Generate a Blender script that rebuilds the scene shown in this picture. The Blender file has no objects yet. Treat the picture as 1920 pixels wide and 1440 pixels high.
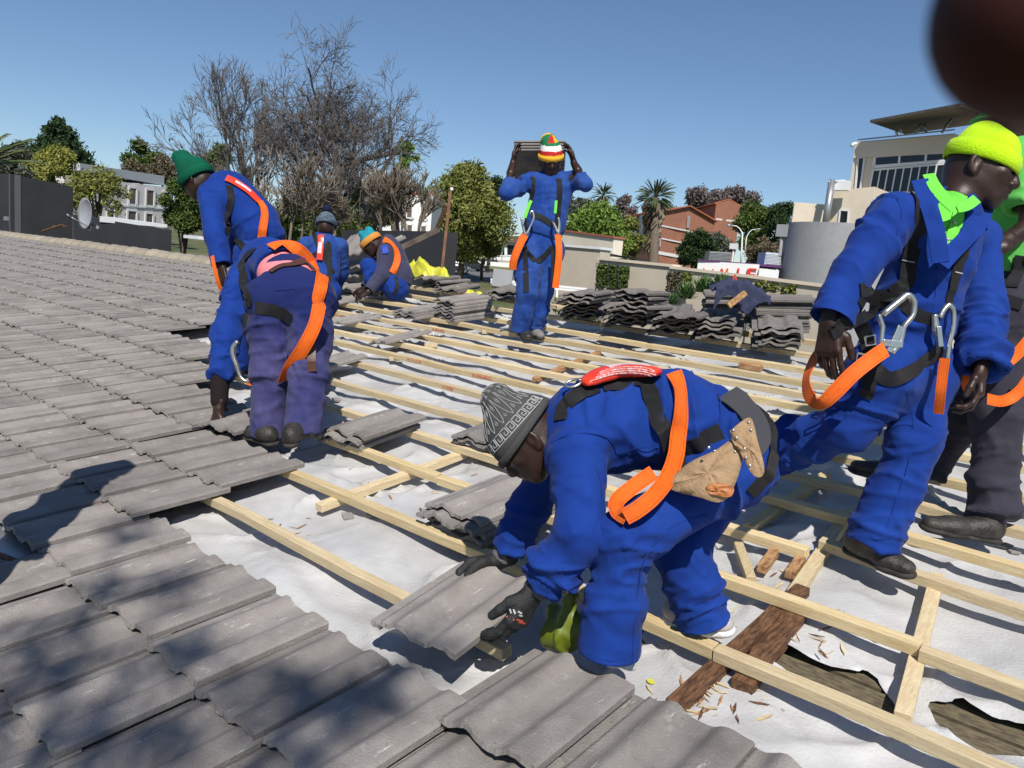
import bpy, bmesh, math, random
import numpy as np
from mathutils import Vector, Matrix
from mathutils.bvhtree import BVHTree
random.seed(7); RNG = np.random.RandomState(11)
sc = bpy.context.scene
COL = sc.collection
rad = math.radians
# ---------------------------------------------------------------- frames
PITCH = rad(9.0)                      # slope of the roof
cp, sp = math.cos(PITCH), math.sin(PITCH)
def RW(s, t, n=0.0):                  # roof coordinates (along battens, up the slope, out of the roof) -> world
    return Vector((s, t*cp - n*sp, t*sp + n*cp))
ROOFM = Matrix(((1,0,0,0),(0,cp,-sp,0),(0,sp,cp,0),(0,0,0,1)))
GA = 0.355; TW = 0.298                # tile gauge and cover width
FPX = 1470.6
CAM = RW(3.000, -0.411, 1.2977)
def RV(s,t,n): return Vector((s, t*cp - n*sp, t*sp + n*cp))
cR = RV(0.74974, 0.66158, -0.01408); cD = RV(0.16656, -0.20927, -0.96357); cF = RV(-0.64042, 0.72008, -0.26709)
def P3(x, y, d): return CAM + (cR*((x-960)/FPX) + cD*((y-720)/FPX) + cF)*d
def hit(x, y, n=0.0):                 # point of the roof plane (raised by n) seen at a place: (s,t)
    N = RV(0,0,1); r = cR*((x-960)/FPX) + cD*((y-720)/FPX) + cF
    lam = (n - CAM.dot(N))/r.dot(N); q = CAM + r*lam
    return (q.x, q.dot(RV(0,1,0)))
def RP(x, y, n=0.0):
    s,t = hit(x,y,n); return RW(s,t,n)
def proj(P):
    v = P-CAM; z = v.dot(cF)
    return (960+FPX*v.dot(cR)/z, 720+FPX*v.dot(cD)/z, z)
# ---------------------------------------------------------------- camera
cd = bpy.data.cameras.new('Camera'); cam = bpy.data.objects.new('Camera', cd); COL.objects.link(cam)
m = Matrix((( cR.x, -cD.x, -cF.x, CAM.x),( cR.y, -cD.y, -cF.y, CAM.y),( cR.z, -cD.z, -cF.z, CAM.z),(0,0,0,1)))
cam.matrix_world = m
cd.sensor_width = 36; cd.lens = FPX/1920*36; cd.clip_start = 0.005; cd.clip_end = 6000
cd.dof.use_dof = True; cd.dof.focus_distance = 4.0; cd.dof.aperture_fstop = 34
sc.camera = cam
# ---------------------------------------------------------------- sky and sun
SUNDIR = (RV(0.80, -0.60, 0)*math.cos(rad(54)) + RV(0,0,1)*math.sin(rad(54))).normalized()  # towards the sun
sun_el = math.asin(SUNDIR.z); sun_az = math.atan2(SUNDIR.x, SUNDIR.y)
w = bpy.data.worlds.new('World'); sc.world = w; w.use_nodes = True
nt = w.node_tree; nt.nodes.clear()
sky = nt.nodes.new('ShaderNodeTexSky'); sky.sky_type = 'NISHITA'; sky.sun_disc = False
sky.sun_elevation = sun_el; sky.sun_rotation = sun_az; sky.altitude = 1500; sky.air_density = 1.1; sky.dust_density = 0.3; sky.ozone_density = 5.0
bg = nt.nodes.new('ShaderNodeBackground'); bg.inputs[1].default_value = 0.092
wo = nt.nodes.new('ShaderNodeOutputWorld'); nt.links.new(sky.outputs[0], bg.inputs[0]); nt.links.new(bg.outputs[0], wo.inputs[0])
sl = bpy.data.lights.new('Sun', 'SUN'); sl.energy = 5.0; sl.angle = rad(0.53); sl.color = (1.0, 0.955, 0.89)
so = bpy.data.objects.new('Sun', sl); COL.objects.link(so); so.rotation_euler = SUNDIR.to_track_quat('Z','Y').to_euler()
sc.view_settings.view_transform = 'Standard'; sc.view_settings.look = 'None'; sc.view_settings.exposure = 0.07; sc.view_settings.gamma = 1
sc.view_settings.use_curve_mapping = False
# ---------------------------------------------------------------- materials
MATS = {}
def mat(name, col, rough=0.8, spec=0.3, col2=None, nscale=6.0, bump=0.0, bscale=60.0, metal=0.0, coord='Object', rnd=0.0, sheen=0.0,
        streak=None, fine=None, trans=0.0, stretch=None, detail=4.0, lichen=False):
    """Principled with optional second colour by noise, a bump, variation per object and light streaks."""
    if name in MATS: return MATS[name]
    m = bpy.data.materials.new(name); m.use_nodes = True; MATS[name] = m
    nt = m.node_tree; b = nt.nodes['Principled BSDF']; L = nt.links.new
    b.inputs['Roughness'].default_value = rough; b.inputs['Specular IOR Level'].default_value = spec; b.inputs['Metallic'].default_value = metal
    if sheen: b.inputs['Sheen Weight'].default_value = sheen; b.inputs['Sheen Roughness'].default_value = 0.5
    if trans: b.inputs['Transmission Weight'].default_value = trans
    tc = nt.nodes.new('ShaderNodeTexCoord'); src = tc.outputs[coord]
    if stretch:
        mp = nt.nodes.new('ShaderNodeMapping'); mp.inputs['Scale'].default_value = stretch; L(src, mp.inputs[0]); src = mp.outputs[0]
    rgb = nt.nodes.new('ShaderNodeRGB'); rgb.outputs[0].default_value = (*col, 1); cur = rgb.outputs[0]
    if col2:
        n = nt.nodes.new('ShaderNodeTexNoise'); n.inputs['Scale'].default_value = nscale; n.inputs['Detail'].default_value = detail; n.inputs['Roughness'].default_value = .6; L(src, n.inputs['Vector'])
        cr = nt.nodes.new('ShaderNodeValToRGB'); cr.color_ramp.elements[0].position = .38; cr.color_ramp.elements[1].position = .64; L(n.outputs[0], cr.inputs[0])
        mx = nt.nodes.new('ShaderNodeMix'); mx.data_type = 'RGBA'; L(cr.outputs[0], mx.inputs[0]); L(cur, mx.inputs[6]); mx.inputs[7].default_value = (*col2, 1); cur = mx.outputs[2]
    if fine:                       # fine speckle: (scale, amount)
        n = nt.nodes.new('ShaderNodeTexNoise'); n.inputs['Scale'].default_value = fine[0]; n.inputs['Detail'].default_value = 3; L(src, n.inputs['Vector'])
        mr = nt.nodes.new('ShaderNodeMapRange'); mr.inputs[1].default_value = .25; mr.inputs[2].default_value = .75; mr.inputs[3].default_value = 1-fine[1]; mr.inputs[4].default_value = 1+fine[1]; L(n.outputs[0], mr.inputs[0])
        mx = nt.nodes.new('ShaderNodeVectorMath'); mx.operation = 'SCALE'; L(cur, mx.inputs[0]); L(mr.outputs[0], mx.inputs['Scale']); cur = mx.outputs[0]
    if streak:                     # (colour, scale xyz, threshold)
        mp = nt.nodes.new('ShaderNodeMapping'); mp.inputs['Scale'].default_value = streak[1]; L(tc.outputs[coord], mp.inputs[0])
        oi = nt.nodes.new('ShaderNodeObjectInfo'); ad = nt.nodes.new('ShaderNodeVectorMath'); ad.operation = 'ADD'
        ml = nt.nodes.new('ShaderNodeMath'); ml.operation = 'MULTIPLY'; ml.inputs[1].default_value = 37; L(oi.outputs['Random'], ml.inputs[0]); L(mp.outputs[0], ad.inputs[0]); L(ml.outputs[0], ad.inputs[1])
        n = nt.nodes.new('ShaderNodeTexNoise'); n.inputs['Scale'].default_value = 1; n.inputs['Detail'].default_value = 6; n.inputs['Roughness'].default_value = .72; L(ad.outputs[0], n.inputs['Vector'])
        cr = nt.nodes.new('ShaderNodeValToRGB'); cr.color_ramp.elements[0].position = streak[2]; cr.color_ramp.elements[1].position = streak[2]+.07; L(n.outputs[0], cr.inputs[0])
        mx = nt.nodes.new('ShaderNodeMix'); mx.data_type = 'RGBA'; L(cr.outputs[0], mx.inputs[0]); L(cur, mx.inputs[6]); mx.inputs[7].default_value = (*streak[0], 1); cur = mx.outputs[2]
    if lichen:                     # broad dirt and pale lichen that differ from piece to piece
        gm_ = nt.nodes.new('ShaderNodeNewGeometry')
        for sc_,lo,hi,c2 in ((3.5,.50,.70,(.12,.108,.098)),(16,.62,.70,(.36,.35,.31)),(60,.66,.70,(.09,.08,.07))):
            n = nt.nodes.new('ShaderNodeTexNoise'); n.inputs['Scale'].default_value = sc_; n.inputs['Detail'].default_value = 5; n.inputs['Roughness'].default_value = .65; L(gm_.outputs['Position'], n.inputs['Vector'])
            cr = nt.nodes.new('ShaderNodeMapRange'); cr.inputs[1].default_value = lo; cr.inputs[2].default_value = hi; cr.inputs[4].default_value = .55; L(n.outputs[0], cr.inputs[0])
            mx = nt.nodes.new('ShaderNodeMix'); mx.data_type = 'RGBA'; L(cr.outputs[0], mx.inputs[0]); L(cur, mx.inputs[6]); mx.inputs[7].default_value = (*c2, 1); cur = mx.outputs[2]
    if rnd:
        oi = nt.nodes.new('ShaderNodeObjectInfo'); mr = nt.nodes.new('ShaderNodeMapRange'); mr.inputs[3].default_value = 1-rnd; mr.inputs[4].default_value = 1+rnd; L(oi.outputs['Random'], mr.inputs[0])
        mx = nt.nodes.new('ShaderNodeVectorMath'); mx.operation = 'SCALE'; L(cur, mx.inputs[0]); L(mr.outputs[0], mx.inputs['Scale']); cur = mx.outputs[0]
    L(cur, b.inputs['Base Color'])
    if bump:
        n = nt.nodes.new('ShaderNodeTexNoise'); n.inputs['Scale'].default_value = bscale; n.inputs['Detail'].default_value = 4; L(src, n.inputs['Vector'])
        bp = nt.nodes.new('ShaderNodeBump'); bp.inputs['Strength'].default_value = bump; bp.inputs['Distance'].default_value = 0.01; L(n.outputs[0], bp.inputs['Height']); L(bp.outputs[0], b.inputs['Normal'])
    return m
def ribbed(m, scale, strength=0.5, axis=0, kind='UV', dist=0.002):    # woven ribs or stripes on top of a material, along its own UV or object axes
    nt = m.node_tree; b = nt.nodes['Principled BSDF']; tc = nt.nodes.new('ShaderNodeTexCoord')
    wv = nt.nodes.new('ShaderNodeTexWave'); wv.bands_direction = 'XYZ'[axis]; wv.inputs['Scale'].default_value = scale; nt.links.new(tc.outputs[kind], wv.inputs[0])
    bp = nt.nodes.new('ShaderNodeBump'); bp.inputs['Strength'].default_value = strength; bp.inputs['Distance'].default_value = dist
    nt.links.new(wv.outputs[1], bp.inputs['Height']); old = b.inputs['Normal'].links
    if old: nt.links.new(old[0].from_socket, bp.inputs['Normal'])
    nt.links.new(bp.outputs[0], b.inputs['Normal'])
# ---------------------------------------------------------------- objects
def mesh_obj(name, verts, faces, m, parent=None, smooth=False, mats=None, fmat=None, uvs=None):
    me = bpy.data.meshes.new(name); me.from_pydata([tuple(v) for v in verts] if not isinstance(verts, np.ndarray) else verts.tolist(), [], faces if not isinstance(faces, np.ndarray) else faces.tolist())
    if mats:
        for q in mats: me.materials.append(q)
        if fmat is not None: me.polygons.foreach_set('material_index', np.asarray(fmat, dtype=np.int32))
    else: me.materials.append(m)
    if smooth: me.polygons.foreach_set('use_smooth', np.ones(len(me.polygons), dtype=bool))
    if uvs is not None:
        ul = me.uv_layers.new(name='UVMap'); idx = np.empty(len(me.loops), dtype=np.int32); me.loops.foreach_get('vertex_index', idx)
        ul.data.foreach_set('uv', np.asarray(uvs, dtype=np.float32)[idx].ravel())
    me.update()
    o = bpy.data.objects.new(name, me); COL.objects.link(o)
    if parent: o.parent = parent; o.matrix_parent_inverse = parent.matrix_world.inverted()
    return o
def setmat(o, M): o.matrix_world = M; return o
def tag(o, label=None, cat=None, group=None, kind=None):
    if label: o['label'] = label
    if cat: o['category'] = cat
    if group: o['group'] = group
    if kind: o['kind'] = kind
    return o
def empty(name, loc=(0,0,0)):
    o = bpy.data.objects.new(name, None); COL.objects.link(o); o.matrix_world = Matrix.Translation(loc); o.empty_display_size = .1; return o
class MB:                                   # gathers simple solids into one mesh
    def __init__(s): s.v = []; s.f = []
    def add(s, vs, fs):
        k = len(s.v); s.v += [Vector(v) for v in vs]; s.f += [tuple(i+k for i in f) for f in fs]
    def box(s, a, b, M=None, jit=0):
        (x0,y0,z0),(x1,y1,z1) = a, b
        vs = [Vector(q) for q in ((x0,y0,z0),(x1,y0,z0),(x1,y1,z0),(x0,y1,z0),(x0,y0,z1),(x1,y0,z1),(x1,y1,z1),(x0,y1,z1))]
        if jit: vs = [v+Vector((random.uniform(-jit,jit),random.uniform(-jit,jit),random.uniform(-jit,jit))) for v in vs]
        if M: vs = [M @ v for v in vs]
        s.add(vs, [(0,3,2,1),(4,5,6,7),(0,1,5,4),(1,2,6,5),(2,3,7,6),(3,0,4,7)])
    def bar(s, p, q, wx, wz, up=Vector((0,0,1)), segs=1, jit=0):   # rectangular bar from p to q
        p = Vector(p); q = Vector(q); d = (q-p).normalized(); sd = d.cross(up).normalized(); u = sd.cross(d).normalized()
        rows = []
        for i in range(segs+1):
            c = p.lerp(q, i/segs) + (Vector((random.gauss(0,jit),random.gauss(0,jit),random.gauss(0,jit))) if jit and 0<i<segs else Vector())
            rows.append([c+sd*wx/2*a+u*wz/2*b for a,b in ((-1,-1),(1,-1),(1,1),(-1,1))])
        k = len(s.v)
        for r in rows: s.v += r
        for i in range(segs):
            for j in range(4):
                a = k+i*4+j; b2 = k+i*4+(j+1)%4; s.f.append((a, b2, b2+4, a+4))
        s.f.append((k+3,k+2,k+1,k)); e = k+segs*4; s.f.append((e,e+1,e+2,e+3))
    def tube(s, pts, rs, n=8, cap=True):
        pts = [Vector(p) for p in pts]; k = len(s.v); u = None
        if not hasattr(rs, '__len__'): rs = [rs]*len(pts)
        for i,p in enumerate(pts):
            d = (pts[min(i+1,len(pts)-1)]-pts[max(i-1,0)]).normalized()
            if u is None: u = d.orthogonal().normalized()
            u = (u - d*u.dot(d)); u = u.normalized() if u.length > 1e-6 else d.orthogonal().normalized()
            w2 = d.cross(u)
            for j in range(n):
                a = 2*math.pi*j/n; s.v.append(p + (u*math.cos(a)+w2*math.sin(a))*rs[i])
        for i in range(len(pts)-1):
            for j in range(n):
                a = k+i*n+j; b2 = k+i*n+(j+1)%n; s.f.append((a,b2,b2+n,a+n))
        if cap:
            s.f.append(tuple(k+j for j in range(n-1,-1,-1))); e = k+(len(pts)-1)*n; s.f.append(tuple(e+j for j in range(n)))
    def prism(s, poly, vec):                # polygon (3D points) pushed along a vector
        poly = [Vector(p) for p in poly]; vec = Vector(vec); n = len(poly); k = len(s.v)
        s.v += poly + [p+vec for p in poly]
        s.f.append(tuple(k+i for i in range(n-1,-1,-1))); s.f.append(tuple(k+n+i for i in range(n)))
        for i in range(n): s.f.append((k+i, k+(i+1)%n, k+n+(i+1)%n, k+n+i))
    def build(s, name, m, parent=None, smooth=False, bevel=0, recalc=False):
        o = mesh_obj(name, s.v, s.f, m, parent, smooth)
        if bevel:
            b = o.modifiers.new('bevel','BEVEL'); b.width = bevel; b.segments = 2; b.limit_method = 'ANGLE'; b.angle_limit = rad(40)
        if recalc:
            bm = bmesh.new(); bm.from_mesh(o.data); bmesh.ops.recalc_face_normals(bm, faces=bm.faces); bm.to_mesh(o.data); bm.free()
        return o
def vnoise(P, seed=0):                      # smooth value noise, P (n,3) -> (n,)
    P = np.asarray(P, float); I = np.floor(P).astype(np.int64); F = P-I; F = F*F*(3-2*F)
    def hsh(i,j,k):
        x = (i*374761393 + j*668265263 + k*2147483647 + seed*974634777) & 0x7fffffff
        x = ((x ^ (x >> 13))*1274126177) & 0x7fffffff
        return ((x ^ (x >> 16)) & 0xffff)/65535.0*2-1
    r = 0
    for a in (0,1):
        for b in (0,1):
            for c in (0,1):
                wgt = (F[:,0] if a else 1-F[:,0])*(F[:,1] if b else 1-F[:,1])*(F[:,2] if c else 1-F[:,2])
                r = r + wgt*hsh(I[:,0]+a, I[:,1]+b, I[:,2]+c)
    return r
def fbm(P, seed=0, o=3):
    P = np.asarray(P, float); return sum(vnoise(P*2.03**i, seed+i)*0.5**i for i in range(o))
# ================================================================ ROOF
M_TILE = mat('concrete_tile', (.225,.203,.187), rough=.92, spec=.18, col2=(.27,.248,.230), nscale=9, rnd=.13, bump=.35, bscale=160, fine=(240,.10),
             streak=((.50,.48,.45),(55,8,55),.615), lichen=True)
M_TILED = mat('old_concrete_tile', (.165,.150,.138), rough=.93, spec=.15, col2=(.21,.192,.178), nscale=11, rnd=.16, bump=.4, bscale=160, fine=(200,.14))
M_BAT = mat('new_pine', (.55,.41,.205), rough=.75, spec=.25, col2=(.66,.54,.33), nscale=3, stretch=(2.2,40,40), rnd=.16, bump=.3, bscale=12, fine=(30,.14), streak=((.24,.13,.05),(5,22,22),.705))
M_BAT2 = mat('pale_pine', (.64,.53,.33), rough=.75, spec=.25, col2=(.52,.40,.24), nscale=3, stretch=(2.2,40,40), rnd=.14, bump=.3, bscale=12, fine=(30,.14), streak=((.27,.15,.06),(5,22,22),.705))
M_OLDW = mat('old_dark_timber', (.20,.10,.05), rough=.7, spec=.3, col2=(.055,.028,.016), nscale=4, stretch=(3,24,24), bump=.5, bscale=14, fine=(60,.2))
M_ORW = mat('split_timber', (.50,.30,.14), rough=.75, spec=.25, col2=(.22,.10,.05), nscale=5, stretch=(3,16,16), bump=.5, bscale=14, fine=(60,.2))
def crosswise(m):                       # the same timber with its grain running up the slope
    c = m.copy(); c.name = m.name+'_cross'
    for n in c.node_tree.nodes:
        if n.bl_idname == 'ShaderNodeMapping': v = n.inputs['Scale'].default_value; v[0],v[1] = v[1],v[0]
    return c
XW = {}
M_DARK = mat('attic_boards', (.05,.035,.025), rough=.9, col2=(.11,.08,.05), nscale=8, stretch=(2,14,1))
M_RED = mat('red_ink', (.55,.09,.05), rough=.8)
TL = 0.42
def prof(x):                                # upper face of a tile across its width, x 0..0.332
    z = 0.012
    def bell(c, w, h):
        d = abs(x-c)/w
        return h*(0.5+0.5*math.cos(math.pi*d)) if d < 1 else 0
    z += bell(.118, .052, .021)
    z += bell(.262, .048, .021) if x < .262 else (.021 - .006*((x-.262)/.07)**2)
    if x < .0433: z = -.002
    return z
XS = [0,.014,.030,.043,.0436,.052,.06,.07,.08,.09,.10,.109,.118,.127,.136,.146,.156,.168,.18,.198,.212,.222,.232,.242,.252,.262,.276,.292,.308,.32,.328,.332]
def tile_geo(seed, length=TL):
    r = random.Random(seed); ny = 6; V = []; F = []; nx = len(XS)
    for side in (1, 0):
        for j in range(ny+1):
            y = length*j/ny
            for i, x in enumerate(XS):
                z = prof(x)
                if side == 0: z = z-.0125 if x < .31 else z-.021
                if i == nx-1 and side == 1: z -= .004
                yy = y
                if j == 0: yy += r.uniform(-.0035,.0035) + (0.004 if side == 1 else 0)
                if j == ny: yy += r.uniform(-.002,.002)
                V.append((x-.332, yy, z + (0 if side else -.001)))
    def idx(s_, j, i): return (0 if s_ else (ny+1)*nx) + j*nx + i
    for j in range(ny):
        for i in range(nx-1):
            F.append((idx(1,j,i), idx(1,j,i+1), idx(1,j+1,i+1), idx(1,j+1,i)))
            F.append((idx(0,j,i), idx(0,j+1,i), idx(0,j+1,i+1), idx(0,j,i+1)))
    for i in range(nx-1):
        F.append((idx(0,0,i), idx(0,0,i+1), idx(1,0,i+1), idx(1,0,i))); F.append((idx(1,ny,i), idx(1,ny,i+1), idx(0,ny,i+1), idx(0,ny,i)))
    for j in range(ny):
        F.append((idx(1,j,0), idx(1,j+1,0), idx(0,j+1,0), idx(0,j,0))); F.append((idx(0,j,nx-1), idx(0,j+1,nx-1), idx(1,j+1,nx-1), idx(1,j,nx-1)))
    return V, F
def tile_mesh(seed, m):
    V,F = tile_geo(seed); me = bpy.data.meshes.new('roof_tile'); me.from_pydata(V, [], F); me.materials.append(m)
    ns = len(F); flat = np.ones(ns, dtype=bool); me.polygons.foreach_set('use_smooth', flat)
    me.update()
    # crisp edges where the slab turns
    at = me.attributes.new('sharp_edge','BOOLEAN','EDGE')
    vs = np.array(V); e = np.empty(len(me.edges)*2, dtype=np.int32); me.edges.foreach_get('vertices', e); e = e.reshape(-1,2)
    nx = len(XS); ny = 6; isr = lambda k: ((k % nx) == 0) | ((k % nx) == nx-1)
    half = (ny+1)*nx
    jj = (np.arange(len(V)) % half)//nx
    rim = isr(np.arange(len(V))) | (jj == 0) | (jj == ny)
    at.data.foreach_set('value', (rim[e[:,0]] & rim[e[:,1]]))
    return me
TME = [tile_mesh(i, M_TILE) for i in range(6)]; TMD = [tile_mesh(20+i, M_TILED) for i in range(4)]
def tile_obj(me, M, label, group):
    o = bpy.data.objects.new('concrete_tile', me); COL.objects.link(o); o.matrix_world = M
    return tag(o, label, 'roof tile', group)
def place(s, t, n, yaw=0, pitch=0, roll=0):  # tile frame on the roof: tip (right front corner) at s,t,n
    return ROOFM @ Matrix.Translation((s,t,n)) @ Matrix.Rotation(yaw,4,'Z') @ Matrix.Rotation(pitch,4,'X') @ Matrix.Rotation(roll,4,'Y')
LAST = {-2:13, -1:12, 0:9, 1:8, 2:0, 3:0, 4:-2, 5:-6, 6:-8, 7:-12, 8:-12, 9:-12, 10:-13, 11:-13, 12:-13, 13:-14, 14:-15}
slots = []
for i in range(-2, 15):
    for j in range(-78, LAST[i]+1):
        if i == 0 and j < 1: continue
        q = proj(RW(j*TW, i*GA, 0))
        if q[2] < .3 or q[0] < -420 or q[1] > 1900: continue
        slots.append((q[2], i, j))
slots += [(0, 2, j) for j in range(7, 12)]
slots.sort(); NEAR = slots[:175]; FAR = slots[175:]
def slotmat(i, j, r):
    M = place(j*TW + r.gauss(0,.004), i*GA + r.gauss(0,.006), -.020 + abs(r.gauss(0,.003)), r.gauss(0,.009), -.064 + r.gauss(0,.005), r.gauss(0,.008))
    return M
rr = random.Random(5)
for d, i, j in NEAR:
    M = slotmat(i, j, rr)
    if (i, j) == (2, 7): M = place(j*TW-.01, i*GA-.03, .0, .02, -.075, 0)
    if (i, j) == (4, -2): M = place(j*TW+.06, i*GA+.03, .005, .05, -.02, .03)
    if i == 2 and j >= 7: lab, g = 'grey tile of the short laid row at the bottom middle of the roof', 'tiles of the short laid row'
    elif j == LAST[i] and i > 1: lab, g = 'grey concrete roof tile ending a laid row beside the uncovered white membrane', 'tiles ending the laid rows'
    elif i <= 1: lab, g = 'large grey concrete roof tile in the two nearest laid rows in front', 'tiles of the nearest rows'
    else: lab, g = 'grey concrete roof tile laid in the overlapping rows on the left', 'tiles laid in rows on the left'
    tile_obj(TME[rr.randrange(6)], M, lab, g)
V = []; F = []
for k, (d, i, j) in enumerate(FAR):
    tv, tf = FARGEO[rr.randrange(4)] if 'FARGEO' in globals() else (None, None)
    if tv is None:
        FARGEO = [tile_geo(50+q) for q in range(4)]; tv, tf = FARGEO[0]
    M = slotmat(i, j, rr); b = len(V); V += [M @ Vector(v) for v in tv]; F += [tuple(a+b for a in f) for f in tf]
MT2 = M_TILE.copy(); MT2.name = 'concrete_tile_far'
far = mesh_obj('laid_tiles', V, F, MT2, None, True); tag(far, 'grey concrete roof tiles laid in rows across the far left slope up to the ridge', 'roof tiles', None, 'stuff')
far.data.set_sharp_from_angle(angle=rad(35))
# ---- ridge caps along the top of the laid slope
def ridge_geo(L=.40, r=.13):
    V=[];F=[]
    for e,x in enumerate((0,.035,.04,L)):
        rr_ = r+ (.012 if e<2 else 0)
        for s_ in (0,1):
            for a in range(9):
                th = math.pi*a/8; V.append((x, -math.cos(th)*(rr_-s_*.014)*1.15, math.sin(th)*(rr_-s_*.014)*.8))
    n=9
    for e in range(3):
        for a in range(8):
            i0=e*18+a; F.append((i0,i0+1,i0+19,i0+18)); i1=i0+9; F.append((i1,i1+18,i1+19,i1+1))
    for a in range(8):
        F.append((a,a+9,a+10,a+1)); k=54+a; F.append((k,k+1,k+10,k+9))
    return V,F
V,F = ridge_geo(); rme = bpy.data.meshes.new('ridge_tile'); rme.from_pydata(V,[],F)
M_RIDGE = mat('ridge_tile', (.22,.20,.18), rough=.95, col2=(.33,.285,.21), nscale=7, rnd=.12, bump=.4, bscale=80); rme.materials.append(M_RIDGE)
rme.polygons.foreach_set('use_smooth', np.ones(len(rme.polygons), dtype=bool)); rme.update()
for k in range(38):
    o = bpy.data.objects.new('ridge_tile', rme); COL.objects.link(o)
    s = -21.5 + k*.385
    o.matrix_world = ROOFM @ Matrix.Translation((s, 15.1*GA+.02, -.035+rr.gauss(0,.004))) @ Matrix.Rotation(rr.gauss(0,.02),4,'Z')
    tag(o, 'rounded grey ridge tile along the top of the laid slope', 'ridge tile', 'ridge tiles along the top of the roof')
# mortar bed under the ridge caps
b = MB(); b.box((-22,15.1*GA-.13,-.06),(-7,15.1*GA+.10,.0), ROOFM, 0); tag(b.build('ridge_mortar', mat('mortar',(.42,.36,.25),rough=.95,col2=(.3,.27,.2),nscale=9)), 'crumbly tan mortar bed under the ridge tiles', 'mortar')
# ---- battens
BT = [3.07-.03, 4.06]  # first two positions come from the tile gauge below
def batten(t, s0, s1, n=-.045, w=.042, h=.038, m=M_BAT, yaw=0., label='', group='roof battens', seed=0):
    r = random.Random(seed+int(t*100)); segs = max(2, int((s1-s0)/.35)); mb = MB()
    dy = (s1-s0)*yaw
    P = [RW(s0+(s1-s0)*i/segs, t + dy*(i/segs-.5) + r.gauss(0,.003), n-h/2 + r.gauss(0,.002)) for i in range(segs+1)]
    rows = []; up = RV(0,0,1); sd = RV(0,1,0)
    for p in P: rows.append([p+sd*w/2*a+up*h/2*b_ for a,b_ in ((-1,-1),(1,-1),(1,1),(-1,1))])
    for r_ in rows: mb.v += r_
    for i in range(segs):
        for j in range(4): a = i*4+j; b2 = i*4+(j+1)%4; mb.f.append((a, b2, b2+4, a+4))
    mb.f.append((3,2,1,0)); e = segs*4; mb.f.append((e,e+1,e+2,e+3))
    o = mb.build('batten', m, bevel=.002, recalc=True); return tag(o, label, 'batten', group)
BATS = [ # t, start, end, yaw, material
 (1.060, -1.2, 1.66, 0, M_BAT2, 'raw pine batten nailed nearest the laid tiles, running under the hand-held tile'),
 (1.450, -1.3, 2.115, .002, M_BAT, 'raw pine batten passing beside the dusty trouser leg of the kneeling roofer'),
 (1.462, 2.120, 4.6, .008, M_BAT2, 'raw pine batten crossing the bottom right corner, butted end to end over the dark rafter'),
 (1.845, -1.5, .54, 0, M_BAT, 'raw pine batten under the stack of three tiles on the left'),
 (1.842, .545, 2.56, -.002, M_BAT, 'raw pine batten running behind the four stacked tiles and the kneeling roofer'),
 (1.786, 2.565, 4.8, -.03, M_BAT2, 'raw pine batten at the right edge, butted to its neighbour by the cross piece'),
 (2.200, -2.6, .8, -.012, M_BAT2, 'raw pine batten starting behind the boots of the man in faded trousers'),
 (2.215, .805, 2.085, .0, M_BAT, 'raw pine batten ending at the walking man front boot'),
 (2.178, 2.09, 5.0, -.10, M_BAT2, 'raw pine batten running under the toe of the walking man boot to the right edge'),
 (2.555, -3.2, 1.2, -.006, M_BAT2, 'raw pine batten under the single tile beside the purple trousers'),
 (2.53, 1.205, 5.2, -.04, M_BAT, 'raw pine batten behind the walking man front boot'),
 (2.92, -3.6, 5.0, -.024, M_BAT2, 'raw pine batten with faint red print behind the bent roofer hat'),
 (3.275, -4.3, 5.3, -.016, M_BAT, 'raw pine batten with red lettering under the tilted single tile'),
 (3.61, -4.3, 5.6, .01, M_BAT2, 'raw pine batten fourth above the red lettered one'),
 (3.92, -4.4, 5.6, .012, M_BAT, 'raw pine batten passing just in front of the walking tile carrier'),
 (4.17, -4.6, 5.8, -.004, M_BAT2, 'raw pine batten under the front of the seven tile stack'),
 (4.44, -4.7, 6.0, -.01, M_BAT, 'raw pine batten behind the tile carrier feet'),
 (4.76, -4.9, 6.2, -.02, M_BAT, 'raw pine batten third from the ridge'),
 (5.20, -5.2, 6.4, -.02, M_BAT2, 'raw pine batten next below the ridge batten')]
for k,(t,a,b_,yw,m_,lab) in enumerate(BATS): batten(t, a, b_, yaw=yw, m=m_, label=lab, seed=k)
batten(5.43, -4.9, 6.4, n=-.0, yaw=-.03, m=M_BAT2, h=.042, label='raised pine batten along the ridge in front of the heaped tiles', seed=40)
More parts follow.
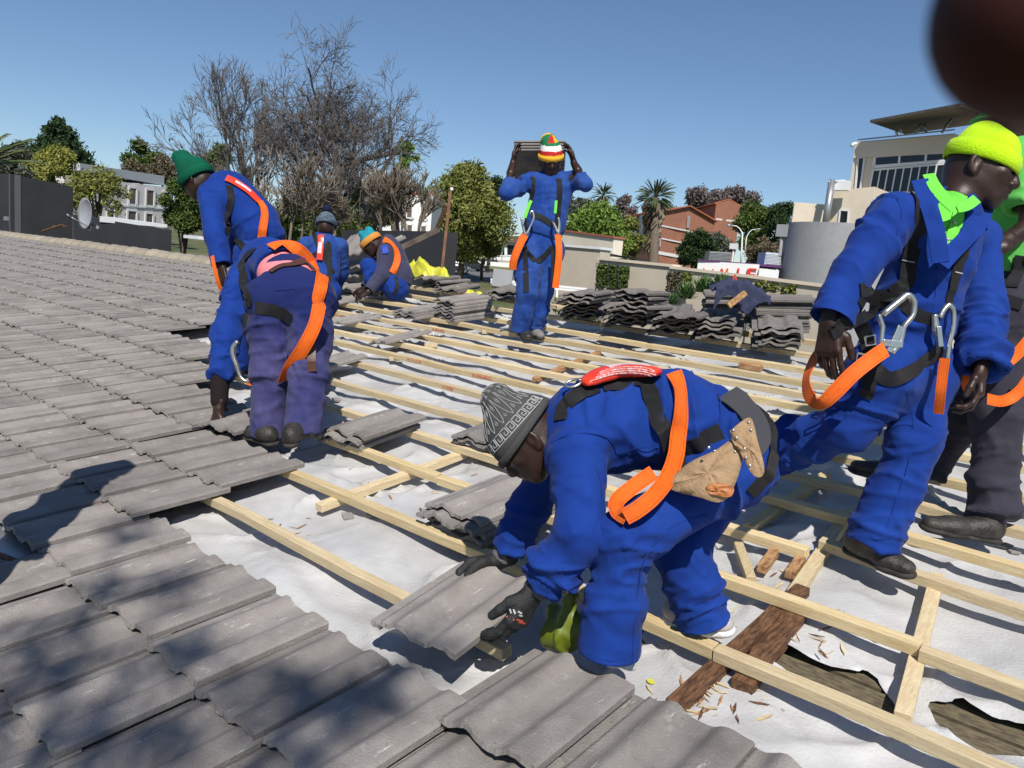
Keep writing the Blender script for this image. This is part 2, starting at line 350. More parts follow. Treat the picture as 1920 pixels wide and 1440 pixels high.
# ---- membrane, one wrinkled sheet lying over the rafters
def membrane():
    s0,s1,t0,t1 = -5.6, 5.6, .05, 5.62; ds = .018
    ns = int((s1-s0)/ds); ntt = int((t1-t0)/ds)
    S,T = np.meshgrid(np.linspace(s0,s1,ns), np.linspace(t0,t1,ntt))
    n = np.full(S.shape, -.118)
    ph = (S+.10)/.76; sag = 1-np.abs(2*(ph-np.floor(ph))-1); n -= .035*np.sin(np.pi*np.clip(sag,0,1)*.5)**1.4      # sags between rafters
    P = np.stack([S.ravel(), T.ravel(), 0*S.ravel()],1)
    big = fbm(P*[1.1,2.2,1], 3, 2).reshape(S.shape)
    def rid(A_, sd, pw, o=2): return np.clip(1-np.abs(fbm(P@np.array(A_)+.25*np.stack([fbm(P*2.1,sd+50,1),fbm(P*2.1,sd+51,1),0*S.ravel()],1), sd, o))*2.6,0,1).reshape(S.shape)**pw
    gate = lambda sc_,sd: np.clip(.25+fbm(P*sc_,sd,1)*1.3,0,1).reshape(S.shape)
    n += big*.010
    n += rid([[.8,0,0],[0,3.4,0],[0,0,1]],5,5,1)*.055*gate(.9,70)
    n += rid([[2.4,1.5,0],[-1.4,3.2,0],[0,0,1]],9,6,1)*.044*gate(1.1,71)
    n += rid([[3.6,-3.0,0],[2.2,3.4,0],[0,0,1]],15,6,1)*.034*gate(1.3,72)
    n += rid([[7,3,0],[-4,9,0],[0,0,1]],19,4,1)*.010*gate(1.7,73)
    n += fbm(P*22, 31, 2).reshape(S.shape)*.0016
    n = np.minimum(n, -.113)
    # the loose front edge humps up beside the laid tiles
    n += .02*np.exp(-((T-.95-.05*np.sin(S*5))/.05)**2)*np.exp(-((S-.9)/.9)**2)
    # the far side drops below the ridge
    n -= np.clip(T-5.5,0,1)*.8
    V = np.stack([S.ravel(), T.ravel(), n.ravel()],1)
    # slit torn open
    cutA = [(1432,1192),(1478,1208),(1560,1238),(1640,1246),(1668,1282),(1708,1335),(1692,1356),(1622,1306),(1530,1278),(1500,1262),(1440,1232)]
    cutB = [(1738,1292),(1800,1306),(1860,1330),(1960,1362),(1960,1420),(1850,1392),(1770,1352)]
    polys = [[hit(x,y,-.11) for x,y in c] for c in (cutA,cutB)]
    def inside(px,py,poly):
        r = np.zeros(px.shape,bool); k = len(poly)
        for i in range(k):
            x1,y1 = poly[i]; x2,y2 = poly[(i+1)%k]
            c = ((y1>py)!=(y2>py)) & (px < (x2-x1)*(py-y1)/(y2-y1+1e-12)+x1); r ^= c
        return r
    i,j = np.meshgrid(np.arange(ns-1), np.arange(ntt-1)); a = (j*ns+i).ravel()
    cs = S[:-1,:-1].ravel()+ds/2; ct = T[:-1,:-1].ravel()+ds/2
    vin = [inside(S.ravel(),T.ravel(),p) for p in polys]; cellin = np.zeros(len(a),bool)
    for q in vin: cellin |= q[a]&q[a+1]&q[a+ns]&q[a+ns+1]
    keep = ~cellin
    for q,p in zip(vin,polys):          # draw the kept rim exactly to the torn edge
        for v in np.nonzero(q)[0]:
            best=None
            for i in range(len(p)):
                A_=np.array(p[i]);B_=np.array(p[(i+1)%len(p)]); D=B_-A_; t=np.clip(((V[v,:2]-A_)@D)/(D@D),0,1); c=A_+D*t; e=np.hypot(*(V[v,:2]-c))
                if best is None or e<best[0]: best=(e,c)
            V[v,:2]=best[1]; V[v,2]+=.004*math.sin(V[v,0]*40)
    a = a[keep]; F = np.stack([a,a+1,a+1+ns,a+ns],1)
    used = np.zeros(len(V),bool); used[F.ravel()] = True; mp = np.cumsum(used)-1; V = V[used]; F = mp[F]
    W = np.stack([V[:,0], V[:,1]*cp-V[:,2]*sp, V[:,1]*sp+V[:,2]*cp],1)
    return W, F
M_TARP = mat('woven_membrane', (.53,.53,.53), rough=.36, spec=.5, col2=(.42,.415,.405), nscale=1.6, bump=.3, bscale=90, fine=(11,.08), streak=((.36,.32,.26),(5,9,5),.70))
W_,F_ = membrane(); tarp = mesh_obj('underlay_sheet', W_, F_, M_TARP, None, True)
ribbed(M_TARP, 110, .14, 0, 'Object', .001); ribbed(M_TARP, 110, .14, 1, 'Object', .001)
tag(tarp, 'creased white plastic underlay sheet spread over the rafters, torn open at the right', 'membrane')
TB = BVHTree.FromPolygons([Vector(v) for v in W_], F_.tolist())
def on_tarp(s, t, up=0.):
    o = RW(s,t,1.); r = TB.ray_cast(o, -RV(0,0,1)); return (r[0] if r[0] else RW(s,t,-.1)) + RV(0,0,up)
# ---- dark attic floor and the old boards seen through the slits and below laid tiles
b = MB(); b.box((-24,-1.5,-.60),(9,5.3,-.56), ROOFM); attic = b.build('attic_floor', M_DARK); tag(attic, 'dark dusty attic boards showing through the torn membrane', 'attic floor')
b = MB()
for k in range(6): b.bar(RW(1.2,1.52+k*.13,-.165), RW(4.5,1.50+k*.13,-.165), .115,.02, RV(0,0,1), 1)
o = b.build('ceiling_board', mat('mouldy_board',(.085,.065,.045),rough=.9,col2=(.17,.145,.085),nscale=14,stretch=(2,7,2)), recalc=True); tag(o,'mouldy old boards with yellow dust under the torn slit','ceiling boards')
# ---- rafters and cross pieces (under the battens)
def stick(name, p, q, n, wx, wz, m_, lab, cat, group=None, jit=.0, n2=None):
    a = RW(*hit(*p, n), n); c = RW(*hit(*q, n if n2 is None else n2), n if n2 is None else n2)
    if abs(c.y-a.y) > abs(c.x-a.x): m_ = XW.setdefault(m_.name, None) or XW.__setitem__(m_.name, crosswise(m_)) or XW[m_.name]
    mb = MB(); mb.bar(a, c, wx, wz, RV(0,0,1), 6, jit); o = mb.build(name, m_, bevel=.0025, recalc=True); return tag(o, lab, cat, group)
stick('cross_piece', (597,952),(905,838), -.10, .046,.036, M_BAT2, 'short pine cross piece with a cut end lying under two battens, left of centre', 'timber')
stick('cross_piece', (1692,1348),(1757,1082), -.10, .044,.036, M_BAT2, 'upright looking pine cross piece under the battens in the bottom right corner', 'timber')
stick('cross_piece', (1262,1330),(1505,1108), -.104, .050,.044, M_OLDW, 'long dark weathered old rafter lying under the front battens', 'timber', jit=.002)
stick('cross_piece', (1390,1290),(1500,1140), -.106, .062,.044, M_OLDW, 'short dark broken rafter beside the longer dark one', 'timber', jit=.004)
stick('cross_piece', (1487,1118),(1592,962), -.101, .046,.036, M_BAT2, 'clean pine cross piece leading from the dark rafters to the walking man boot', 'timber')
stick('cross_piece', (1402,992),(1550,892), -.103, .046,.036, M_BAT, 'pine cross piece in shadow behind the kneeling roofer hip', 'timber')
stick('cross_piece', (1440,870),(1590,770), -.103, .05,.036, M_BAT2, 'pine cross piece between the two blue trousers', 'timber')
stick('cross_piece', (1003,712),(1122,662), -.10, .05,.03, M_ORW, 'orange brown split cross piece above the patterned hat', 'timber')
stick('timber_block', (1388,684),(1428,690), -.085, .07,.04, M_ORW, 'small pine block by the near batten right of centre', 'timber')
stick('timber_block', (1384,1022),(1408,1088), -.09, .034,.03, M_BAT, 'short pine offcut lying alone behind the trouser hem', 'offcut')
stick('timber_block', (1452,1035),(1428,1068), -.09, .036,.03, M_ORW, 'short brown split offcut, middle of three', 'offcut')
stick('timber_block', (1502,1048),(1480,1078), -.09, .034,.03, M_ORW, 'short brown split offcut touching the cross piece', 'offcut')
stick('timber_block', (540,593),(690,590), -.09, .05,.02, M_ORW, 'flat orange stained offcut by the single tile near the squatting men', 'offcut')
for k,(x,y) in enumerate([(742,672),(808,648),(915,622),(1005,566),(1055,576)]):
    stick('timber_block', (x-12,y),(x+12,y-1), -.085 if k<3 else -.0, .05,.03, M_BAT2, ['small pine packer under the red lettered batten','small orange packer right of the tilted single tile','tiny packer in front of the carrier feet','small pine block on the ridge batten behind the carrier','pale pine block on the ridge beside the tile heap'][k], 'packer')
# splinters, broken tile bits, leaves
def chip(s, t, size, m_, name, lab, cat, group, seed, up=.004, flat=.25):
    r = random.Random(seed); c = on_tarp(s,t,up); n_ = r.randint(4,6); a0 = r.random()*6
    pl = [c + RV(math.cos(a0+i*6.283/n_)*size*r.uniform(.5,1.1), math.sin(a0+i*6.283/n_)*size*r.uniform(.3,.8), 0) for i in range(n_)]
    b = MB(); b.prism(pl, RV(0,0,size*flat)); return tag(b.build(name, m_, recalc=True), lab, cat, group)
M_BRK = mat('broken_tile', (.30,.28,.26), rough=.95, col2=(.22,.20,.19), nscale=20)
for k,(x,y,sz) in enumerate([(632,742,.05),(652,952,.045),(697,955,.05),(690,818,.02),(1468,1150,.02),(1475,1160,.015),(1890,1000,.04),(1905,1010,.03)]):
    s,t = hit(x,y,-.09); chip(s,t,sz,M_BRK,'tile_fragment',['grey triangular broken tile piece lying alone left of the hat','grey broken tile bit at the cut end of the cross piece','second grey broken bit by the cross piece, nearer the batten','tiny grey chip behind the three tile stack','tiny grey chip by the dark rafter','tinier grey chip beside it by the dark rafter','grey broken bit at the right edge by the black boot','smaller grey broken bit at the far right edge'][k],'tile fragment',None,k)
r = random.Random(3)
def sliver(s, t, L, m_, seed):
    r = random.Random(seed); c = on_tarp(s,t,.004); a = r.uniform(0,3.14); d = RV(math.cos(a),math.sin(a),r.uniform(-.05,.12)); e = RV(-math.sin(a),math.cos(a),0); w_ = L*r.uniform(.08,.2)
    b = MB(); b.prism([c-d*L, c-d*L*.3-e*w_, c+d*L*.9-e*w_*.5, c+d*L*1.1, c+d*L*.2+e*w_*.8], RV(0,0,L*.10)); return tag(b.build('wood_splinter', m_, recalc=True), 'small loose wood splinter lying on the white membrane','splinter','wood splinters on the membrane')
for k in range(150):
    x,y = [(1345,1150),(840,930),(1350,1275),(1290,1290),(1450,1080),(700,900),(1560,1190),(1500,700),(1330,1310),(560,965),(1340,1130),(1500,1150),(1420,1300)][k%13]
    s,t = hit(x+r.gauss(0,38), y+r.gauss(0,22), -.09)
    sliver(s,t,r.uniform(.006,.030), (M_BAT2,M_ORW,M_BAT,M_OLDW)[k%4],100+k)
M_YL = mat('yellow_leaf', (.60,.55,.05), rough=.6)
for x,y in ((1222,1252),(1432,1232)): s,t = hit(x,y,-.09); chip(s,t,.018,M_YL,'dry_leaf','bright yellow leaf lying '+('on the membrane beside the trouser hem' if x<1300 else 'at the slit by the dark rafter'),'leaf',None,int(x),.006,.08)
# ---- loose tiles: stacks
def stack(tip, count, lab, group, yaw=0., n0=-.045, pitch=0., roll=0, dz=.0225, spread=.008, base=None, seed=0, raw=None, meshes=None):
    r = random.Random(seed*31+count); s,t = raw if raw else hit(*tip, n0)
    M0 = Matrix.Translation((s,t,n0)) @ Matrix.Rotation(yaw,4,'Z') @ Matrix.Rotation(pitch,4,'X') @ Matrix.Rotation(roll,4,'Y')
    for k in range(count):
        M = ROOFM @ M0 @ Matrix.Translation((r.gauss(0,spread), r.gauss(0,spread), .002+k*dz)) @ Matrix.Rotation(r.gauss(0,spread*1.5),4,'Z')
        pos = 'topmost' if k == count-1 else ('bottom' if k == 0 else 'middle')
        tile_obj((meshes or TME)[r.randrange(4)], M, lab if count == 1 else '%s tile in %s' % (pos, lab), group)
stack((683,848), 3, 'the low stack of three grey tiles left of the patterned hat', 'stack of three tiles on the left', yaw=rad(3), n0=-.050, seed=1, dz=.027, spread=.012)
stack((897,1032), 4, 'the stack of four grey tiles by the roofer forearm', 'stack of four tiles by the forearm', yaw=rad(-3), n0=-.05, seed=2, dz=.026, spread=.012)
stack((935,862), 3, 'the small tile stack half hidden behind the patterned hat', 'stack of tiles behind the hat', yaw=rad(0), n0=-.045, seed=3, dz=.026, spread=.012)
stack((776,602), 3, 'the low stack of tiles beside the squatting man', 'low stack by the squatting man', yaw=rad(-4), n0=-.045, seed=4, dz=.025, spread=.01)
stack((850,606), 7, 'the tall stack of seven tiles in mid roof', 'tall stack of tiles in mid roof', yaw=rad(-12), n0=-.045, seed=5, dz=.028, spread=.012)
stack((640,612), 1, 'single grey tile lying between battens below the squatting man', 'single loose tiles', yaw=rad(-6), n0=-.045, pitch=.02, seed=6)
stack((722,648), 1, 'single grey tile tilted up across a batten right of the purple trousers', 'single loose tiles', yaw=rad(-14), n0=-.035, pitch=.09, roll=-.12, seed=7)
stack((598,700), 1, 'single grey tile lying beside the hanging black strap', 'single loose tiles', yaw=rad(2), n0=-.045, pitch=.03, seed=8)
HELD = place(hit(852,1238,.02)[0], hit(852,1238,.02)[1], .012, rad(4), .03, .02)
tile_obj(TME[2], HELD, 'grey tile held at both ends by the gloved hands of the bent roofer', None)
# tile heaps along the ridge
def heap(x, y, n0, count, yaw, lab, seed, roll=0, pitch=0, spread=.02, dz=.026):
    stack((x,y), count, lab, lab, yaw=rad(yaw), n0=n0, roll=roll, pitch=pitch, spread=spread, dz=dz, seed=seed, meshes=TMD)
heap(962,566,.0,4,20,'the heap of tiles behind the carrier legs',11, spread=.03)
heap(1118,601,.0,6,20,'the stack at the left end of the long heap',12, spread=.02, dz=.030)
heap(1108,573,.19,3,12,'the splayed top at the left end of the heap',13, pitch=-.08,spread=.03, dz=.034)
heap(1203,616,.0,6,16,'the second stack of the long heap',14, spread=.025, dz=.030)
heap(1206,590,.185,5,8,'the tall splayed stack of the long heap',15, pitch=-.13, roll=.06, spread=.03, dz=.036)
heap(1292,630,.0,6,24,'the middle low stack of the long heap',16, spread=.025, dz=.030)
heap(1300,600,.19,1,10,'tilted tile lying on the middle low stack of the heap',18, pitch=-.08)
heap(1382,643,.0,6,22,'the low front stack below the draped slate jacket',17, spread=.025, dz=.030)
heap(1318,606,.0,9,-59,'the neat stack with long sides facing, under the slate jacket',19, spread=.010, dz=.0275)
heap(1415,624,.0,10,-60,'the neat stack with long sides facing, right of the slate jacket',22, spread=.010, dz=.0275)
heap(1500,658,.0,6,24,'the right end stack behind the walking man hand',20, spread=.02, dz=.029)
heap(822,543,.0,4,-5,'the heap beside the yellow plastic sheet',23, spread=.04, pitch=-.05, dz=.03)
heap(862,552,.0,2,10,'the pair of flat tiles below the yellow plastic sheet',24, spread=.03)
# loose tiles near the two squatting men
for k,(x,y,n,yw,pt) in enumerate([(690,505,.0,0,0),(668,522,.0,4,.05),(655,545,-.03,0,0),(690,552,-.03,-3,.02),(620,575,-.045,0,.02),(672,480,.05,20,.5),(700,478,.1,-30,.4),(650,500,.0,0,0)]):
    r_ = cR*((x-960)/FPX)+cD*((y-720)/FPX)+cF; sv_,tv_ = hit(x,y,n)
    if tv_ > 5.25:
        Yv = RV(0,1,0); lam = (5.25-CAM.dot(Yv))/r_.dot(Yv); q_ = CAM+r_*lam; sv_,tv_,n = q_.x, 5.25, q_.dot(RV(0,0,1))
    stack((x,y), 1, raw=(sv_,tv_), lab=['grey tile half laid between the two squatting men','grey tile lying loosely left of the squatting man knee','grey tile end row beside the man with the bobble hat','grey tile just left of the squatting man boots','grey tile sticking out from the bent man hip','grey tile leaning up behind the man with the bobble hat','grey tile leaning on the ridge behind the squatting man knee','grey tile flat behind the bobble hat man elbow'][k], group='loose tiles near the squatting men', yaw=rad(yw), n0=n, pitch=pt, seed=30+k)
# red print on battens
def text_on(txt, p, size, n, m_, lab, parent=None, M=None, ext=.0004, cat='lettering'):
    cu = bpy.data.curves.new('lettering','FONT'); cu.body = txt; cu.size = size; cu.extrude = ext; cu.materials.append(m_)
    tmp = bpy.data.objects.new('lettering', cu); dg = bpy.context.evaluated_depsgraph_get(); COL.objects.link(tmp); dg.update()
    me = bpy.data.meshes.new_from_object(tmp.evaluated_get(bpy.context.evaluated_depsgraph_get())); COL.objects.unlink(tmp); bpy.data.objects.remove(tmp)
    o = bpy.data.objects.new('lettering', me); COL.objects.link(o); me.materials.clear(); me.materials.append(m_); o.matrix_world = M
    if parent: o.parent = parent; o.matrix_parent_inverse = parent.matrix_world.inverted()
    return o
BOBJ = [o for o in COL.objects if o.name.startswith('batten')]
def print_on(batt, x, y, txt, size=.032):
    s,t = hit(x,y,-.064); tb = batt
    # front face of the batten
    vs = [v.co for v in tb.data.vertices]; near = [v for v in vs if abs(v.x-s) < .4]; y0 = min(v.y for v in near)
    zc = sum(v.z for v in near)/len(near); M = Matrix.Translation((s, y0-.0012, zc-.011)) @ Matrix.Rotation(rad(90)+PITCH,4,'X')
    text_on(txt, None, size, 0, M_RED, '', tb, M)
print_on(BOBJ[12], 775, 672, 'FJ 111110', .036); print_on(BOBJ[12], 905, 697, 'AL408x38xH', .034); print_on(BOBJ[15], 857, 608, 'AL405x50H', .032); print_on(BOBJ[11], 842, 722, 'H M350', .03); print_on(BOBJ[19], 866, 556, 'FJ 111110', .036)
# flashing sheet in the gap at the left edge
b = MB(); b.box((-2.2,.02,-.05),(.34,.50,-.046), ROOFM); b.box((-2.2,.02,-.046),(.34,.035,-.030), ROOFM)
tag(b.build('metal_flashing', mat('flashing',(.42,.46,.50),rough=.35,metal=.7,spec=.5,col2=(.30,.33,.36),nscale=6)), 'shiny blue grey metal flashing sheet in the gap at the left edge', 'flashing')
b = MB(); b.tube([RW(.1,.33,-.035),RW(-.12,.27,-.03)],[.008,.012],6); tag(b.build('dead_leaf', M_OLDW), 'dark curled scrap lying on the metal flashing', 'leaf')
# the building itself below the roof, so that nothing floats
b = MB(); b.box((-24,-1.6,-6.0),(9,5.4*cp,-.72)); b.f = [f for f in b.f]
M_WALL = mat('rendered_wall',(.55,.50,.42),rough=.9,col2=(.5,.45,.38),nscale=2)
o = b.build('house_body', M_WALL)
for v in o.data.vertices:
    if v.co.z > -3: v.co.z = RW(0, v.co.y/cp, -.62).z - .02
tag(o, 'rendered walls of the house under the roof being tiled', 'house')
# other slope beyond the ridge
b = MB(); 
V=[];F=[]
XM = Matrix.Translation(RW(0,5.62,-.13)) @ Matrix.Rotation(PITCH-rad(24),4,'X') 
for i in range(7):
    for j in range(-10, 34):
        M = XM @ Matrix.Translation((-9+j*TW, i*.34+.42, -.03)) @ Matrix.Rotation(math.pi,4,'Z') @ Matrix.Rotation(-.05,4,'X')
        tv,tf = FARGEO[(i*7+j*3)%4]; k = len(V); V += [M @ Vector(v) for v in tv]; F += [tuple(a+k for a in f) for f in tf]
o = mesh_obj('far_slope_tiles', V, F, M_TILED, None, True); o.data.set_sharp_from_angle(angle=rad(35)); tag(o, 'grey roof tiles on the slope falling away behind the ridge', 'roof tiles', None, 'stuff')
# ================================================================ FIGURES: signed-distance modelling
def V3(v): return np.array(v, float)
def smin(a, b, k):
    if k <= 0: return np.minimum(a,b)
    h = np.clip(0.5+0.5*(b-a)/k, 0, 1); return b*(1-h)+a*h - k*h*(1-h)
class Fld:
    def __init__(s): s.p = []
    def cap(s, a, b, ra, rb=None, k=.03, flat=None, q=1., sub=False):   # round cone; flat = direction squeezed by q
        s.p.append(('c', V3(a), V3(b), ra, ra if rb is None else rb, k, None if flat is None else V3(flat)/np.linalg.norm(V3(flat)), q, sub)); return s
    def ell(s, c, R, r, k=.03, sub=False):      # R rows = axes
        s.p.append(('e', V3(c), np.array(R,float), V3(r), 0, k, None, 1, sub)); return s
    def chain(s, pts, rs, k=.03, **kw):
        for i in range(len(pts)-1): s.cap(pts[i], pts[i+1], rs[i], rs[i+1], k, **kw)
        return s
    def plane(s, c, n, rad_=9., k=.0):          # cut away what lies on the side of +n, within rad_ of c
        s.p.append(('p', V3(c), V3(n)/np.linalg.norm(V3(n)), rad_, 0, k, None, 1, True)); return s
    def bounds(s, pad):
        lo = np.full(3,1e9); hi = -lo
        for p in s.p:
            if p[8]: continue
            if p[0]=='c':
                for c,r in ((p[1],p[3]),(p[2],p[4])): lo = np.minimum(lo,c-r-pad); hi = np.maximum(hi,c+r+pad)
            else:
                r = max(p[3]); lo = np.minimum(lo,p[1]-r-pad); hi = np.maximum(hi,p[1]+r+pad)
        return lo,hi
    def evalp(s, p, X):
        if p[0]=='c':
            a,b,ra,rb,flat,q = p[1],p[2],p[3],p[4],p[6],p[7]
            Y = X-a; D = b-a
            if flat is not None:
                Y = Y + np.outer(Y@flat, flat)*(1/q-1); D = D + flat*(D@flat)*(1/q-1)
            t = np.clip(Y@D/max(D@D,1e-9),0,1); return np.linalg.norm(Y-np.outer(t,D),axis=1)-(ra+(rb-ra)*t)
        if p[0]=='e':
            Y = (X-p[1])@p[2].T; r = p[3]; k0 = np.linalg.norm(Y/r,axis=1); k1 = np.linalg.norm(Y/(r*r),axis=1)+1e-9
            return k0*(k0-1)/k1
        if p[0]=='p':
            d = (X-p[1])@p[2]; rr_ = np.linalg.norm(X-p[1],axis=1)-p[3]; return np.maximum(-d, rr_)
    def mesh(s, h, lo=None, hi=None):
        pad = 2.5*h
        if lo is None: lo,hi = s.bounds(pad)
        n = np.ceil((hi-lo)/h).astype(int)+1
        F = np.full(n, 1.0, dtype=np.float64)
        ax = [lo[i]+h*np.arange(n[i]) for i in range(3)]
        for p in s.p:
            if p[0]=='c': bl = np.minimum(p[1]-p[3],p[2]-p[4]); bh = np.maximum(p[1]+p[3],p[2]+p[4])
            elif p[0]=='e': bl = p[1]-max(p[3]); bh = p[1]+max(p[3])
            else: bl = p[1]-p[3]; bh = p[1]+p[3]
            m_ = p[5]*1.2+3*h
            i0 = np.clip(np.floor((bl-m_-lo)/h).astype(int),0,n); i1 = np.clip(np.ceil((bh+m_-lo)/h).astype(int)+1,0,n)
            if (i1<=i0).any(): continue
            sl_ = tuple(slice(i0[i],i1[i]) for i in range(3))
            G = np.meshgrid(ax[0][sl_[0]],ax[1][sl_[1]],ax[2][sl_[2]],indexing='ij'); X = np.stack([g.ravel() for g in G],1)
            d = s.evalp(p,X).reshape(G[0].shape)
            if p[8]: F[sl_] = -smin(-F[sl_], d, p[5])
            else: F[sl_] = smin(F[sl_], d, p[5])
        return nets(F, lo, h)
def nets(F, lo, h):
    I = F<0; nx,ny,nz = F.shape
    c = np.zeros((nx-1,ny-1,nz-1),int)
    for a in (0,1):
        for b in (0,1):
            for d in (0,1): c += I[a:nx-1+a,b:ny-1+b,d:nz-1+d]
    act = (c>0)&(c<8); idx = -np.ones(act.shape,int); ii = np.argwhere(act); idx[act] = np.arange(len(ii))
    if len(ii)==0: return np.zeros((0,3)), np.zeros((0,4),int)
    S = np.zeros((len(ii),3)); N = np.zeros(len(ii))
    cor = [(a,b,d) for a in (0,1) for b in (0,1) for d in (0,1)]
    for p in cor:
        for ax in range(3):
            if p[ax]: continue
            q = list(p); q[ax]=1
            f0 = F[ii[:,0]+p[0],ii[:,1]+p[1],ii[:,2]+p[2]]; f1 = F[ii[:,0]+q[0],ii[:,1]+q[1],ii[:,2]+q[2]]
            m_ = (f0<0)!=(f1<0); t = np.where(m_, f0/(f0-f1+1e-15), 0)
            pos = np.array(p,float)[None]+0*S; pos[:,ax] += t
            S += pos*m_[:,None]; N += m_
    V = lo + (ii + S/N[:,None])*h
    Q = []
    for ax in range(3):
        b_,c_ = (ax+1)%3,(ax+2)%3
        A = I; sh = list(F.shape)
        s0 = [slice(1,-1)]*3; s0[ax] = slice(0,-1); s1 = list(s0); s1[ax] = slice(1,None)
        a0 = A[tuple(s0)]; a1 = A[tuple(s1)]
        e = np.argwhere(a0!=a1)
        if len(e)==0: continue
        fl = a0[tuple(e.T)]
        off = np.ones(3,int); off[ax]=0; e = e+off
        def g(db,dc):
            k = e.copy(); k[:,b_] += db; k[:,c_] += dc
            k = np.clip(k,0,np.array(idx.shape)-1); return idx[tuple(k.T)]
        q = np.stack([g(-1,-1),g(0,-1),g(0,0),g(-1,0)],1); q[~fl] = q[~fl][:,::-1]
        Q.append(q[(q>=0).all(1)])
    return V, np.concatenate(Q)
def vnormals(V, F):
    a,b,c,d = (V[F[:,i]] for i in range(4)); n = np.cross(c-a, d-b); N = np.zeros_like(V)
    for i in range(4): np.add.at(N, F[:,i], n)
    return N/(np.linalg.norm(N,axis=1)[:,None]+1e-12)
def relax(V, F, it=1, lam=.5):
    for _ in range(it):
        S = np.zeros_like(V); C = np.zeros(len(V))
        for i in range(4):
            for j in ((i+1)%4,(i+3)%4): np.add.at(S, F[:,i], V[F[:,j]]); np.add.at(C, F[:,i], 1)
        V = V + lam*(S/C[:,None]-V)
    return V
def folds(V, F, segs, amp, seed=0, sc_=1., dirs=(1.0,.30), smooth_=1):
    """cloth folds: ridged noise running round each limb segment; segs = [(a,b,weight radius,amp factor,frequency)]"""
    N = vnormals(V,F); tot = np.zeros(len(V)); acc = np.zeros(len(V))
    for i,(a,b,r,af,fr) in enumerate(segs):
        a = V3(a); b = V3(b); D = b-a; L = np.linalg.norm(D); D = D/L; Y = V-a; t = Y@D
        tc_ = np.clip(t,0,L); rad_ = Y-np.outer(t,D); d = np.linalg.norm(Y-np.outer(tc_,D),axis=1)
        u = np.cross(D,[.31,.57,.76]); u /= np.linalg.norm(u); w_ = np.cross(D,u)
        ru = rad_@u; rw = rad_@w_
        fr = fr*.78; q = np.stack([t*fr + .35*fr*ru*dirs[1]*3, ru*fr*dirs[1]*1.1, rw*fr*dirs[1]*1.1],1)
        q = q + .55*np.stack([fbm(q*.45,seed+i*7+1,2),fbm(q*.45,seed+i*7+2,2),fbm(q*.45,seed+i*7+3,2)],1)
        n_ = np.clip(1-np.abs(vnoise(q,seed+i*7))*2.5,0,1)**2.6*1.15 + .55*np.clip(1-np.abs(vnoise(q*1.9+5,seed+i*7+3))*2.6,0,1)**2.2
        n_ = n_*np.clip(.25+1.1*fbm(q*.36,seed+90+i,1)+.35,0.05,1.1) - .16 + .35*fbm(q*.5,seed+40+i,1)
        wgt = np.exp(-(d/r)**2*1.2)+1e-6
        acc += wgt*n_*af; tot += wgt
    D_ = acc/tot
    for _ in range(smooth_):
        S_ = np.zeros(len(V)); C_ = np.zeros(len(V))
        for i in range(4): np.add.at(S_, F[:,i], D_[F[:,(i+1)%4]]+D_[F[:,(i+3)%4]]); np.add.at(C_, F[:,i], 2)
        D_ = .4*D_+.6*S_/C_
    return V + N*(amp*D_)[:,None]
CUR_SURF = []
def surf(name, fld, h, m_, parent, segs=None, amp=0, seed=0, rlx=1, keep=True, extra=None, uvf=None):
    V,F = fld.mesh(h)
    V = relax(V,F,rlx,.5)
    if segs: V = folds(V,F,segs,amp,seed)
    if extra is not None: V = extra(V,F)
    o = mesh_obj(name, V, F, m_, parent, True)
    if keep: CUR_SURF.append((V,F))
    return o
def unit(v): v = Vector(v); return v.normalized()
def axes3(fwd, up):                  # rows: side(left), fwd, up
    f = unit(fwd); u = (Vector(up)-f*Vector(up).dot(f)).normalized(); s_ = f.cross(u).normalized(); return np.array([s_,f,u]), s_, f, u
# ---- skin, cloth and gear materials
M_SKIN = mat('dark_skin', (.026,.012,.008), rough=.44, spec=.42, col2=(.040,.019,.012), nscale=18, bump=.12, bscale=220)
M_SKIN2 = mat('palm_skin', (.13,.065,.042), rough=.55, spec=.35)
M_BLUE = mat('royal_blue_cotton', (.006,.032,.205), rough=.86, spec=.16, col2=(.009,.042,.245), nscale=7, sheen=.04, bump=.18, bscale=500, fine=(16,.10))
M_BLUE2 = mat('deep_blue_cotton', (.006,.030,.195), rough=.86, spec=.16, col2=(.008,.040,.225), nscale=7, sheen=.04, bump=.18, bscale=500, fine=(14,.12))
M_DUST = mat('dusty_blue_cotton', (.012,.048,.240), rough=.9, spec=.12, col2=(.030,.075,.260), nscale=5, sheen=.05, bump=.2, bscale=500, fine=(20,.12))
M_FADE = mat('faded_purple_blue_cotton', (.040,.042,.135), rough=.92, spec=.1, col2=(.072,.068,.170), nscale=5, sheen=.06, bump=.2, bscale=400, fine=(20,.12), streak=((.22,.22,.32),(3,3,3),.70))
M_NAVY = mat('navy_cotton', (.018,.024,.105), rough=.92, spec=.1, col2=(.022,.033,.15), nscale=6, sheen=.05, bump=.2, bscale=400)
M_GREY = mat('charcoal_cotton', (.035,.034,.047), rough=.92, spec=.12, col2=(.045,.043,.058), nscale=6, sheen=.05, bump=.2, bscale=400)
M_HOOD = mat('navy_grey_fleece', (.045,.045,.085), rough=.97, spec=.08, col2=(.055,.055,.10), nscale=9, sheen=.1, bump=.3, bscale=260)
M_LIME = mat('lime_shirt', (.17,.66,.075), rough=.85, spec=.15, sheen=.06, bump=.12, bscale=500, col2=(.14,.58,.06), nscale=9)
M_GRN = mat('green_shirt', (.13,.52,.10), rough=.85, spec=.15, sheen=.06, bump=.12, bscale=500, col2=(.11,.46,.08), nscale=9)
M_PINK = mat('pink_shirt', (.80,.25,.27), rough=.85, spec=.15)
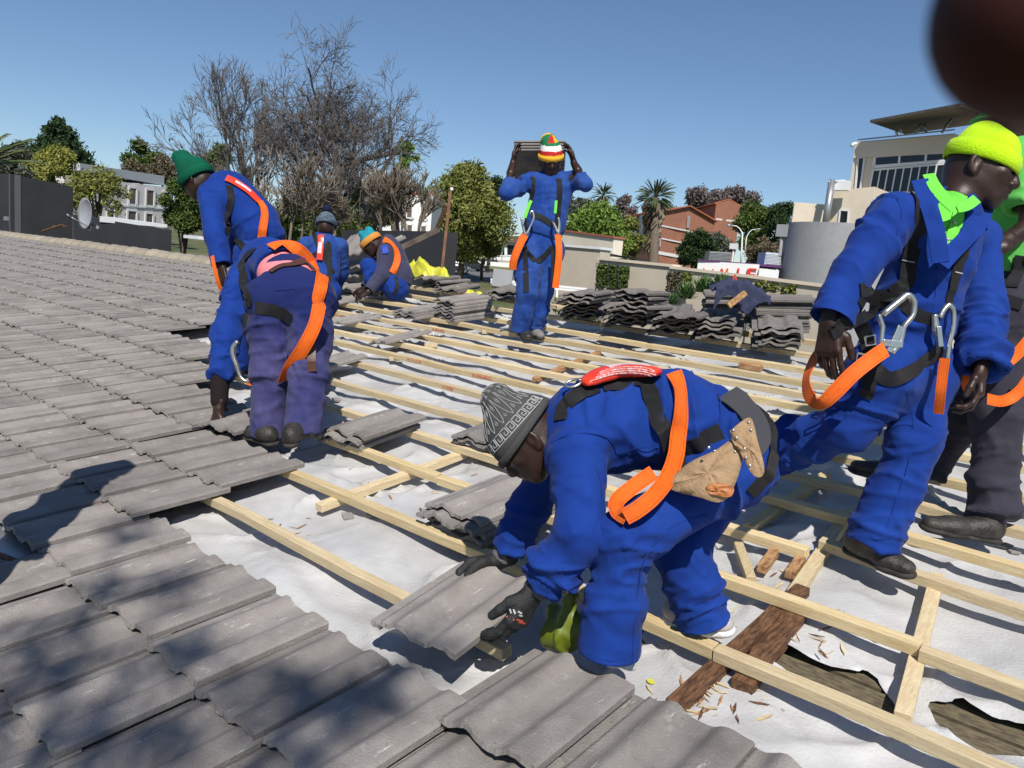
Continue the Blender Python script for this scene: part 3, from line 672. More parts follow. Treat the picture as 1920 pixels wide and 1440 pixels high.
M_WARM = mat('grey_stretch_vest', (.055,.055,.062), rough=.9, spec=.15, bump=.2, bscale=600)
M_BLACK = mat('black_webbing', (.012,.012,.014), rough=.62, spec=.35, bump=.2, bscale=300)
M_ORANGE = mat('orange_webbing', (.92,.16,.012), rough=.62, spec=.3, col2=(.82,.13,.01), nscale=12, fine=(90,.10))
M_ORRED = mat('red_orange_pack', (.80,.06,.018), rough=.35, spec=.5, col2=(.70,.04,.02), nscale=14)
M_LABEL = mat('pale_label', (.72,.55,.56), rough=.5)
M_STEEL = mat('forged_steel', (.55,.54,.48), rough=.28, spec=.5, metal=.9, bump=.1, bscale=60)
M_GLOVE = mat('black_rubber_glove', (.012,.013,.013), rough=.55, spec=.4, col2=(.03,.03,.03), nscale=30, bump=.5, bscale=260)
M_CUFF = mat('dark_knit_cuff', (.022,.016,.017), rough=.97, spec=.1, bump=.6, bscale=240)
M_GCUFF = mat('grey_glove_cuff', (.13,.115,.125), rough=.9, spec=.2, bump=.4, bscale=260)
M_LEATHER = mat('tan_suede', (.40,.27,.155), rough=.88, spec=.15, col2=(.30,.195,.11), nscale=13, bump=.4, bscale=120, streak=((.15,.09,.05),(9,9,9),.68))
M_TANB = mat('smooth_tan_leather', (.45,.17,.055), rough=.5, spec=.4, col2=(.36,.13,.04), nscale=10)
M_BELT = mat('brown_leather_belt', (.075,.030,.018), rough=.35, spec=.5, col2=(.10,.04,.025), nscale=20)
M_BOOT = mat('black_boot_leather', (.016,.014,.013), rough=.5, spec=.45, col2=(.055,.048,.040), nscale=16, bump=.4, bscale=120)
M_SOLE = mat('boot_sole', (.022,.020,.018), rough=.8, spec=.3, col2=(.05,.045,.04), nscale=20)
M_WHITE = mat('white_rubber', (.62,.62,.60), rough=.6)
M_EYE = mat('eye_white', (.55,.50,.46), rough=.2, spec=.6); M_IRIS = mat('eye_iris', (.010,.006,.004), rough=.1, spec=.7)
M_STITCH = mat('light_stitching', (.45,.45,.45), rough=.8); M_STITCHB = mat('dark_stitching', (.16,.035,.01), rough=.8)
def creased(m, scale=7.0, dist=.03, strength=.8):      # sharp small creases in cloth
    nt = m.node_tree; b = nt.nodes['Principled BSDF']; tc = nt.nodes.new('ShaderNodeTexCoord'); n = nt.nodes.new('ShaderNodeTexNoise'); n.noise_type = 'RIDGED_MULTIFRACTAL'
    n.inputs['Scale'].default_value = scale; n.inputs['Detail'].default_value = 2.5; n.inputs['Distortion'].default_value = .9; nt.links.new(tc.outputs['Object'], n.inputs['Vector'])
    bp = nt.nodes.new('ShaderNodeBump'); bp.inputs['Strength'].default_value = strength; bp.inputs['Distance'].default_value = dist; nt.links.new(n.outputs[0], bp.inputs['Height'])
    old = b.inputs['Normal'].links
    if old: nt.links.new(old[0].from_socket, bp.inputs['Normal'])
    nt.links.new(bp.outputs[0], b.inputs['Normal'])
for m_ in (M_BLUE,M_BLUE2,M_DUST,M_FADE,M_GREY,M_NAVY): creased(m_)
creased(M_TARP,2.6,.025,.45); creased(M_LIME,5,.008,.4); creased(M_GRN,5,.008,.4); creased(M_LEATHER,6,.006,.5); creased(M_HOOD,4,.012,.4)
ribbed(M_ORANGE, 46, .55, 1, 'UV', .0012); ribbed(M_BLACK, 46, .6, 1, 'UV', .0012)
def stitched(m, col):                   # two dashed rows of thread along a webbing strap, in its own UV
    nt = m.node_tree; b = nt.nodes['Principled BSDF']; L = nt.links.new; tc = nt.nodes.new('ShaderNodeTexCoord'); sx_ = nt.nodes.new('ShaderNodeSeparateXYZ'); L(tc.outputs['UV'], sx_.inputs[0])
    def mth(op, a, c_=None):
        n = nt.nodes.new('ShaderNodeMath'); n.operation = op
        for i,v in enumerate((a,c_)):
            if v is None: continue
            if isinstance(v,(int,float)): n.inputs[i].default_value = v
            else: L(v, n.inputs[i])
        return n.outputs[0]
    u_ = mth('ABSOLUTE', mth('SUBTRACT', sx_.outputs[0], .5)); band = mth('LESS_THAN', mth('ABSOLUTE', mth('SUBTRACT', u_, .37)), .022)
    dash = mth('LESS_THAN', mth('FRACT', mth('MULTIPLY', sx_.outputs[1], 9.0)), .55); k = mth('MULTIPLY', band, dash)
    mx = nt.nodes.new('ShaderNodeMix'); mx.data_type = 'RGBA'; old = b.inputs['Base Color'].links[0].from_socket; L(k, mx.inputs[0]); L(old, mx.inputs[6]); mx.inputs[7].default_value = (*col,1); L(mx.outputs[2], b.inputs['Base Color'])
stitched(M_ORANGE, (.16,.03,.005))
# ---- head
def head_fld(F, c, R, s_, f, u, sc_=1.0, neck=None, ear=True, k=.012):
    """c centre of the skull; R rows side,fwd,up"""
    c = Vector(c); S = lambda a,b,d: c + s_*(a*sc_) + f*(b*sc_) + u*(d*sc_)
    F.ell(c, R, np.array([.076,.094,.098])*sc_, .01)
    F.ell(S(0,.022,-.045), R, np.array([.062,.072,.070])*sc_, .03)           # face mass
    F.cap(S(0,.062,-.098), S(0,.050,-.088), .026*sc_, .034*sc_, .03)            # chin
    for q in (-1,1):
        F.cap(S(q*.050,-.002,-.066), S(q*.022,.060,-.098), .019*sc_, .018*sc_, .03)   # jaw line
        F.ell(S(q*.040,.068,-.030), R, np.array([.020,.017,.016])*sc_, .018)    # cheek bone
        F.cap(S(q*.012,.090,.004), S(q*.042,.076,.006), .0105*sc_, .0095*sc_, .014)     # brow
        F.ell(S(q*.030,.093,-.013), R, np.array([.015,.012,.0095])*sc_, .010, sub=True) # eye socket
        F.ell(S(q*.030,.078,-.014), R, np.array([.0135,.0125,.0115])*sc_, .004)        # lids
        F.cap(S(q*.013,.099,-.050), S(q*.007,.102,-.048), .0085*sc_, .0095*sc_, .008)   # nostrils
        if ear:
            F.ell(S(q*.080,-.006,-.024), np.array([R[0]*.93+R[1]*.37*-q*-1, R[1]*.93-R[0]*.37*q, R[2]]), np.array([.0085,.019,.032])*sc_, .006)
            F.ell(S(q*.089,.000,-.020), R, np.array([.006,.010,.018])*sc_, .004, sub=True)
            F.ell(S(q*.078,-.002,-.050), R, np.array([.008,.010,.011])*sc_, .006)
    F.cap(S(0,.092,-.008), S(0,.108,-.044), .0085*sc_, .0125*sc_, .010)           # nose
    F.cap(S(0,.086,-.062), S(0,.092,-.066), .014*sc_, .010*sc_, .014)            # mouth mound
    F.cap(S(-.018,.088,-.070), S(.018,.088,-.070), .0075*sc_, .0075*sc_, .006); F.cap(S(0,.096,-.0695), S(0,.094,-.070), .0075*sc_, .0075*sc_, .006)
    F.cap(S(-.016,.086,-.0835), S(.016,.086,-.0835), .0085*sc_, .0085*sc_, .006); F.cap(S(-.004,.094,-.084), S(.004,.094,-.084), .008*sc_, .008*sc_, .006)
    F.cap(S(-.022,.101,-.0768), S(.022,.101,-.0768), .0016*sc_, .0016*sc_, .003, sub=True)
    if neck is not None:
        F.cap(S(0,-.020,-.060), neck, .052*sc_, .058, .03)
        F.cap(S(0,-.040,-.040), neck, .045*sc_, .050, .03)
    return S
def eyes(S, s_, f, u, parent, sc_):
    for q in (-1,1):
        for nm,m_,r,off in (('eye',M_EYE,.0105,.0805),):
            F = Fld().ell(S(q*.030,off,-.014), np.array([s_,f,u]), np.array([r,r,.0062])*sc_)
            surf(nm, F, .0022, m_, parent, keep=False)
# ---- hand: palm, four fingers, thumb
def hand_fld(F, wr, fdir, pn, side, curl=(.5,.55,.6,.65), spread=.10, thumb=(.5,.5), sc_=1.0, r0=0.0, k=.008, thumb_out=.9):
    """wr wrist; fdir towards fingers; pn palm-side normal; side = towards the thumb; curl per finger (radians per joint)"""
    wr = Vector(wr); fd = unit(fdir); pn = unit(Vector(pn)-fd*Vector(pn).dot(fd)); sd = fd.cross(pn).normalized(); sd = sd if sd.dot(Vector(side))>0 else -sd
    s_ = sc_; L = .085*s_
    for q,r in ((.030,.0155),(.010,.017),(-.010,.0165),(-.030,.0145)):
        F.cap(wr+sd*q*.55*s_, wr+fd*L+sd*q*1.0*s_-pn*.002, (r-.001)*s_+r0, (r-.003)*s_+r0, .012)
    F.cap(wr-fd*.035*s_, wr+fd*.02*s_, .024*s_+r0, .024*s_+r0, .015, flat=pn, q=.78)
    fl = ((.031,.043,.026,.021,.0098),(.0105,.048,.030,.022,.0100),(-.0105,.044,.028,.021,.0095),(-.0305,.034,.021,.018,.0085))
    tips = []
    for i,(q,a,b,c_,r) in enumerate(fl):
        p = wr+fd*(L+(.004 if i in (1,2) else -.004)*s_)+sd*q*s_; d = (fd+sd*spread*(1.5-i)*.6).normalized(); cu = curl[i]
        dd = d.copy(); axis = dd.cross(pn).normalized()
        for j,l in enumerate((a,b,c_)):
            an = cu*(.75 if j==0 else 1.05); dd = (dd*math.cos(an)+axis.cross(dd)*math.sin(an)).normalized() if True else dd
            p2 = p+dd*l*s_; F.cap(p,p2,(r-.0006*j)*s_+r0,(r-.0006*(j+1))*s_+r0,.004); p = p2
        tips.append(p)
    p = wr+fd*.022*s_+sd*.026*s_+pn*.006*s_; d = (fd*.75+sd*thumb_out+pn*.35).normalized()
    F.cap(wr+fd*.012*s_+sd*.010*s_, p+d*.03*s_, .015*s_+r0, .0135*s_+r0, .012); p = p+d*.03*s_
    d2 = (d+fd*thumb[0]+pn*thumb[1]*.6-sd*.25).normalized(); p2 = p+d2*.034*s_; F.cap(p,p2,.0120*s_+r0,.0110*s_+r0,.005)
    d3 = (d2+fd*thumb[0]*.3+pn*thumb[1]*.5-sd*.2).normalized(); p3 = p2+d3*.027*s_; F.cap(p2,p3,.0110*s_+r0,.0092*s_+r0,.004)
    return tips+[p3]
# ---- boot
def boot(heel, toe, up, parent, ankle, sc_=1., mt=None, ms=None, high=True, name='boot', h=.006):
    heel = Vector(heel); toe = Vector(toe); d = (toe-heel).normalized(); u = (Vector(up)-d*Vector(up).dot(d)).normalized(); R = np.array([d.cross(u),d,u]); L = (toe-heel).length
    P = lambda a,b,c_=0: heel + d*(a*L) + u*b + d.cross(u)*c_
    F = Fld(); F.cap(P(.14,.045), P(.30,.050), .036,.040,.03); F.cap(P(.30,.050),P(.62,.036),.042,.040,.03, flat=u,q=.85); F.cap(P(.62,.036),P(.86,.034),.043,.036,.03, flat=u,q=.72)
    if high: F.cap(P(.17,.06), Vector(ankle)+u*.03, .040,.046,.03)
    F.plane(P(.5,.012), -u, .5)
    o = surf(name, F, h, mt or M_BOOT, parent, keep=True)
    G = Fld(); G.cap(P(.13,.012), P(.35,.012), .041,.036,.01, flat=u,q=.42); G.cap(P(.35,.012),P(.66,.012),.036,.047,.01, flat=u,q=.42); G.cap(P(.66,.012),P(.87,.014),.047,.040,.01, flat=u,q=.42)
    G.plane(P(.5,-.006), -u, .5); so_ = surf('sole', G, h, ms or M_SOLE, o, keep=False)
    return o
# ---- straps: ribbons laid on whatever the figure wears
class Body:
    def __init__(s, root): s.root = root; s.s = []
    def bvh(s):
        V = []; F = []
        for v,f in s.s:
            F += [tuple(int(i)+len(V) for i in q) for q in f]; V += [Vector(p) for p in v]
        s.b = BVHTree.FromPolygons(V,F)
    def at(s, x, y, lift=.004, back=None):
        r = (cR*((x-960)/FPX)+cD*((y-720)/FPX)+cF).normalized(); o = CAM + r*.25
        q = s.b.ray_cast(o, r)
        if q[0] is None: 
            q = s.b.find_nearest(P3(x,y,back or 2.5))
            return q[0]+q[1]*lift, q[1]
        return q[0]-r*0+q[1]*lift*(1 if q[1].dot(r)<0 else -1), (q[1] if q[1].dot(r)<0 else -q[1])
def smooth_path(P, n, it=2):
    P = [Vector(p) for p in P]
    if len(P) < 3: return [P[0].lerp(P[-1], i/(n-1)) for i in range(n)]
    out = []; m_ = len(P)-1
    for i in range(n):
        t = i/(n-1)*m_; k = min(int(t), m_-1); t -= k
        p0 = P[max(k-1,0)]; p1 = P[k]; p2 = P[k+1]; p3 = P[min(k+2,m_)]
        out.append(.5*((2*p1)+(p2-p0)*t+(2*p0-5*p1+4*p2-p3)*t*t+(3*p1-p0-3*p2+p3)*t**3))
    return out
def ribbon(name, pts, nrm, width, thick, m_, parent, n=40, uvw=.045, hug=None, lift=.004):
    """pts 3D; nrm one normal per pt (facing out); hug = BVH to settle on"""
    P = smooth_path(pts, n); N = [v.normalized() for v in smooth_path(nrm, n)]
    if hug:
        Q = []
        for p,nn in zip(P,N):
            r = hug.ray_cast(p+nn*.08, -nn, .16)
            Q.append(r[0]+nn*lift if r[0] else p)
        P = [ (Q[max(i-1,0)]+Q[i]*2+Q[min(i+1,n-1)])/4 for i in range(n)]
    V=[];F=[];U=[]; l = 0
    for i in range(n):
        d = (P[min(i+1,n-1)]-P[max(i-1,0)]).normalized(); nn = (N[i]-d*N[i].dot(d)); nn = nn.normalized() if nn.length>1e-5 else d.orthogonal().normalized(); sd = d.cross(nn)
        if i: l += (P[i]-P[i-1]).length
        for a,b_ in ((-.5,0),(-.5,1),(-.25,1.15),(.25,1.15),(.5,1),(.5,0)):
            V.append(P[i]+sd*width*a+nn*thick*b_); U.append((a+.5, l/uvw))
        if i:
            k = (i-1)*6
            for j in range(6): F.append((k+j,k+(j+1)%6,k+6+(j+1)%6,k+6+j))
    F.append(tuple(range(5,-1,-1))); e=(n-1)*6; F.append(tuple(e+j for j in range(6)))
    o = mesh_obj(name, V, F, m_, parent, True, uvs=U); o.data.set_sharp_from_angle(angle=rad(50)); return o
def strap(B, name, pix, width, m_, thick=.0025, n=None, lift=.004, parent=None):
    pts=[];nn=[]
    for q in pix:
        if len(q)==3: p = P3(*q); r = -(p-CAM).normalized(); pts.append(p); nn.append(r)
        else: p,nv = B.at(q[0],q[1],lift); pts.append(p); nn.append(nv)
    return ribbon(name, pts, nn, width, thick, m_, parent or B.root, n or max(16,len(pix)*9), hug=None)
def strap_hug(B, name, pix, width, m_, thick=.0025, n=None, lift=.004, parent=None):
    pts=[];nn=[]
    for q in pix:
        p,nv = B.at(q[0],q[1],lift); pts.append(p); nn.append(nv)
    return ribbon(name, pts, nn, width, thick, m_, parent or B.root, n or max(16,len(pix)*9), hug=B.b, lift=lift)
def stitches(B, name, ribbon_obj, a, step=3):
    pass
# ---- knitted hat
def beanie(c, R, s_, f, u, m_, parent, sc_=1., tilt=0., tall=.0, lean=(0,0), brim=.045, brimm=None, h=.005, low=-.01, slouch=None, name='knitted_hat'):
    c = Vector(c); S = lambda a,b,d: c + s_*(a*sc_) + f*(b*sc_) + u*(d*sc_)
    F = Fld(); F.ell(c+u*.010*sc_, R, np.array([.088,.106,.108])*sc_, .01)
    if tall: F.cap(S(0,0,.05), S(lean[0],lean[1],.05+tall), .072*sc_, .045*sc_, .05)
    if slouch: 
        for (a,b,d,r) in slouch: F.cap(S(0,0,.06), S(a,b,d), r*sc_*1.2, r*sc_, .03)
    F.plane(S(0,.0,low)+f*0, -(u+f*tilt), .6)
    Fi = F
    o = surf(name, F, h, m_, parent, rlx=2)
    # turned-up band
    V=[];Fc=[];n=56; rows=6; ub = (u+f*tilt).normalized(); fb = (f-ub*f.dot(ub)).normalized(); sb = fb.cross(ub)
    prof_ = [(0,-.0),(.0035,-.006),(.009,-.002),(.0105,brim*.5),(.009,brim*.92),(.003,brim)]
    for (dr,dz) in prof_:
        for i in range(n):
            a = 2*math.pi*i/n; z = low+dz/1.0
            zz = max(-1,min(1,(z-.010)/.108)); kk = math.sqrt(max(.1,1-zz*zz))
            rip = .0006*math.sin(i*math.pi)
            p = S(0,0,z)+ (sb*math.cos(a)*(.088*kk*sc_+dr*sc_+rip) + fb*math.sin(a)*(.106*kk*sc_+dr*sc_+rip))
            V.append(p)
    for r_ in range(len(prof_)-1):
        for i in range(n): a=r_*n+i; b=r_*n+(i+1)%n; Fc.append((a,b,b+n,a+n))
    bo = mesh_obj('hat_band', V, Fc, brimm or m_, o, True)
    so_ = bo.modifiers.new('thick','SOLIDIFY'); so_.thickness = .003; so_.offset = -1
    return o, S
# ================================================================ PEOPLE
def multi(name, parts, m_, parent, keep=True):
    VV=[];FF=[];k=0
    for fld,h in parts:
        V,F = fld.mesh(h); V = relax(V,F,1,.4)
        if keep: CUR_SURF.append((V,F))
        VV.append(V); FF.append(F+k); k += len(V)
    return mesh_obj(name, np.concatenate(VV), np.concatenate(FF), m_, parent, True)
def J3(d): return {k: P3(*v) if len(v)==3 else v for k,v in d.items()}
def figure(label, J, head, jm, tm, hands={}, h=.009, hh=.005, sw=1.0, jr=(.074,.060,.050), tr=(.098,.080,.072,.078), torso=(.168,.158,.165), tq=.72, hem=.25,
           famp=.010, seed=0, group=None, hatfn=None, jacket=True, cuffcut=True, ankcut=True, legs=('L','R'), arms=('L','R'), cut=None, waist=None, front=None, eyes_=True, bsc=1., neckr=.056, fseg=26, sleeve_end=1.0, pelr=.125, collar=True, sleeves=None):
    """J: joints in world space; head=(centre,face dir,up dir,scale)"""
    global CUR_SURF; CUR_SURF = []
    feet = J.get('base') or (J['anL']+J['anR'])/2
    root = empty('person', feet); tag(root, label, 'person', group)
    c, fd, ud, hs = head; R, s_, f, u = axes3(fd, ud)
    sp_ = (J['neck']-J['pelvis']).normalized(); sa = (J['shL']-J['shR']).normalized()
    fr = Vector(front) if front is not None else sa.cross(sp_); fr = (fr - sp_*fr.dot(sp_)).normalized()
    # --- body, one continuous surface: torso, limbs, neck and head, hands
    A = Fld()
    A.cap(J['shL'],J['shR'],.055,.055,.05); A.cap(J['chest'],J['belly'],.125,.115,.05,flat=fr,q=.75); A.cap(J['belly'],J['pelvis'],.115,.115,.05,flat=fr,q=.8); A.cap(J['hipL'],J['hipR'],.085,.085,.05)
    for q in arms: A.chain([J['sh'+q],J['el'+q],J['wr'+q]],[.048,.038,.026],.03)
    for q in legs: A.chain([J['hip'+q],J['kn'+q],J['an'+q]],[.078,.054,.038],.03)
    A.cap(J['neck'],J['chest'],.055,.08,.05)
    H = Fld(); S = head_fld(H, c, R, s_, f, u, hs, neck=J['neck'])
    parts = [(A,h*1.3),(H,hh)]
    for q in arms:
        if q in hands and hands[q].get('skin',True):
            hd = hands[q]; G = Fld(); wr = J['wr'+q]; el = J['el'+q]
            G.cap(wr+(el-wr)*.35, wr, .036, .027, .02)
            hand_fld(G, wr, hd['dir'], hd['pn'], hd['side'], hd.get('curl',(.3,.35,.4,.45)), sc_=hd.get('sc',1.), thumb=hd.get('thumb',(.5,.4)), thumb_out=hd.get('out',.9), spread=hd.get('spread',.1)); parts.append((G,hd.get('h',.0035)))
    body = multi('body', parts, M_SKIN, root)
    CUR_SURF.pop(0)
    if eyes_: eyes(S, s_, f, u, body, hs)
    # --- trousers
    T = Fld(); T.cap(J['hipL'],J['hipR'],pelr,pelr,.05,flat=fr,q=.92); T.cap(J['pelvis'],J['belly'],torso[1]*.97,torso[1]*.9,.04,flat=fr,q=tq)
    for q in legs: T.chain([J['hip'+q],J['kn'+q]],[tr[0],tr[1]],.05); T.chain([J['kn'+q],J['an'+q]],[tr[2],tr[3]],.03)
    T.plane(waist or J['belly']+(J['neck']-J['belly'])*.12, (J['neck']-J['belly']), .26)
    segs = [(J['pelvis'],J['belly'],.16,.55,14)]
    for q in legs:
        if ankcut: d_ = (J['an'+q]-J['kn'+q]).normalized(); T.plane(J['an'+q], d_, .10); T.cap(J['an'+q]-d_*.05, J['an'+q]+d_*.1, tr[3]-.022, tr[3]-.022, .003, sub=True)
        segs += [(J['hip'+q],J['kn'+q],.10,1.0,fseg*.7),(J['kn'+q],J['an'+q],.09,1.35,fseg)]
    tro = surf('trousers', T, h, tm, root, segs, famp, seed+5)
    # --- jacket
    jk = None
    if jacket:
        K = Fld(); K.cap(J['shL']-sa*.03,J['shR']+sa*.03,jr[0]*.98,jr[0]*.98,.05)
        K.cap(J['chest'],J['belly'],torso[0],torso[1],.05,flat=fr,q=tq)
        he = J['belly']+(J['pelvis']-J['belly']).normalized()*hem
        K.cap(J['belly'],he,torso[1],torso[2],.04,flat=fr,q=tq)
        K.cap(J['neck']-sp_*.05,J['chest'],.085,.13,.05,flat=fr,q=.85)
        if collar: K.cap(J['neck']-sp_*.02, J['neck']+(Vector(c)-J['neck'])*.12+sp_*.012, .074,.068,.02); K.cap(J['neck']+(Vector(c)-J['neck'])*.05, J['neck']+(Vector(c)-J['neck'])*.9, .058,.060,.004, sub=True)
        ax_ = (he-J['belly']).normalized(); K.plane(he, ax_, .30); K.cap(he-ax_*.03, he+ax_*.1, torso[2]-.024, torso[2]-.024,.003,flat=fr,q=tq,sub=True)
        segs = [(J['chest'],he,.15,.75,15),(J['shL'],J['shR'],.10,.7,14)]
        for q in arms:
            if sleeve_end <= 0: E_ = J['sh'+q].lerp(J['el'+q], 1+sleeve_end); K.chain([J['sh'+q],E_],[jr[0],jr[1]],.035); d_ = (J['el'+q]-J['sh'+q]).normalized(); re_ = jr[1]
            else: E_ = J['el'+q].lerp(J['wr'+q], sleeve_end); K.chain([J['sh'+q],J['el'+q],E_],[jr[0],jr[1],jr[2]],.035); d_ = (J['wr'+q]-J['el'+q]).normalized(); re_ = jr[2]
            if cuffcut: K.plane(E_-d_*.004, d_, .085+re_*.4); K.cap(E_-d_*.05, E_+d_*.1, re_-.019, re_-.019, .003, sub=True)
            segs += [(J['sh'+q],J['el'+q],.085,1.0,20),(J['el'+q],J['wr'+q],.075,1.2,26)]
        if cut: cut(K)
        jk = surf('jacket', K, h, jm, root, segs, famp*.9, seed)
    hat = hatfn(c, R, s_, f, u, root) if hatfn else None
    B = Body(root); B.s = list(CUR_SURF); B.fr = fr; B.sp = sp_; B.S = S; B.hat = hat; B.body = body; B.jacket = jk; B.trousers = tro; B.f = f; B.u = u; B.sd = s_; B.bvh()
    return B
def hook(B, pts, r=.006, name='snap_hook', parent=None, gate=True, d=None):
    """forged hook drawn as a rod along the given points (x,y,depth)"""
    P = smooth_path([P3(*p) for p in pts], 26); n = len(P); mb = MB(); mb.tube(P, [r*(1.25 if i<n*.45 else 1) for i in range(n)], 7)
    o = mb.build(name, M_STEEL, parent or B.root, smooth=True); return o
def UP(x,y): return -cD*y + cR*x           # direction in the picture plane: right x, up y
def DIR(x,y,z=0): return (cR*x - cD*y + cF*z).normalized()   # right, up, away
# ------------------------------------------------ the bent roofer in front
J = J3(dict(neck=(1056,795,2.30), chest=(1115,800,2.29), belly=(1255,782,2.28), pelvis=(1355,825,2.28), shL=(1082,856,2.15), shR=(1075,800,2.46),
    elL=(1088,1005,2.06), wrL=(1012,1096,2.12), elR=(990,955,2.55), wrR=(950,1035,2.56), hipL=(1370,880,2.20), hipR=(1360,868,2.38), knL=(1168,1015,2.08), anL=(1140,1222,2.12),
    knR=(1275,1030,2.32), anR=(1322,1168,2.34)))
def hatF(c,R,s_,f,u,root):
    o,S = beanie(c,R,s_,f,u,mat('grey_knit',(.085,.083,.080),rough=.95,spec=.1,bump=.6,bscale=420,fine=(300,.12)),root,1.03,tilt=.12,brim=.018,h=.004,slouch=[(0,-.02,.12,.05)],low=.000)
    # greek key band and lozenge lattice knitted into the hat: fine raised yarn
    bv = BVHTree.FromPolygons([v.co.copy() for v in o.data.vertices],[tuple(p.vertices) for p in o.data.polygons])
    def on(a, e):                        # a angle round, e height along the hat axis
        cc = S(0,-.005,.0+e); d = (s_*math.cos(a)+f*math.sin(a)).normalized()
        if e > .075: cc = S(0,-.005,.05); el = (e-.075)/.05*1.35+.24; d = (d*math.cos(el)+u*math.sin(el)).normalized(); 
        r = bv.ray_cast(cc+d*.25, -d, .25); p = r[0] if r[0] else cc+d*.09; return p + d*.0006
    mb = MB(); M_ = mat('pale_yarn',(.40,.40,.39),rough=.95)
    def line(q, w=.0013):
        P=[]
        for i in range(len(q)-1):
            (a0,e0),(a1,e1) = q[i],q[i+1]; k = max(1,int(math.hypot((a1-a0)*.1,e1-e0)/.006))
            P += [on(a0+(a1-a0)*t/k, e0+(e1-e0)*t/k) for t in range(k)]
        P.append(on(*q[-1])); mb.tube(P, w, 4, False)
    N = 22; st = 2*math.pi/N; e0,e1 = .030,.056; H_ = e1-e0
    for i in range(N):
        a = i*st; X = lambda t: a+st*t
        Y = lambda t: e0+H_*t
        line([(X(0),Y(0)),(X(0),Y(1)),(X(.80),Y(1)),(X(.80),Y(.28)),(X(.34),Y(.28)),(X(.34),Y(.64)),(X(.56),Y(.64))],.0017); line([(X(0),Y(0)),(X(1),Y(0))],.0017)
    for i in range(13):
        a = i*2*math.pi/13
        line([(a+ t*.40, .064+.075*t) for t in np.linspace(0,1,12)],.0009); line([(a- t*.40, .064+.075*t) for t in np.linspace(0,1,12)],.0009)
        for e in (.079,.101):
            for dx in (0,):
                aa = a + (.24 if e < .08 else 0); r_ = .045
                line([(aa-r_,e),(aa,e+.006),(aa+r_,e),(aa,e-.006),(aa-r_,e)],.0009)
    mb.build('knit_pattern', M_, o, smooth=True)
    return o
hF = P3(985,815,2.26)
FB = figure('bent roofer in blue overalls laying a tile, with grey patterned beanie and suede pouch', J, (hF, DIR(-.66,-.74,-.02), DIR(-.76,.66,.05), 1.0), M_BLUE, M_BLUE,
    h=.0066, hh=.0035, torso=(.160,.156,.158), tq=.86, hem=.17, famp=.024, seed=3, jr=(.078,.064,.056), tr=(.100,.080,.076,.084), pelr=.115, hatfn=hatF, front=DIR(.1,-1,0), fseg=24)
# gloves
G = Fld(); wr = J['wrL']; g1 = P3(955,1150,2.13)
tL = hand_fld(G, P3(1000,1110,2.12), DIR(-.50,-.86,.02), DIR(-.66,.36,.62), DIR(-.6,.6,0), curl=(.34,.38,.42,.46), sc_=1.08, r0=.003, thumb=(.7,.4), thumb_out=.45, spread=-.03)
surf('glove', G, .0032, M_GLOVE, FB.root, rlx=1)
G = Fld(); hand_fld(G, P3(935,1052,2.56), DIR(-.93,-.22,.1), DIR(-.1,-.75,-.55), DIR(0,-.6,-.6), curl=(.85,.8,.6,.5), sc_=1.08, r0=.0028, thumb=(.5,.9), thumb_out=.8)
surf('glove', G, .0032, M_GLOVE, FB.root, rlx=1)
for (a,b,c_) in (((1040,1078,2.10),(1012,1096,2.12),(1000,1112,2.12)),((962,1008,2.555),(950,1032,2.56),(936,1048,2.56))):
    F = Fld(); F.cap(P3(*a),P3(*b),.043,.038,.01); surf('knit_cuff', F, .005, M_CUFF, FB.root)
    F = Fld(); F.cap(P3(*b),P3(*c_),.036,.035,.01); F.plane(P3(*c_),P3(*c_)-P3(*b),.07); surf('glove_cuff', F, .004, M_GCUFF, FB.root)
# shoes: pale canvas trainers
boot(P3(1172,1250,2.17),P3(1108,1232,2.08),RV(0,0,1),FB.root,J['anL'],mt=mat('pale_shoe',(.42,.38,.36),rough=.8,bump=.3),ms=M_WHITE,high=False,name='shoe')
boot(P3(1250,1165,2.42),P3(1372,1192,2.30),RV(0,0,1),FB.root,J['anR'],mt=mat('pale_shoe',(.42,.38,.36)),ms=M_WHITE,high=False,name='shoe')
# harness
FB.s = list(CUR_SURF); FB.bvh()
strap_hug(FB,'shoulder_strap',[(1052,790),(1056,768),(1068,752),(1090,738),(1120,730)],.042,M_BLACK)
strap_hug(FB,'shoulder_strap',[(1130,728),(1205,716),(1222,745),(1232,780),(1246,815),(1262,860)],.046,M_BLACK)
strap_hug(FB,'waist_belt',[(1258,858),(1290,838),(1325,820),(1352,808)],.045,M_BLACK)
strap_hug(FB,'thigh_strap',[(1405,745),(1430,775),(1448,810),(1450,850),(1440,890),(1405,925)],.042,M_BLACK)
strap(FB,'vest_edge',[(1362,740),(1385,755),(1412,790),(1412,822),(1390,850)],.09,M_WARM,thick=.004)
strap(FB,'lanyard',[(1176,970,1.985),(1158,958,2.02),(1158,938,2.05),(1188,912,2.08),(1225,886,2.10)],.041,M_ORANGE,thick=.003,n=40)
lp = [(1266,704),(1270,735),(1272,775),(1272,815,2.10),(1267,855,2.05),(1252,895,2.01),(1226,930,1.985),(1196,955,1.975),(1172,969,1.98)]
ln = strap(FB,'lanyard',lp,.043,M_ORANGE,thick=.003,lift=.012,n=90)
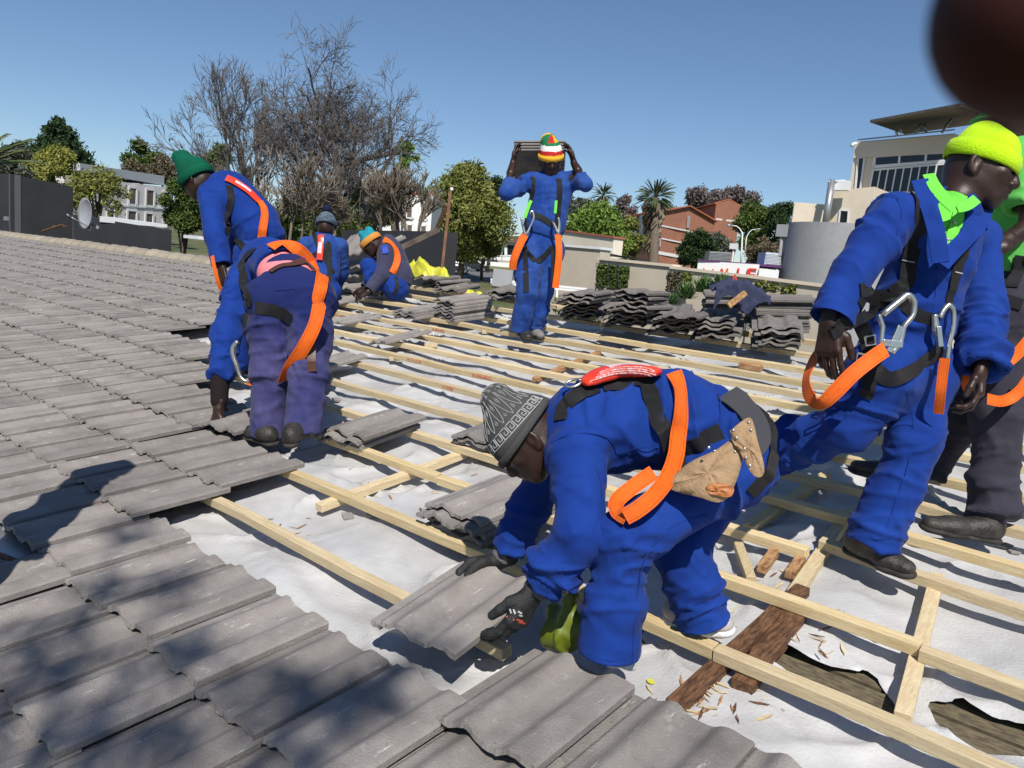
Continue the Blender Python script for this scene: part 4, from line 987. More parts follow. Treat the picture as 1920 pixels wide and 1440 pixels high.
# shock pack on the back
P_ = [FB.at(x,y,.012) for x,y in ((1094,735),(1122,722),(1160,714),(1205,712),(1240,714))]
mb = MB(); pp = smooth_path([p for p,_ in P_],24); nn_ = Vector((0,0,1))
VV=[];FF=[]
for i,p in enumerate(pp):
    d=(pp[min(i+1,23)]-pp[max(i-1,0)]).normalized(); sd_=d.cross(nn_).normalized(); e=math.sin(math.pi*min(max(i/23,.03),.97))**.35
    for a in range(14):
        t=2*math.pi*a/14; ca,sa_=math.cos(t),math.sin(t); VV.append(p+sd_*(.040*e*abs(ca)**.6*(1 if ca>0 else -1))+nn_*(.016+.019*e*abs(sa_)**.6*(1 if sa_>0 else -1)))
for i in range(23):
    for a in range(14): FF.append((i*14+a,i*14+(a+1)%14,i*14+14+(a+1)%14,i*14+14+a))
FF.append(tuple(range(13,-1,-1))); FF.append(tuple(23*14+a for a in range(14)))
pk = mesh_obj('shock_pack',VV,FF,M_ORRED,FB.root,True)
VP = [Vector(v) for v in VV]; pkb = BVHTree.FromPolygons(VP,FF)
q = [pp[i]+nn_*.04 for i in (8,12,16,19)]; ribbon('label',q,[nn_]*4,.030,.001,M_LABEL,pk,14,hug=pkb,lift=.001)
mb=MB()
for k in range(4):
    q=[P3(1112+k*4,714-k*5,2.27),P3(1150,702-k*4,2.27),P3(1195,701-k*4,2.27),P3(1226-k*3,709-k*5,2.27)]; r_=-(q[0]-CAM).normalized(); Q=[]
    for p in smooth_path(q,16):
        r=pkb.ray_cast(p+r_*.4,-r_); 
        if r[0]: Q.append(r[0]+r_*.001)
    if len(Q)>2: mb.tube(Q,.0028,6)
if mb.v: mb.build('folded_cord',mat('red_white_cord',(.72,.50,.50),rough=.8,col2=(.7,.08,.05),nscale=140),pk,True)
p0,n0_ = FB.at(1078,724,.012); mb=MB(); t1=DIR(1,.35,0); t2=DIR(-.3,.6,.7)
mb.tube([p0+t1*(.022*math.cos(a))+t2*(.014*math.sin(a)) for a in np.linspace(0,2*math.pi,20)],.0042,6); mb.build('d_ring',M_STEEL,FB.root,True)
# seams of the jacket
def seam(B,pix,parent=None,w=.0026,m_=None,name='seam'):
    return strap(B,name,pix,w,m_ or M_BLUE2,thick=.0012,lift=.0015,parent=parent or B.jacket,n=30)
seam(FB,[(1035,830),(1062,818),(1100,812),(1140,822),(1156,850)]); seam(FB,[(1158,850),(1195,840),(1235,838)])
for x0,y0,x1,y1,m_ in ((938,1163,941,1172,M_STITCH),(945,1164,948,1173,M_STITCH),(953,1168,960,1172,M_STITCH),(955,1175,961,1177,M_STITCH),(932,1178,946,1184,M_RED),(950,1183,962,1187,M_RED),(954,1188,966,1191,M_RED)):
    strap(FB,'glove_print',[(x0+18,y0-22),(x1+18,y1-22)],.0045,m_,thick=.0006,lift=.0012,n=5)
seam(FB,[(1325,965),(1262,985),(1212,1040),(1195,1110),(1188,1180),(1185,1235)],parent=FB.trousers); seam(FB,[(1105,1225),(1140,1238),(1175,1236)],parent=FB.trousers,w=.002)
seam(FB,[(1025,1090),(1050,1108),(1078,1112)],w=.002); seam(FB,[(1330,690),(1345,740),(1350,790)],w=.002); seam(FB,[(1120,880),(1128,940),(1112,1000)],w=.002)
# tool pouch in suede
def slab(name, pix, depth, th, m_, parent, bulge=.012, n=8, h=None, lift=None, B=None):
    """a soft leather panel: outline in the picture at given depths, bulged towards the viewer"""
    C0 = sum((Vector(P3(x,y,d)) for x,y,d in pix), Vector())/len(pix); pts=[Vector(P3(x,y,d)) for x,y,d in pix]
    nrm = Vector((0,0,0)); m=len(pts)
    for i in range(m): nrm += (pts[i]-C0).cross(pts[(i+1)%m]-C0)
    nrm.normalize(); 
    if nrm.dot(CAM-C0)<0: nrm=-nrm
    out = smooth_path(pts+[pts[0]], m*5+1)[:-1]; V=[];F=[]; M_=len(out); rings=5
    for side in (1,0):
        for r in range(rings):
            t=1-r/rings; 
            for i,p in enumerate(out):
                V.append(C0+(p-C0)*t+nrm*((bulge*(1-t*t)**.6+th+.0025*math.sin(i*.9+r)) if side else 0))
        V.append(C0+nrm*((bulge+th) if side else 0))
    S_=rings*M_+1
    for side in (1,0):
        o_=0 if side else S_
        for r in range(rings-1):
            for i in range(M_):
                a=o_+r*M_+i;b=o_+r*M_+(i+1)%M_; q=(a,b,b+M_,a+M_); F.append(q if side else q[::-1])
        for i in range(M_):
            a=o_+(rings-1)*M_+i;b=o_+(rings-1)*M_+(i+1)%M_; q=(a,b,o_+rings*M_); F.append(q if side else q[::-1])
    for i in range(M_): a=i;b=(i+1)%M_; F.append((b,a,a+S_,b+S_))
    o=mesh_obj(name,V,F,m_,parent,True); 
    bm=bmesh.new(); bm.from_mesh(o.data); bmesh.ops.recalc_face_normals(bm,faces=bm.faces); bm.to_mesh(o.data); bm.free(); o.data.set_sharp_from_angle(angle=rad(55)); return o,nrm
D_=1.985
po = empty('tool_pouch', P3(1330,870,2.0)); po.parent = FB.root; po.matrix_parent_inverse = FB.root.matrix_world.inverted()
a1,_ = slab('pouch_pocket',[(1248,912,2.03),(1268,888,2.02),(1300,864,2.0),(1345,843,1.99),(1380,820,1.985),(1394,836,1.98),(1388,880,1.97),(1370,925,1.965),(1348,942,1.97),(1310,932,1.98),(1275,924,2.01)],D_,.014,M_LEATHER,po,.020)
a2,_ = slab('hammer_flap',[(1368,808,1.965),(1402,783,1.96),(1413,798,1.955),(1422,835,1.95),(1432,872,1.945),(1428,893,1.945),(1412,891,1.945),(1396,866,1.95),(1386,846,1.955),(1374,830,1.96)],D_,.006,M_LEATHER,po,.006)
slab('leather_loop',[(1324,912,1.955),(1338,906,1.95),(1374,912,1.945),(1370,930,1.945),(1345,930,1.95),(1326,922,1.955)],D_,.005,M_TANB,po,.002)
mb=MB()
for x,y in ((1404,792),(1375,807),(1408,806),(1381,821),(1340,846),(1329,839),(1378,847),(1396,841),(1399,858),(1406,873)):
    c_=P3(x,y,1.925); r_=(CAM-c_).normalized()
    for ob in (a2,a1):
        vs=[v.co.copy() for v in ob.data.vertices]; bb=BVHTree.FromPolygons(vs,[tuple(p.vertices) for p in ob.data.polygons]); r=bb.ray_cast(CAM,-r_)
        if r[0]: c_=r[0]; break
    mb.tube([c_-r_*.001,c_+r_*.0018,c_+r_*.0028],[.0042,.0040,.0015],10)
mb.build('rivets',M_STEEL,po,True)
def DJ(**k): return J3(k)
# ------------------------------------------------ walking man on the right
J = DJ(neck=(1795,375,2.60), chest=(1752,470,2.62), belly=(1712,590,2.66), pelvis=(1692,665,2.68), shR=(1672,408,2.52), shL=(1838,448,2.78),
  elR=(1600,510,2.46), wrR=(1556,604,2.42), elL=(1842,570,2.72), wrL=(1838,688,2.62), hipR=(1655,700,2.62), hipL=(1728,705,2.74), knR=(1592,800,2.66), anR=(1420,852,2.98),
  knL=(1716,835,2.66), anL=(1632,1022,2.70), base=(1640,1060,2.7))
def hatW(c,R,s_,f,u,root):
    return beanie(c,R,s_,f,u,mat('neon_yellow_fleece',(.52,.80,.012),rough=.95,spec=.1,col2=(.42,.72,.012),nscale=8,bump=.4,bscale=200,fine=(120,.10),sheen=.1),root,1.04,tilt=.10,brim=.052,h=.005,low=-.002,tall=.035,lean=(0,-.02))
WB = figure('walking roofer in blue work suit over lime polo shirt, neon yellow beanie, hands hanging', J, (P3(1838,308,2.60), DIR(.80,-.30,-.50), DIR(.12,.95,.05), 1.10), M_BLUE, M_BLUE,
  hands=dict(R=dict(dir=DIR(-.05,-1,0),pn=DIR(.75,0,.6),side=DIR(.5,0,-.6),curl=(.28,.35,.42,.5),sc=1.06,h=.0034,out=.6,thumb=(.6,.1)),
             L=dict(dir=DIR(-.12,-1,-.1),pn=DIR(-.85,0,.4),side=DIR(-.4,0,-.9),curl=(.55,.6,.7,.8),sc=1.06,h=.0034,out=.6,thumb=(.6,.3))),
  h=.0075, hh=.0036, torso=(.158,.148,.158), tq=.80, hem=.17, famp=.024, seed=21, collar=False, jr=(.072,.064,.074), tr=(.098,.084,.074,.090), pelr=.13, hatfn=hatW, front=DIR(.55,0,-.83), fseg=17, cut=lambda K: [K.cap(P3(1796,352,d_),P3(1768,488,d_-.02),.066,.006,.004,sub=True) for d_ in (2.34,2.40,2.46,2.52)])
B = WB
# shirt showing in the open collar
fr_ = B.fr; F = Fld(); F.cap(J['chest'],J['belly'],.146,.13,.05,flat=fr_,q=.82); F.cap(J['neck']-B.sp*.05,J['chest'],.076,.118,.05,flat=fr_,q=.85)
cn=(P3(1838,308,2.60)-J['neck']); F.cap(J['neck']-B.sp*.02, J['neck']+cn*.16, .066,.061,.02); F.cap(J['neck']+cn*.08, J['neck']+cn*.9, .055,.057,.004, sub=True)
sh_ = surf('polo_shirt', F, .006, M_LIME, B.root, [(J['chest'],J['belly'],.15,.6,20)], .008, 7, rlx=2)
B.s = list(CUR_SURF); B.bvh()
fcol = DIR(-.2,.15,-1)
def fr2(name,pix,w_,m_,par):
    o = ribbon(name,[P3(*q) for q in pix],[fcol]*len(pix),w_,.004,m_,B.root,30); o.parent = par; return o
fr2('shirt_collar',[(1741,328,2.50),(1752,350,2.465),(1770,372,2.45),(1790,390,2.44)],.036,M_LIME,sh_); fr2('shirt_collar',[(1792,390,2.44),(1812,386,2.455),(1830,374,2.50)],.034,M_LIME,sh_)
strap_hug(B,'shirt_placket',[(1792,398),(1784,430),(1774,460)],.022,M_LIME,lift=.004,thick=.002,parent=sh_)
for x,y in ((1787,420),(1778,447)):
    p_,n_ = B.at(x,y,.008); mb=MB(); mb.tube([p_,p_+n_*.002],.0055,10); mb.build('button',M_LABEL,sh_,True)
fr2('jacket_lapel',[(1724,338,2.49),(1735,370,2.46),(1748,408,2.43),(1758,450,2.42),(1763,492,2.42)],.050,M_BLUE,B.jacket); fr2('jacket_lapel',[(1848,385,2.62),(1836,418,2.52),(1808,450,2.46),(1782,476,2.43),(1764,496,2.42)],.052,M_BLUE,B.jacket)
strap_hug(B,'shoulder_strap',[(1724,340),(1726,400),(1718,440),(1706,490),(1700,530),(1672,550)],.046,M_BLACK)
strap_hug(B,'shoulder_strap',[(1815,430),(1808,465),(1795,500),(1786,540),(1780,575)],.036,M_BLACK)
strap_hug(B,'waist_belt',[(1610,545),(1640,560),(1672,556),(1702,548)],.044,M_BLACK)
strap_hug(B,'waist_belt',[(1560,625),(1600,605),(1640,580),(1680,560),(1720,590),(1752,600)],.040,M_BLACK)
strap_hug(B,'hip_strap',[(1612,555),(1620,600),(1628,640),(1634,670)],.046,M_BLACK)
strap_hug(B,'thigh_strap',[(1640,690),(1665,710),(1700,700),(1740,672),(1762,650)],.048,M_BLACK)
strap_hug(B,'thigh_strap',[(1628,700),(1630,725),(1622,745)],.044,M_BLACK)
for x0,y0,x1,y1 in ((1694,487,1716,492),(1787,510,1800,512)):
    strap(B,'webbing_mark',[(x0,y0),(x1,y1)],.003,M_STITCH,thick=.001,lift=.009,parent=B.root,n=5)
hk = hook(B,[(1655,590,2.36),(1688,563,2.36),(1702,553,2.36),(1713,565,2.36),(1712,590,2.36),(1695,612,2.36),(1688,640,2.36),(1672,662,2.36)],.0085)
mb=MB(); mb.tube([P3(1648,590,2.355),P3(1655,612,2.355),P3(1652,640,2.355),P3(1668,645,2.355)],[.007,.008,.009,.008],8); mb.bar(P3(1655,642,2.355),P3(1692,646,2.355),.02,.012,cF); mb.bar(P3(1690,612,2.358),P3(1668,660,2.358),.022,.010,cF)
mb.build('hook_gate',M_STEEL,hk,recalc=True,bevel=.002)
hk = hook(B,[(1762,595,2.5),(1770,580,2.5),(1780,572,2.5),(1788,585,2.5),(1787,615,2.5),(1780,645,2.5),(1776,675,2.5)],.0075)
mb=MB(); mb.tube([P3(1752,590,2.5),P3(1755,620,2.5),P3(1764,650,2.5)],[.010,.014,.010],8); mb.bar(P3(1760,612,2.485),P3(1764,650,2.485),.016,.008,cF); mb.build('hook_gate',M_STEEL,hk,recalc=True,bevel=.002)
mb=MB(); bp=[P3(*q) for q in ((1608,662,2.40),(1636,668,2.40),(1634,682,2.40),(1606,674,2.40),(1608,662,2.40))]; mb.tube(bp,.0032,6); mb.build('buckle',M_STEEL,B.root)
mb=MB(); bp=[P3(*q) for q in ((1622,632,2.41),(1640,628,2.41),(1642,645,2.41),(1624,648,2.41),(1622,632,2.41))]; mb.tube(bp,.0032,6); mb.build('buckle',M_STEEL,B.root)
def free_ribbon(B,name,pix,width,m_,face,n=60,thick=.003):     # webbing hanging free; face = way its flat side looks, per point or one
    P=[P3(*q) for q in pix]; N=face if isinstance(face,list) else [face]*len(P); return ribbon(name,P,N,width,thick,m_,B.root,n)
toc = DIR(0,0,-1)
free_ribbon(B,'lanyard',[(1660,655,2.34),(1635,672,2.32),(1600,700,2.30),(1565,735,2.30),(1540,756,2.32),(1520,745,2.36),(1512,720,2.42),(1520,690,2.50),(1545,655,2.58),(1590,640,2.62)],.046,M_ORANGE,[toc,toc,toc,toc,DIR(-.2,-.6,-.7),DIR(-.9,0,-.4),DIR(-.9,0,-.4),DIR(-.8,.3,-.4),DIR(-.5,.6,-.6),DIR(-.3,.6,-.7)])
free_ribbon(B,'lanyard',[(1772,672,2.5),(1768,700,2.5),(1764,735,2.5),(1760,775,2.54)],.030,M_ORANGE,DIR(-.6,0,-.8))
free_ribbon(B,'lanyard',[(1615,775,2.75),(1630,795,2.75),(1650,812,2.76)],.03,mat('dark_orange_webbing',(.55,.05,.01),rough=.6),DIR(0,.3,-1))
# jacket seams and button line
seam(B,[(1682,372),(1690,400),(1680,440),(1662,470)]); seam(B,[(1560,600),(1600,618)]); seam(B,[(1757,500),(1755,540),(1750,580)]); seam(B,[(1680,440),(1715,445),(1755,450)])
seam(B,[(1700,735),(1712,800),(1706,860),(1680,940),(1655,1010)],parent=B.trousers); seam(B,[(1600,990),(1640,1010),(1672,1006)],parent=B.trousers,w=.002)
seam(B,[(1690,500),(1692,535),(1722,540),(1724,505),(1690,500)],w=.002); seam(B,[(1540,575),(1570,590),(1596,602)],w=.002); seam(B,[(1815,660),(1838,668),(1862,664)],w=.002); seam(B,[(1640,700),(1600,745),(1585,785)],parent=B.trousers,w=.002)
for e,t_,an,nm in (((1585,1032,2.80),(1712,1088,2.60),J['anL'],0),((1360,880,3.05),(1440,905,3.0),J['anR'],1)): boot(P3(*e),P3(*t_),RV(.15,0,1),B.root,an)
# ------------------------------------------------ man in grey trousers at the right edge
J = DJ(neck=(1940,262,3.05), chest=(1938,340,3.05), belly=(1925,460,3.05), pelvis=(1905,545,3.05), shL=(1912,300,2.86), shR=(1960,300,3.22), elL=(1938,420,2.80), wrL=(1860,470,2.74), elR=(1990,420,3.1), wrR=(1940,480,2.9),
  hipL=(1885,590,2.98), hipR=(1905,590,3.16), knL=(1872,775,2.98), anL=(1862,975,3.00), knR=(1810,760,3.22), anR=(1738,880,3.38), base=(1820,1000,3.1))
def hatG(c,R,s_,f,u,root):
    mm=mat('green_cap',(.10,.50,.12),rough=.9); o,S=beanie(c,R,s_,f,u,mm,root,1.05,brim=.02,h=.007,low=.005,name='cap')
    mb=MB(); V=[];F=[]
    for i in range(9):
        a=math.pi*i/8
        for rr_,zz in ((1,.012),(1.45+.45*math.sin(a),-.004)):
            V.append(S(math.cos(a)*.086*min(rr_,1.1),math.sin(a)*.10*rr_,zz))
    for i in range(8): F.append((i*2,i*2+1,i*2+3,i*2+2))
    p=mesh_obj('cap_peak',V,F,mm,o,True); so_=p.modifiers.new('t','SOLIDIFY'); so_.thickness=.006; return o,S
GBd = figure('man in charcoal trousers and green shirt standing at the right edge with crossed arms', J, (P3(1893,222,2.95), DIR(-.8,-.1,-.4), DIR(.05,1,0), 1.05), M_GRN, M_GREY,
  hands=dict(L=dict(dir=DIR(-.7,-.2,.3),pn=DIR(.2,-.3,.9),side=DIR(0,1,0),sc=1.0,h=.005)),
  h=.009, hh=.006, torso=(.165,.16,.165), tq=.8, hem=.14, famp=.016, seed=41, jr=(.082,.080,.06), tr=(.110,.096,.088,.088), pelr=.125, sleeve_end=-.25, hatfn=hatG, front=DIR(-.8,0,-.6), fseg=16)
B = GBd
for e,t_,an in (((1876,1018,2.98),(1720,992,2.96),J['anL']),((1735,912,3.36),(1586,884,3.40),J['anR'])): boot(P3(*e),P3(*t_),RV(0,0,1),B.root,an,sc_=1.1)
free_ribbon(B,'lanyard',[(1935,630,2.8),(1905,665,2.78),(1870,690,2.76),(1830,700,2.74),(1812,710,2.74),(1818,735,2.74)],.04,M_ORANGE,DIR(-.1,.2,-1))
free_ribbon(B,'lanyard',[(1850,748,2.80),(1880,752,2.80),(1910,735,2.80),(1935,700,2.80)],.04,M_ORANGE,DIR(0,.2,-1))
strap_hug(B,'shoulder_strap',[(1895,540),(1908,510),(1917,480)],.045,M_BLACK); strap_hug(B,'waist_belt',[(1872,560),(1895,566),(1916,572)],.045,M_BLACK)
# ------------------------------------------------ the tile carrier
J = DJ(neck=(1034,326,6.33), chest=(1034,360,6.30), belly=(1024,415,6.30), pelvis=(1012,450,6.32), shR=(993,340,6.30), shL=(1076,338,6.30), elR=(949,362,6.12), wrR=(962,306,6.30), elL=(1098,346,6.12), wrL=(1076,306,6.28),
  hipR=(994,470,6.30), hipL=(1030,470,6.34), knR=(988,548,6.18), knL=(1018,545,6.36), anR=(975,622,6.30), anL=(997,620,6.50))
def hatC(c,R,s_,f,u,root):
    o,S=beanie(c,R,s_,f,u,mat('striped_white',(.75,.73,.70),rough=.95),root,1.06,brim=.03,brimm=mat('yellow_yarn',(.78,.42,.03),rough=.95),h=.008,low=-.002,slouch=[(0.02,-.02,.115,.062)])
    me=o.data; cols=[mat('yellow_yarn',(0,0,0)),mat('red_yarn',(.50,.02,.02),rough=.95),mat('striped_white',(0,0,0)),mat('green_yarn',(.015,.16,.06),rough=.95)]
    me.materials.clear(); [me.materials.append(q) for q in cols]; cc=Vector(c); idx=[]
    for p in me.polygons:
        v=Vector(p.center)-cc; z=v.dot(u)/1.06; a=math.atan2(v.dot(f),v.dot(s_)); 
        if z<.035: k=0
        elif z<.062: k=1
        elif z<.098: k=2
        else: k=[3,1,0,3,1,0][int((a+math.pi)/(2*math.pi)*6)%6] if z>.118 else 3
        idx.append(k)
    me.polygons.foreach_set('material_index',idx); return o,S
CB = figure('roofer in blue overalls walking with tiles on his neck, red white and green striped hat', J, (P3(1033,296,6.22), DIR(.05,-.45,-.85), DIR(0,.85,-.42), 1.08), M_DUST, M_DUST,
  hands=dict(R=dict(dir=DIR(.15,1,.25),pn=DIR(.9,0,-.2),side=DIR(0,.2,-1),curl=(.3,.3,.3,.3),h=.006),L=dict(dir=DIR(-.25,1,.2),pn=DIR(-.9,0,-.2),side=DIR(0,.2,-1),curl=(.3,.3,.3,.3),h=.006)),
  h=.012, hh=.008, torso=(.17,.155,.16), tq=.8, hem=.12, famp=.018, seed=61, jr=(.072,.053,.050), tr=(.104,.090,.080,.084), pelr=.125, sleeve_end=.42, hatfn=hatC, front=DIR(0,0,-1), fseg=16)
B = CB
strap_hug(B,'shoulder_strap',[(999,332),(1000,355),(996,380),(988,402),(980,420)],.045,M_BLACK); strap_hug(B,'shoulder_strap',[(1047,335),(1049,365),(1046,400),(1042,430)],.045,M_BLACK)
free_ribbon(B,'green_tape',[(996,376,6.02),(990,390,6.02),(984,408,6.02)],.025,M_LIME,DIR(0,0,-1)); free_ribbon(B,'green_tape',[(1043,376,6.02),(1041,400,6.02)],.02,M_LIME,DIR(0,0,-1))
strap_hug(B,'chest_strap',[(998,402),(1015,408),(1034,420)],.045,M_BLACK); strap_hug(B,'thigh_strap',[(982,462),(992,478),(1003,490)],.045,M_BLACK); strap_hug(B,'thigh_strap',[(1036,462),(1020,480),(1005,492)],.045,M_BLACK)
hook(B,[(978,408,6.1),(981,425,6.1),(986,440,6.1),(994,425,6.1),(1001,408,6.1),(998,396,6.1),(993,400,6.1)],.009); hook(B,[(1036,414,6.1),(1041,425,6.1),(1047,438,6.1),(1049,420,6.1),(1047,408,6.1)],.009)
free_ribbon(B,'lanyard',[(984,440,6.08),(974,460,6.08),(964,485,6.1),(961,505,6.14)],.060,M_ORANGE,toc); free_ribbon(B,'lanyard',[(1046,440,6.1),(1048,470,6.08),(1046,500,6.08),(1041,540,6.1)],.058,M_ORANGE,DIR(.5,0,-1))
free_ribbon(B,'hanging_strap',[(1040,470,6.12),(1040,500,6.12),(1038,530,6.12)],.05,M_BLACK,toc)
boot(P3(982,634,6.42),P3(992,640,6.14),RV(0,0,1),B.root,J['anR'],h=.01); boot(P3(998,630,6.55),P3(1016,638,6.30),RV(0,0,1),B.root,J['anL'],mt=mat('worn_boot',(.20,.19,.18),rough=.8,bump=.3),h=.01)
for k in range(4):
    X = DIR(0,.55,-.83); Y = DIR(-1,0.0,.0); Z = X.cross(Y).normalized()
    if Z.dot(cF)<0: Z=-Z
    Y = Z.cross(X); M = Matrix(((X.x,Y.x,Z.x,0),(X.y,Y.y,Z.y,0),(X.z,Y.z,Z.z,0),(0,0,0,1)))
    org = P3(964 if Y.dot(cR)>0 else 1068,283,6.36) + Z*(.003+.027*k) + X*.006*k
    tile_obj(TMD[k%4], Matrix.Translation(org) @ M, 'tile in the pack carried behind the neck of the striped hat man', 'tiles carried on the neck')
seam(CB,[(1022,345),(1022,380),(1018,420)],w=.004); seam(CB,[(1026,372),(1040,372),(1040,390),(1026,390)],w=.004)
# ------------------------------------------------ green beanie man
J = DJ(neck=(398,348,5.22), chest=(434,368,5.22), belly=(478,415,5.26), pelvis=(492,458,5.30), shL=(394,368,5.08), shR=(432,352,5.40), elL=(404,440,5.02), wrL=(416,500,4.98), elR=(455,440,5.5), wrR=(440,490,5.4),
  hipL=(474,480,5.22), hipR=(502,476,5.38), knL=(452,590,5.12), anL=(440,690,5.22), knR=(490,590,5.30), anR=(486,690,5.42))
def hatH(c,R,s_,f,u,root): return beanie(c,R,s_,f,u,mat('bottle_green_knit',(.006,.10,.055),rough=.97,spec=.08,bump=.5,bscale=240,col2=(.006,.085,.045),nscale=9),root,1.10,brim=.05,h=.008,low=-.022,tall=.06,lean=(0,.03),slouch=[(0,.04,.165,.040),(0,.00,.15,.035)])
HB = figure('roofer in blue jacket and trousers leaning left, wearing a bottle green beanie', J, (P3(368,332,5.14), DIR(-.75,-.45,.25), DIR(-.28,.9,0), 1.05), M_BLUE, M_BLUE,
  hands=dict(L=dict(dir=DIR(.15,-1,0),pn=DIR(.5,0,.8),side=DIR(-.6,0,.2),h=.006,curl=(.5,.5,.55,.6))), h=.011, hh=.007, torso=(.178,.170,.178), tq=.86, hem=.14, famp=.018, seed=81, jr=(.080,.068,.066), tr=(.108,.092,.086,.09), hatfn=hatH, front=DIR(-.8,-.3,.2), fseg=16)
B = HB
strap_hug(B,'shoulder_strap',[(430,348),(433,375),(428,410),(424,440)],.045,M_BLACK)
strap_hug(B,'lanyard',[(424,336),(448,348),(470,365),(484,380)],.05,M_ORRED,thick=.006,lift=.01); strap_hug(B,'label',[(440,343),(455,352),(468,362)],.02,M_LABEL,lift=.018)
strap_hug(B,'lanyard',[(484,378),(494,400),(492,430),(488,470)],.052,M_ORANGE,lift=.016)
strap_hug(B,'thigh_strap',[(440,450),(455,462),(470,475)],.045,M_BLACK)
free_ribbon(B,'lanyard',[(398,480,4.9),(403,505,4.88),(409,528,4.88),(415,545,4.9)],.03,M_ORANGE,DIR(-.5,0,-1))
boot(P3(452,705,5.25),P3(405,698,5.2),RV(0,0,1),B.root,J['anL'],h=.01); boot(P3(500,705,5.45),P3(455,698,5.45),RV(0,0,1),B.root,J['anR'],h=.01)
def fade_height(m, z0, z1, col):      # the cloth is worn pale at the shins and still dark at the seat
    nt = m.node_tree; b = nt.nodes['Principled BSDF']; L = nt.links.new; g_ = nt.nodes.new('ShaderNodeNewGeometry'); sx_ = nt.nodes.new('ShaderNodeSeparateXYZ'); L(g_.outputs['Position'], sx_.inputs[0])
    n = nt.nodes.new('ShaderNodeTexNoise'); n.inputs['Scale'].default_value = 7; L(g_.outputs['Position'], n.inputs['Vector']); ma = nt.nodes.new('ShaderNodeMath'); ma.operation='MULTIPLY_ADD'; L(n.outputs[0], ma.inputs[0]); ma.inputs[1].default_value=.30; L(sx_.outputs[2], ma.inputs[2])
    mr = nt.nodes.new('ShaderNodeMapRange'); mr.inputs[1].default_value=z0+.15; mr.inputs[2].default_value=z1+.15; L(ma.outputs[0], mr.inputs[0]); mx = nt.nodes.new('ShaderNodeMix'); mx.data_type='RGBA'
    old = b.inputs['Base Color'].links[0].from_socket; L(mr.outputs[0], mx.inputs[0]); L(old, mx.inputs[6]); mx.inputs[7].default_value=(*col,1); L(mx.outputs[2], b.inputs['Base Color'])
fade_height(M_FADE, P3(545,650,3.95).z, P3(545,575,4.0).z, (.014,.022,.105))
# ------------------------------------------------ man in faded trousers, bent away
J = DJ(neck=(486,500,4.78), chest=(505,492,4.60), belly=(535,505,4.20), pelvis=(548,540,4.02), shL=(455,520,4.42), shR=(548,490,4.80), elL=(424,625,4.28), wrL=(413,712,4.20), elR=(600,560,4.9), wrR=(590,620,4.8),
  hipL=(510,562,4.0), hipR=(580,558,3.97), knL=(508,690,3.98), knR=(580,695,3.90), anL=(503,818,4.02), anR=(566,812,3.88))
PB = figure('roofer in faded purple blue trousers bent away, pink shirt and brown belt showing', J, (P3(468,545,4.95), DIR(-.4,-.8,.4), DIR(-.4,.1,.9), 1.0), M_BLUE, M_FADE,
  hands=dict(L=dict(dir=DIR(-.25,-.9,.1),pn=DIR(.6,-.3,.6),side=DIR(.7,0,-.4),h=.005,curl=(.5,.55,.6,.7),sc=1.05,out=.6)), h=.0085, hh=.009, torso=(.168,.150,.158), tq=.85, hem=.03, famp=.022, seed=101, waist=P3(541,520,4.12), jr=(.082,.074,.070), tr=(.115,.098,.094,.098), pelr=.135, front=DIR(-.2,-.9,.2), fseg=15, ankcut=True, eyes_=False)
B = PB
# longer forearm reaching for the tile, wrist at the knit cuff
F = Fld(); F.cap(P3(413,705,4.20),P3(411,752,4.18),.052,.044,.01); surf('knit_cuff', F, .008, M_CUFF, B.root)
F = Fld(); w2=P3(410,765,4.17); F.cap(P3(412,740,4.18), w2,.032,.028,.01); hand_fld(F, w2, DIR(-.30,-.9,.1), DIR(.75,-.1,.55), DIR(.5,0,-.7), curl=(.55,.6,.65,.7), sc_=1.1, thumb_out=.6); 
hd_ = surf('hand', F, .004, M_SKIN, B.body)
F = Fld(); F.cap(J['pelvis'],J['belly']+(J['neck']-J['belly'])*.1,.147,.147,.04,flat=Vector(B.fr),q=.85); F.plane(J['pelvis']+(J['pelvis']-J['belly'])*-.1, J['pelvis']-J['belly'],.3); surf('pink_shirt', F, .010, M_PINK, B.root)
B.s = list(CUR_SURF); B.bvh()
strap_hug(B,'leather_belt',[(508,512),(525,502),(550,498),(580,500),(604,512),(612,520)],.042,M_BELT,lift=.008,thick=.004)
strap_hug(B,'lanyard',[(508,468),(530,460),(558,468),(585,495),(600,540),(598,580)],.066,M_ORANGE,lift=.014,n=60)
free_ribbon(B,'lanyard',[(599,572,3.76),(590,610,3.76),(570,650,3.78),(545,688,3.84),(530,714,3.92)],.066,M_ORANGE,[toc,toc,DIR(.2,0,-1),DIR(.5,0,-.8),DIR(.7,0,-.6)])
strap_hug(B,'shoulder_strap',[(478,470),(460,485),(456,520),(462,550),(468,575)],.048,M_BLACK); strap_hug(B,'thigh_strap',[(480,576),(505,580),(530,588),(548,600)],.062,M_BLACK)
free_ribbon(B,'hanging_strap',[(596,600,4.0),(592,630,4.0),(591,662,4.0)],.018,M_BLACK,toc); mb=MB(); mb.tube([P3(591,658,4.0),P3(590,672,4.0),P3(592,688,4.0)],[.012,.024,.022],8); mb.build('strap_end',M_BLACK,B.root,True)
hook(B,[(446,640,3.95),(438,650,3.95),(437,665,3.95),(444,685,3.95),(452,708,3.95),(466,715,3.95),(476,700,3.95),(482,670,3.95)],.010)
free_ribbon(B,'lanyard',[(464,714,3.95),(475,716,3.96),(486,718,3.98)],.04,M_ORANGE,toc)
mb=MB(); mb.tube([P3(463,590,3.98),P3(470,630,3.96),P3(474,660,3.96)],[.025,.03,.02],8); mb.build('rope_grab',M_BLACK,B.root,True)
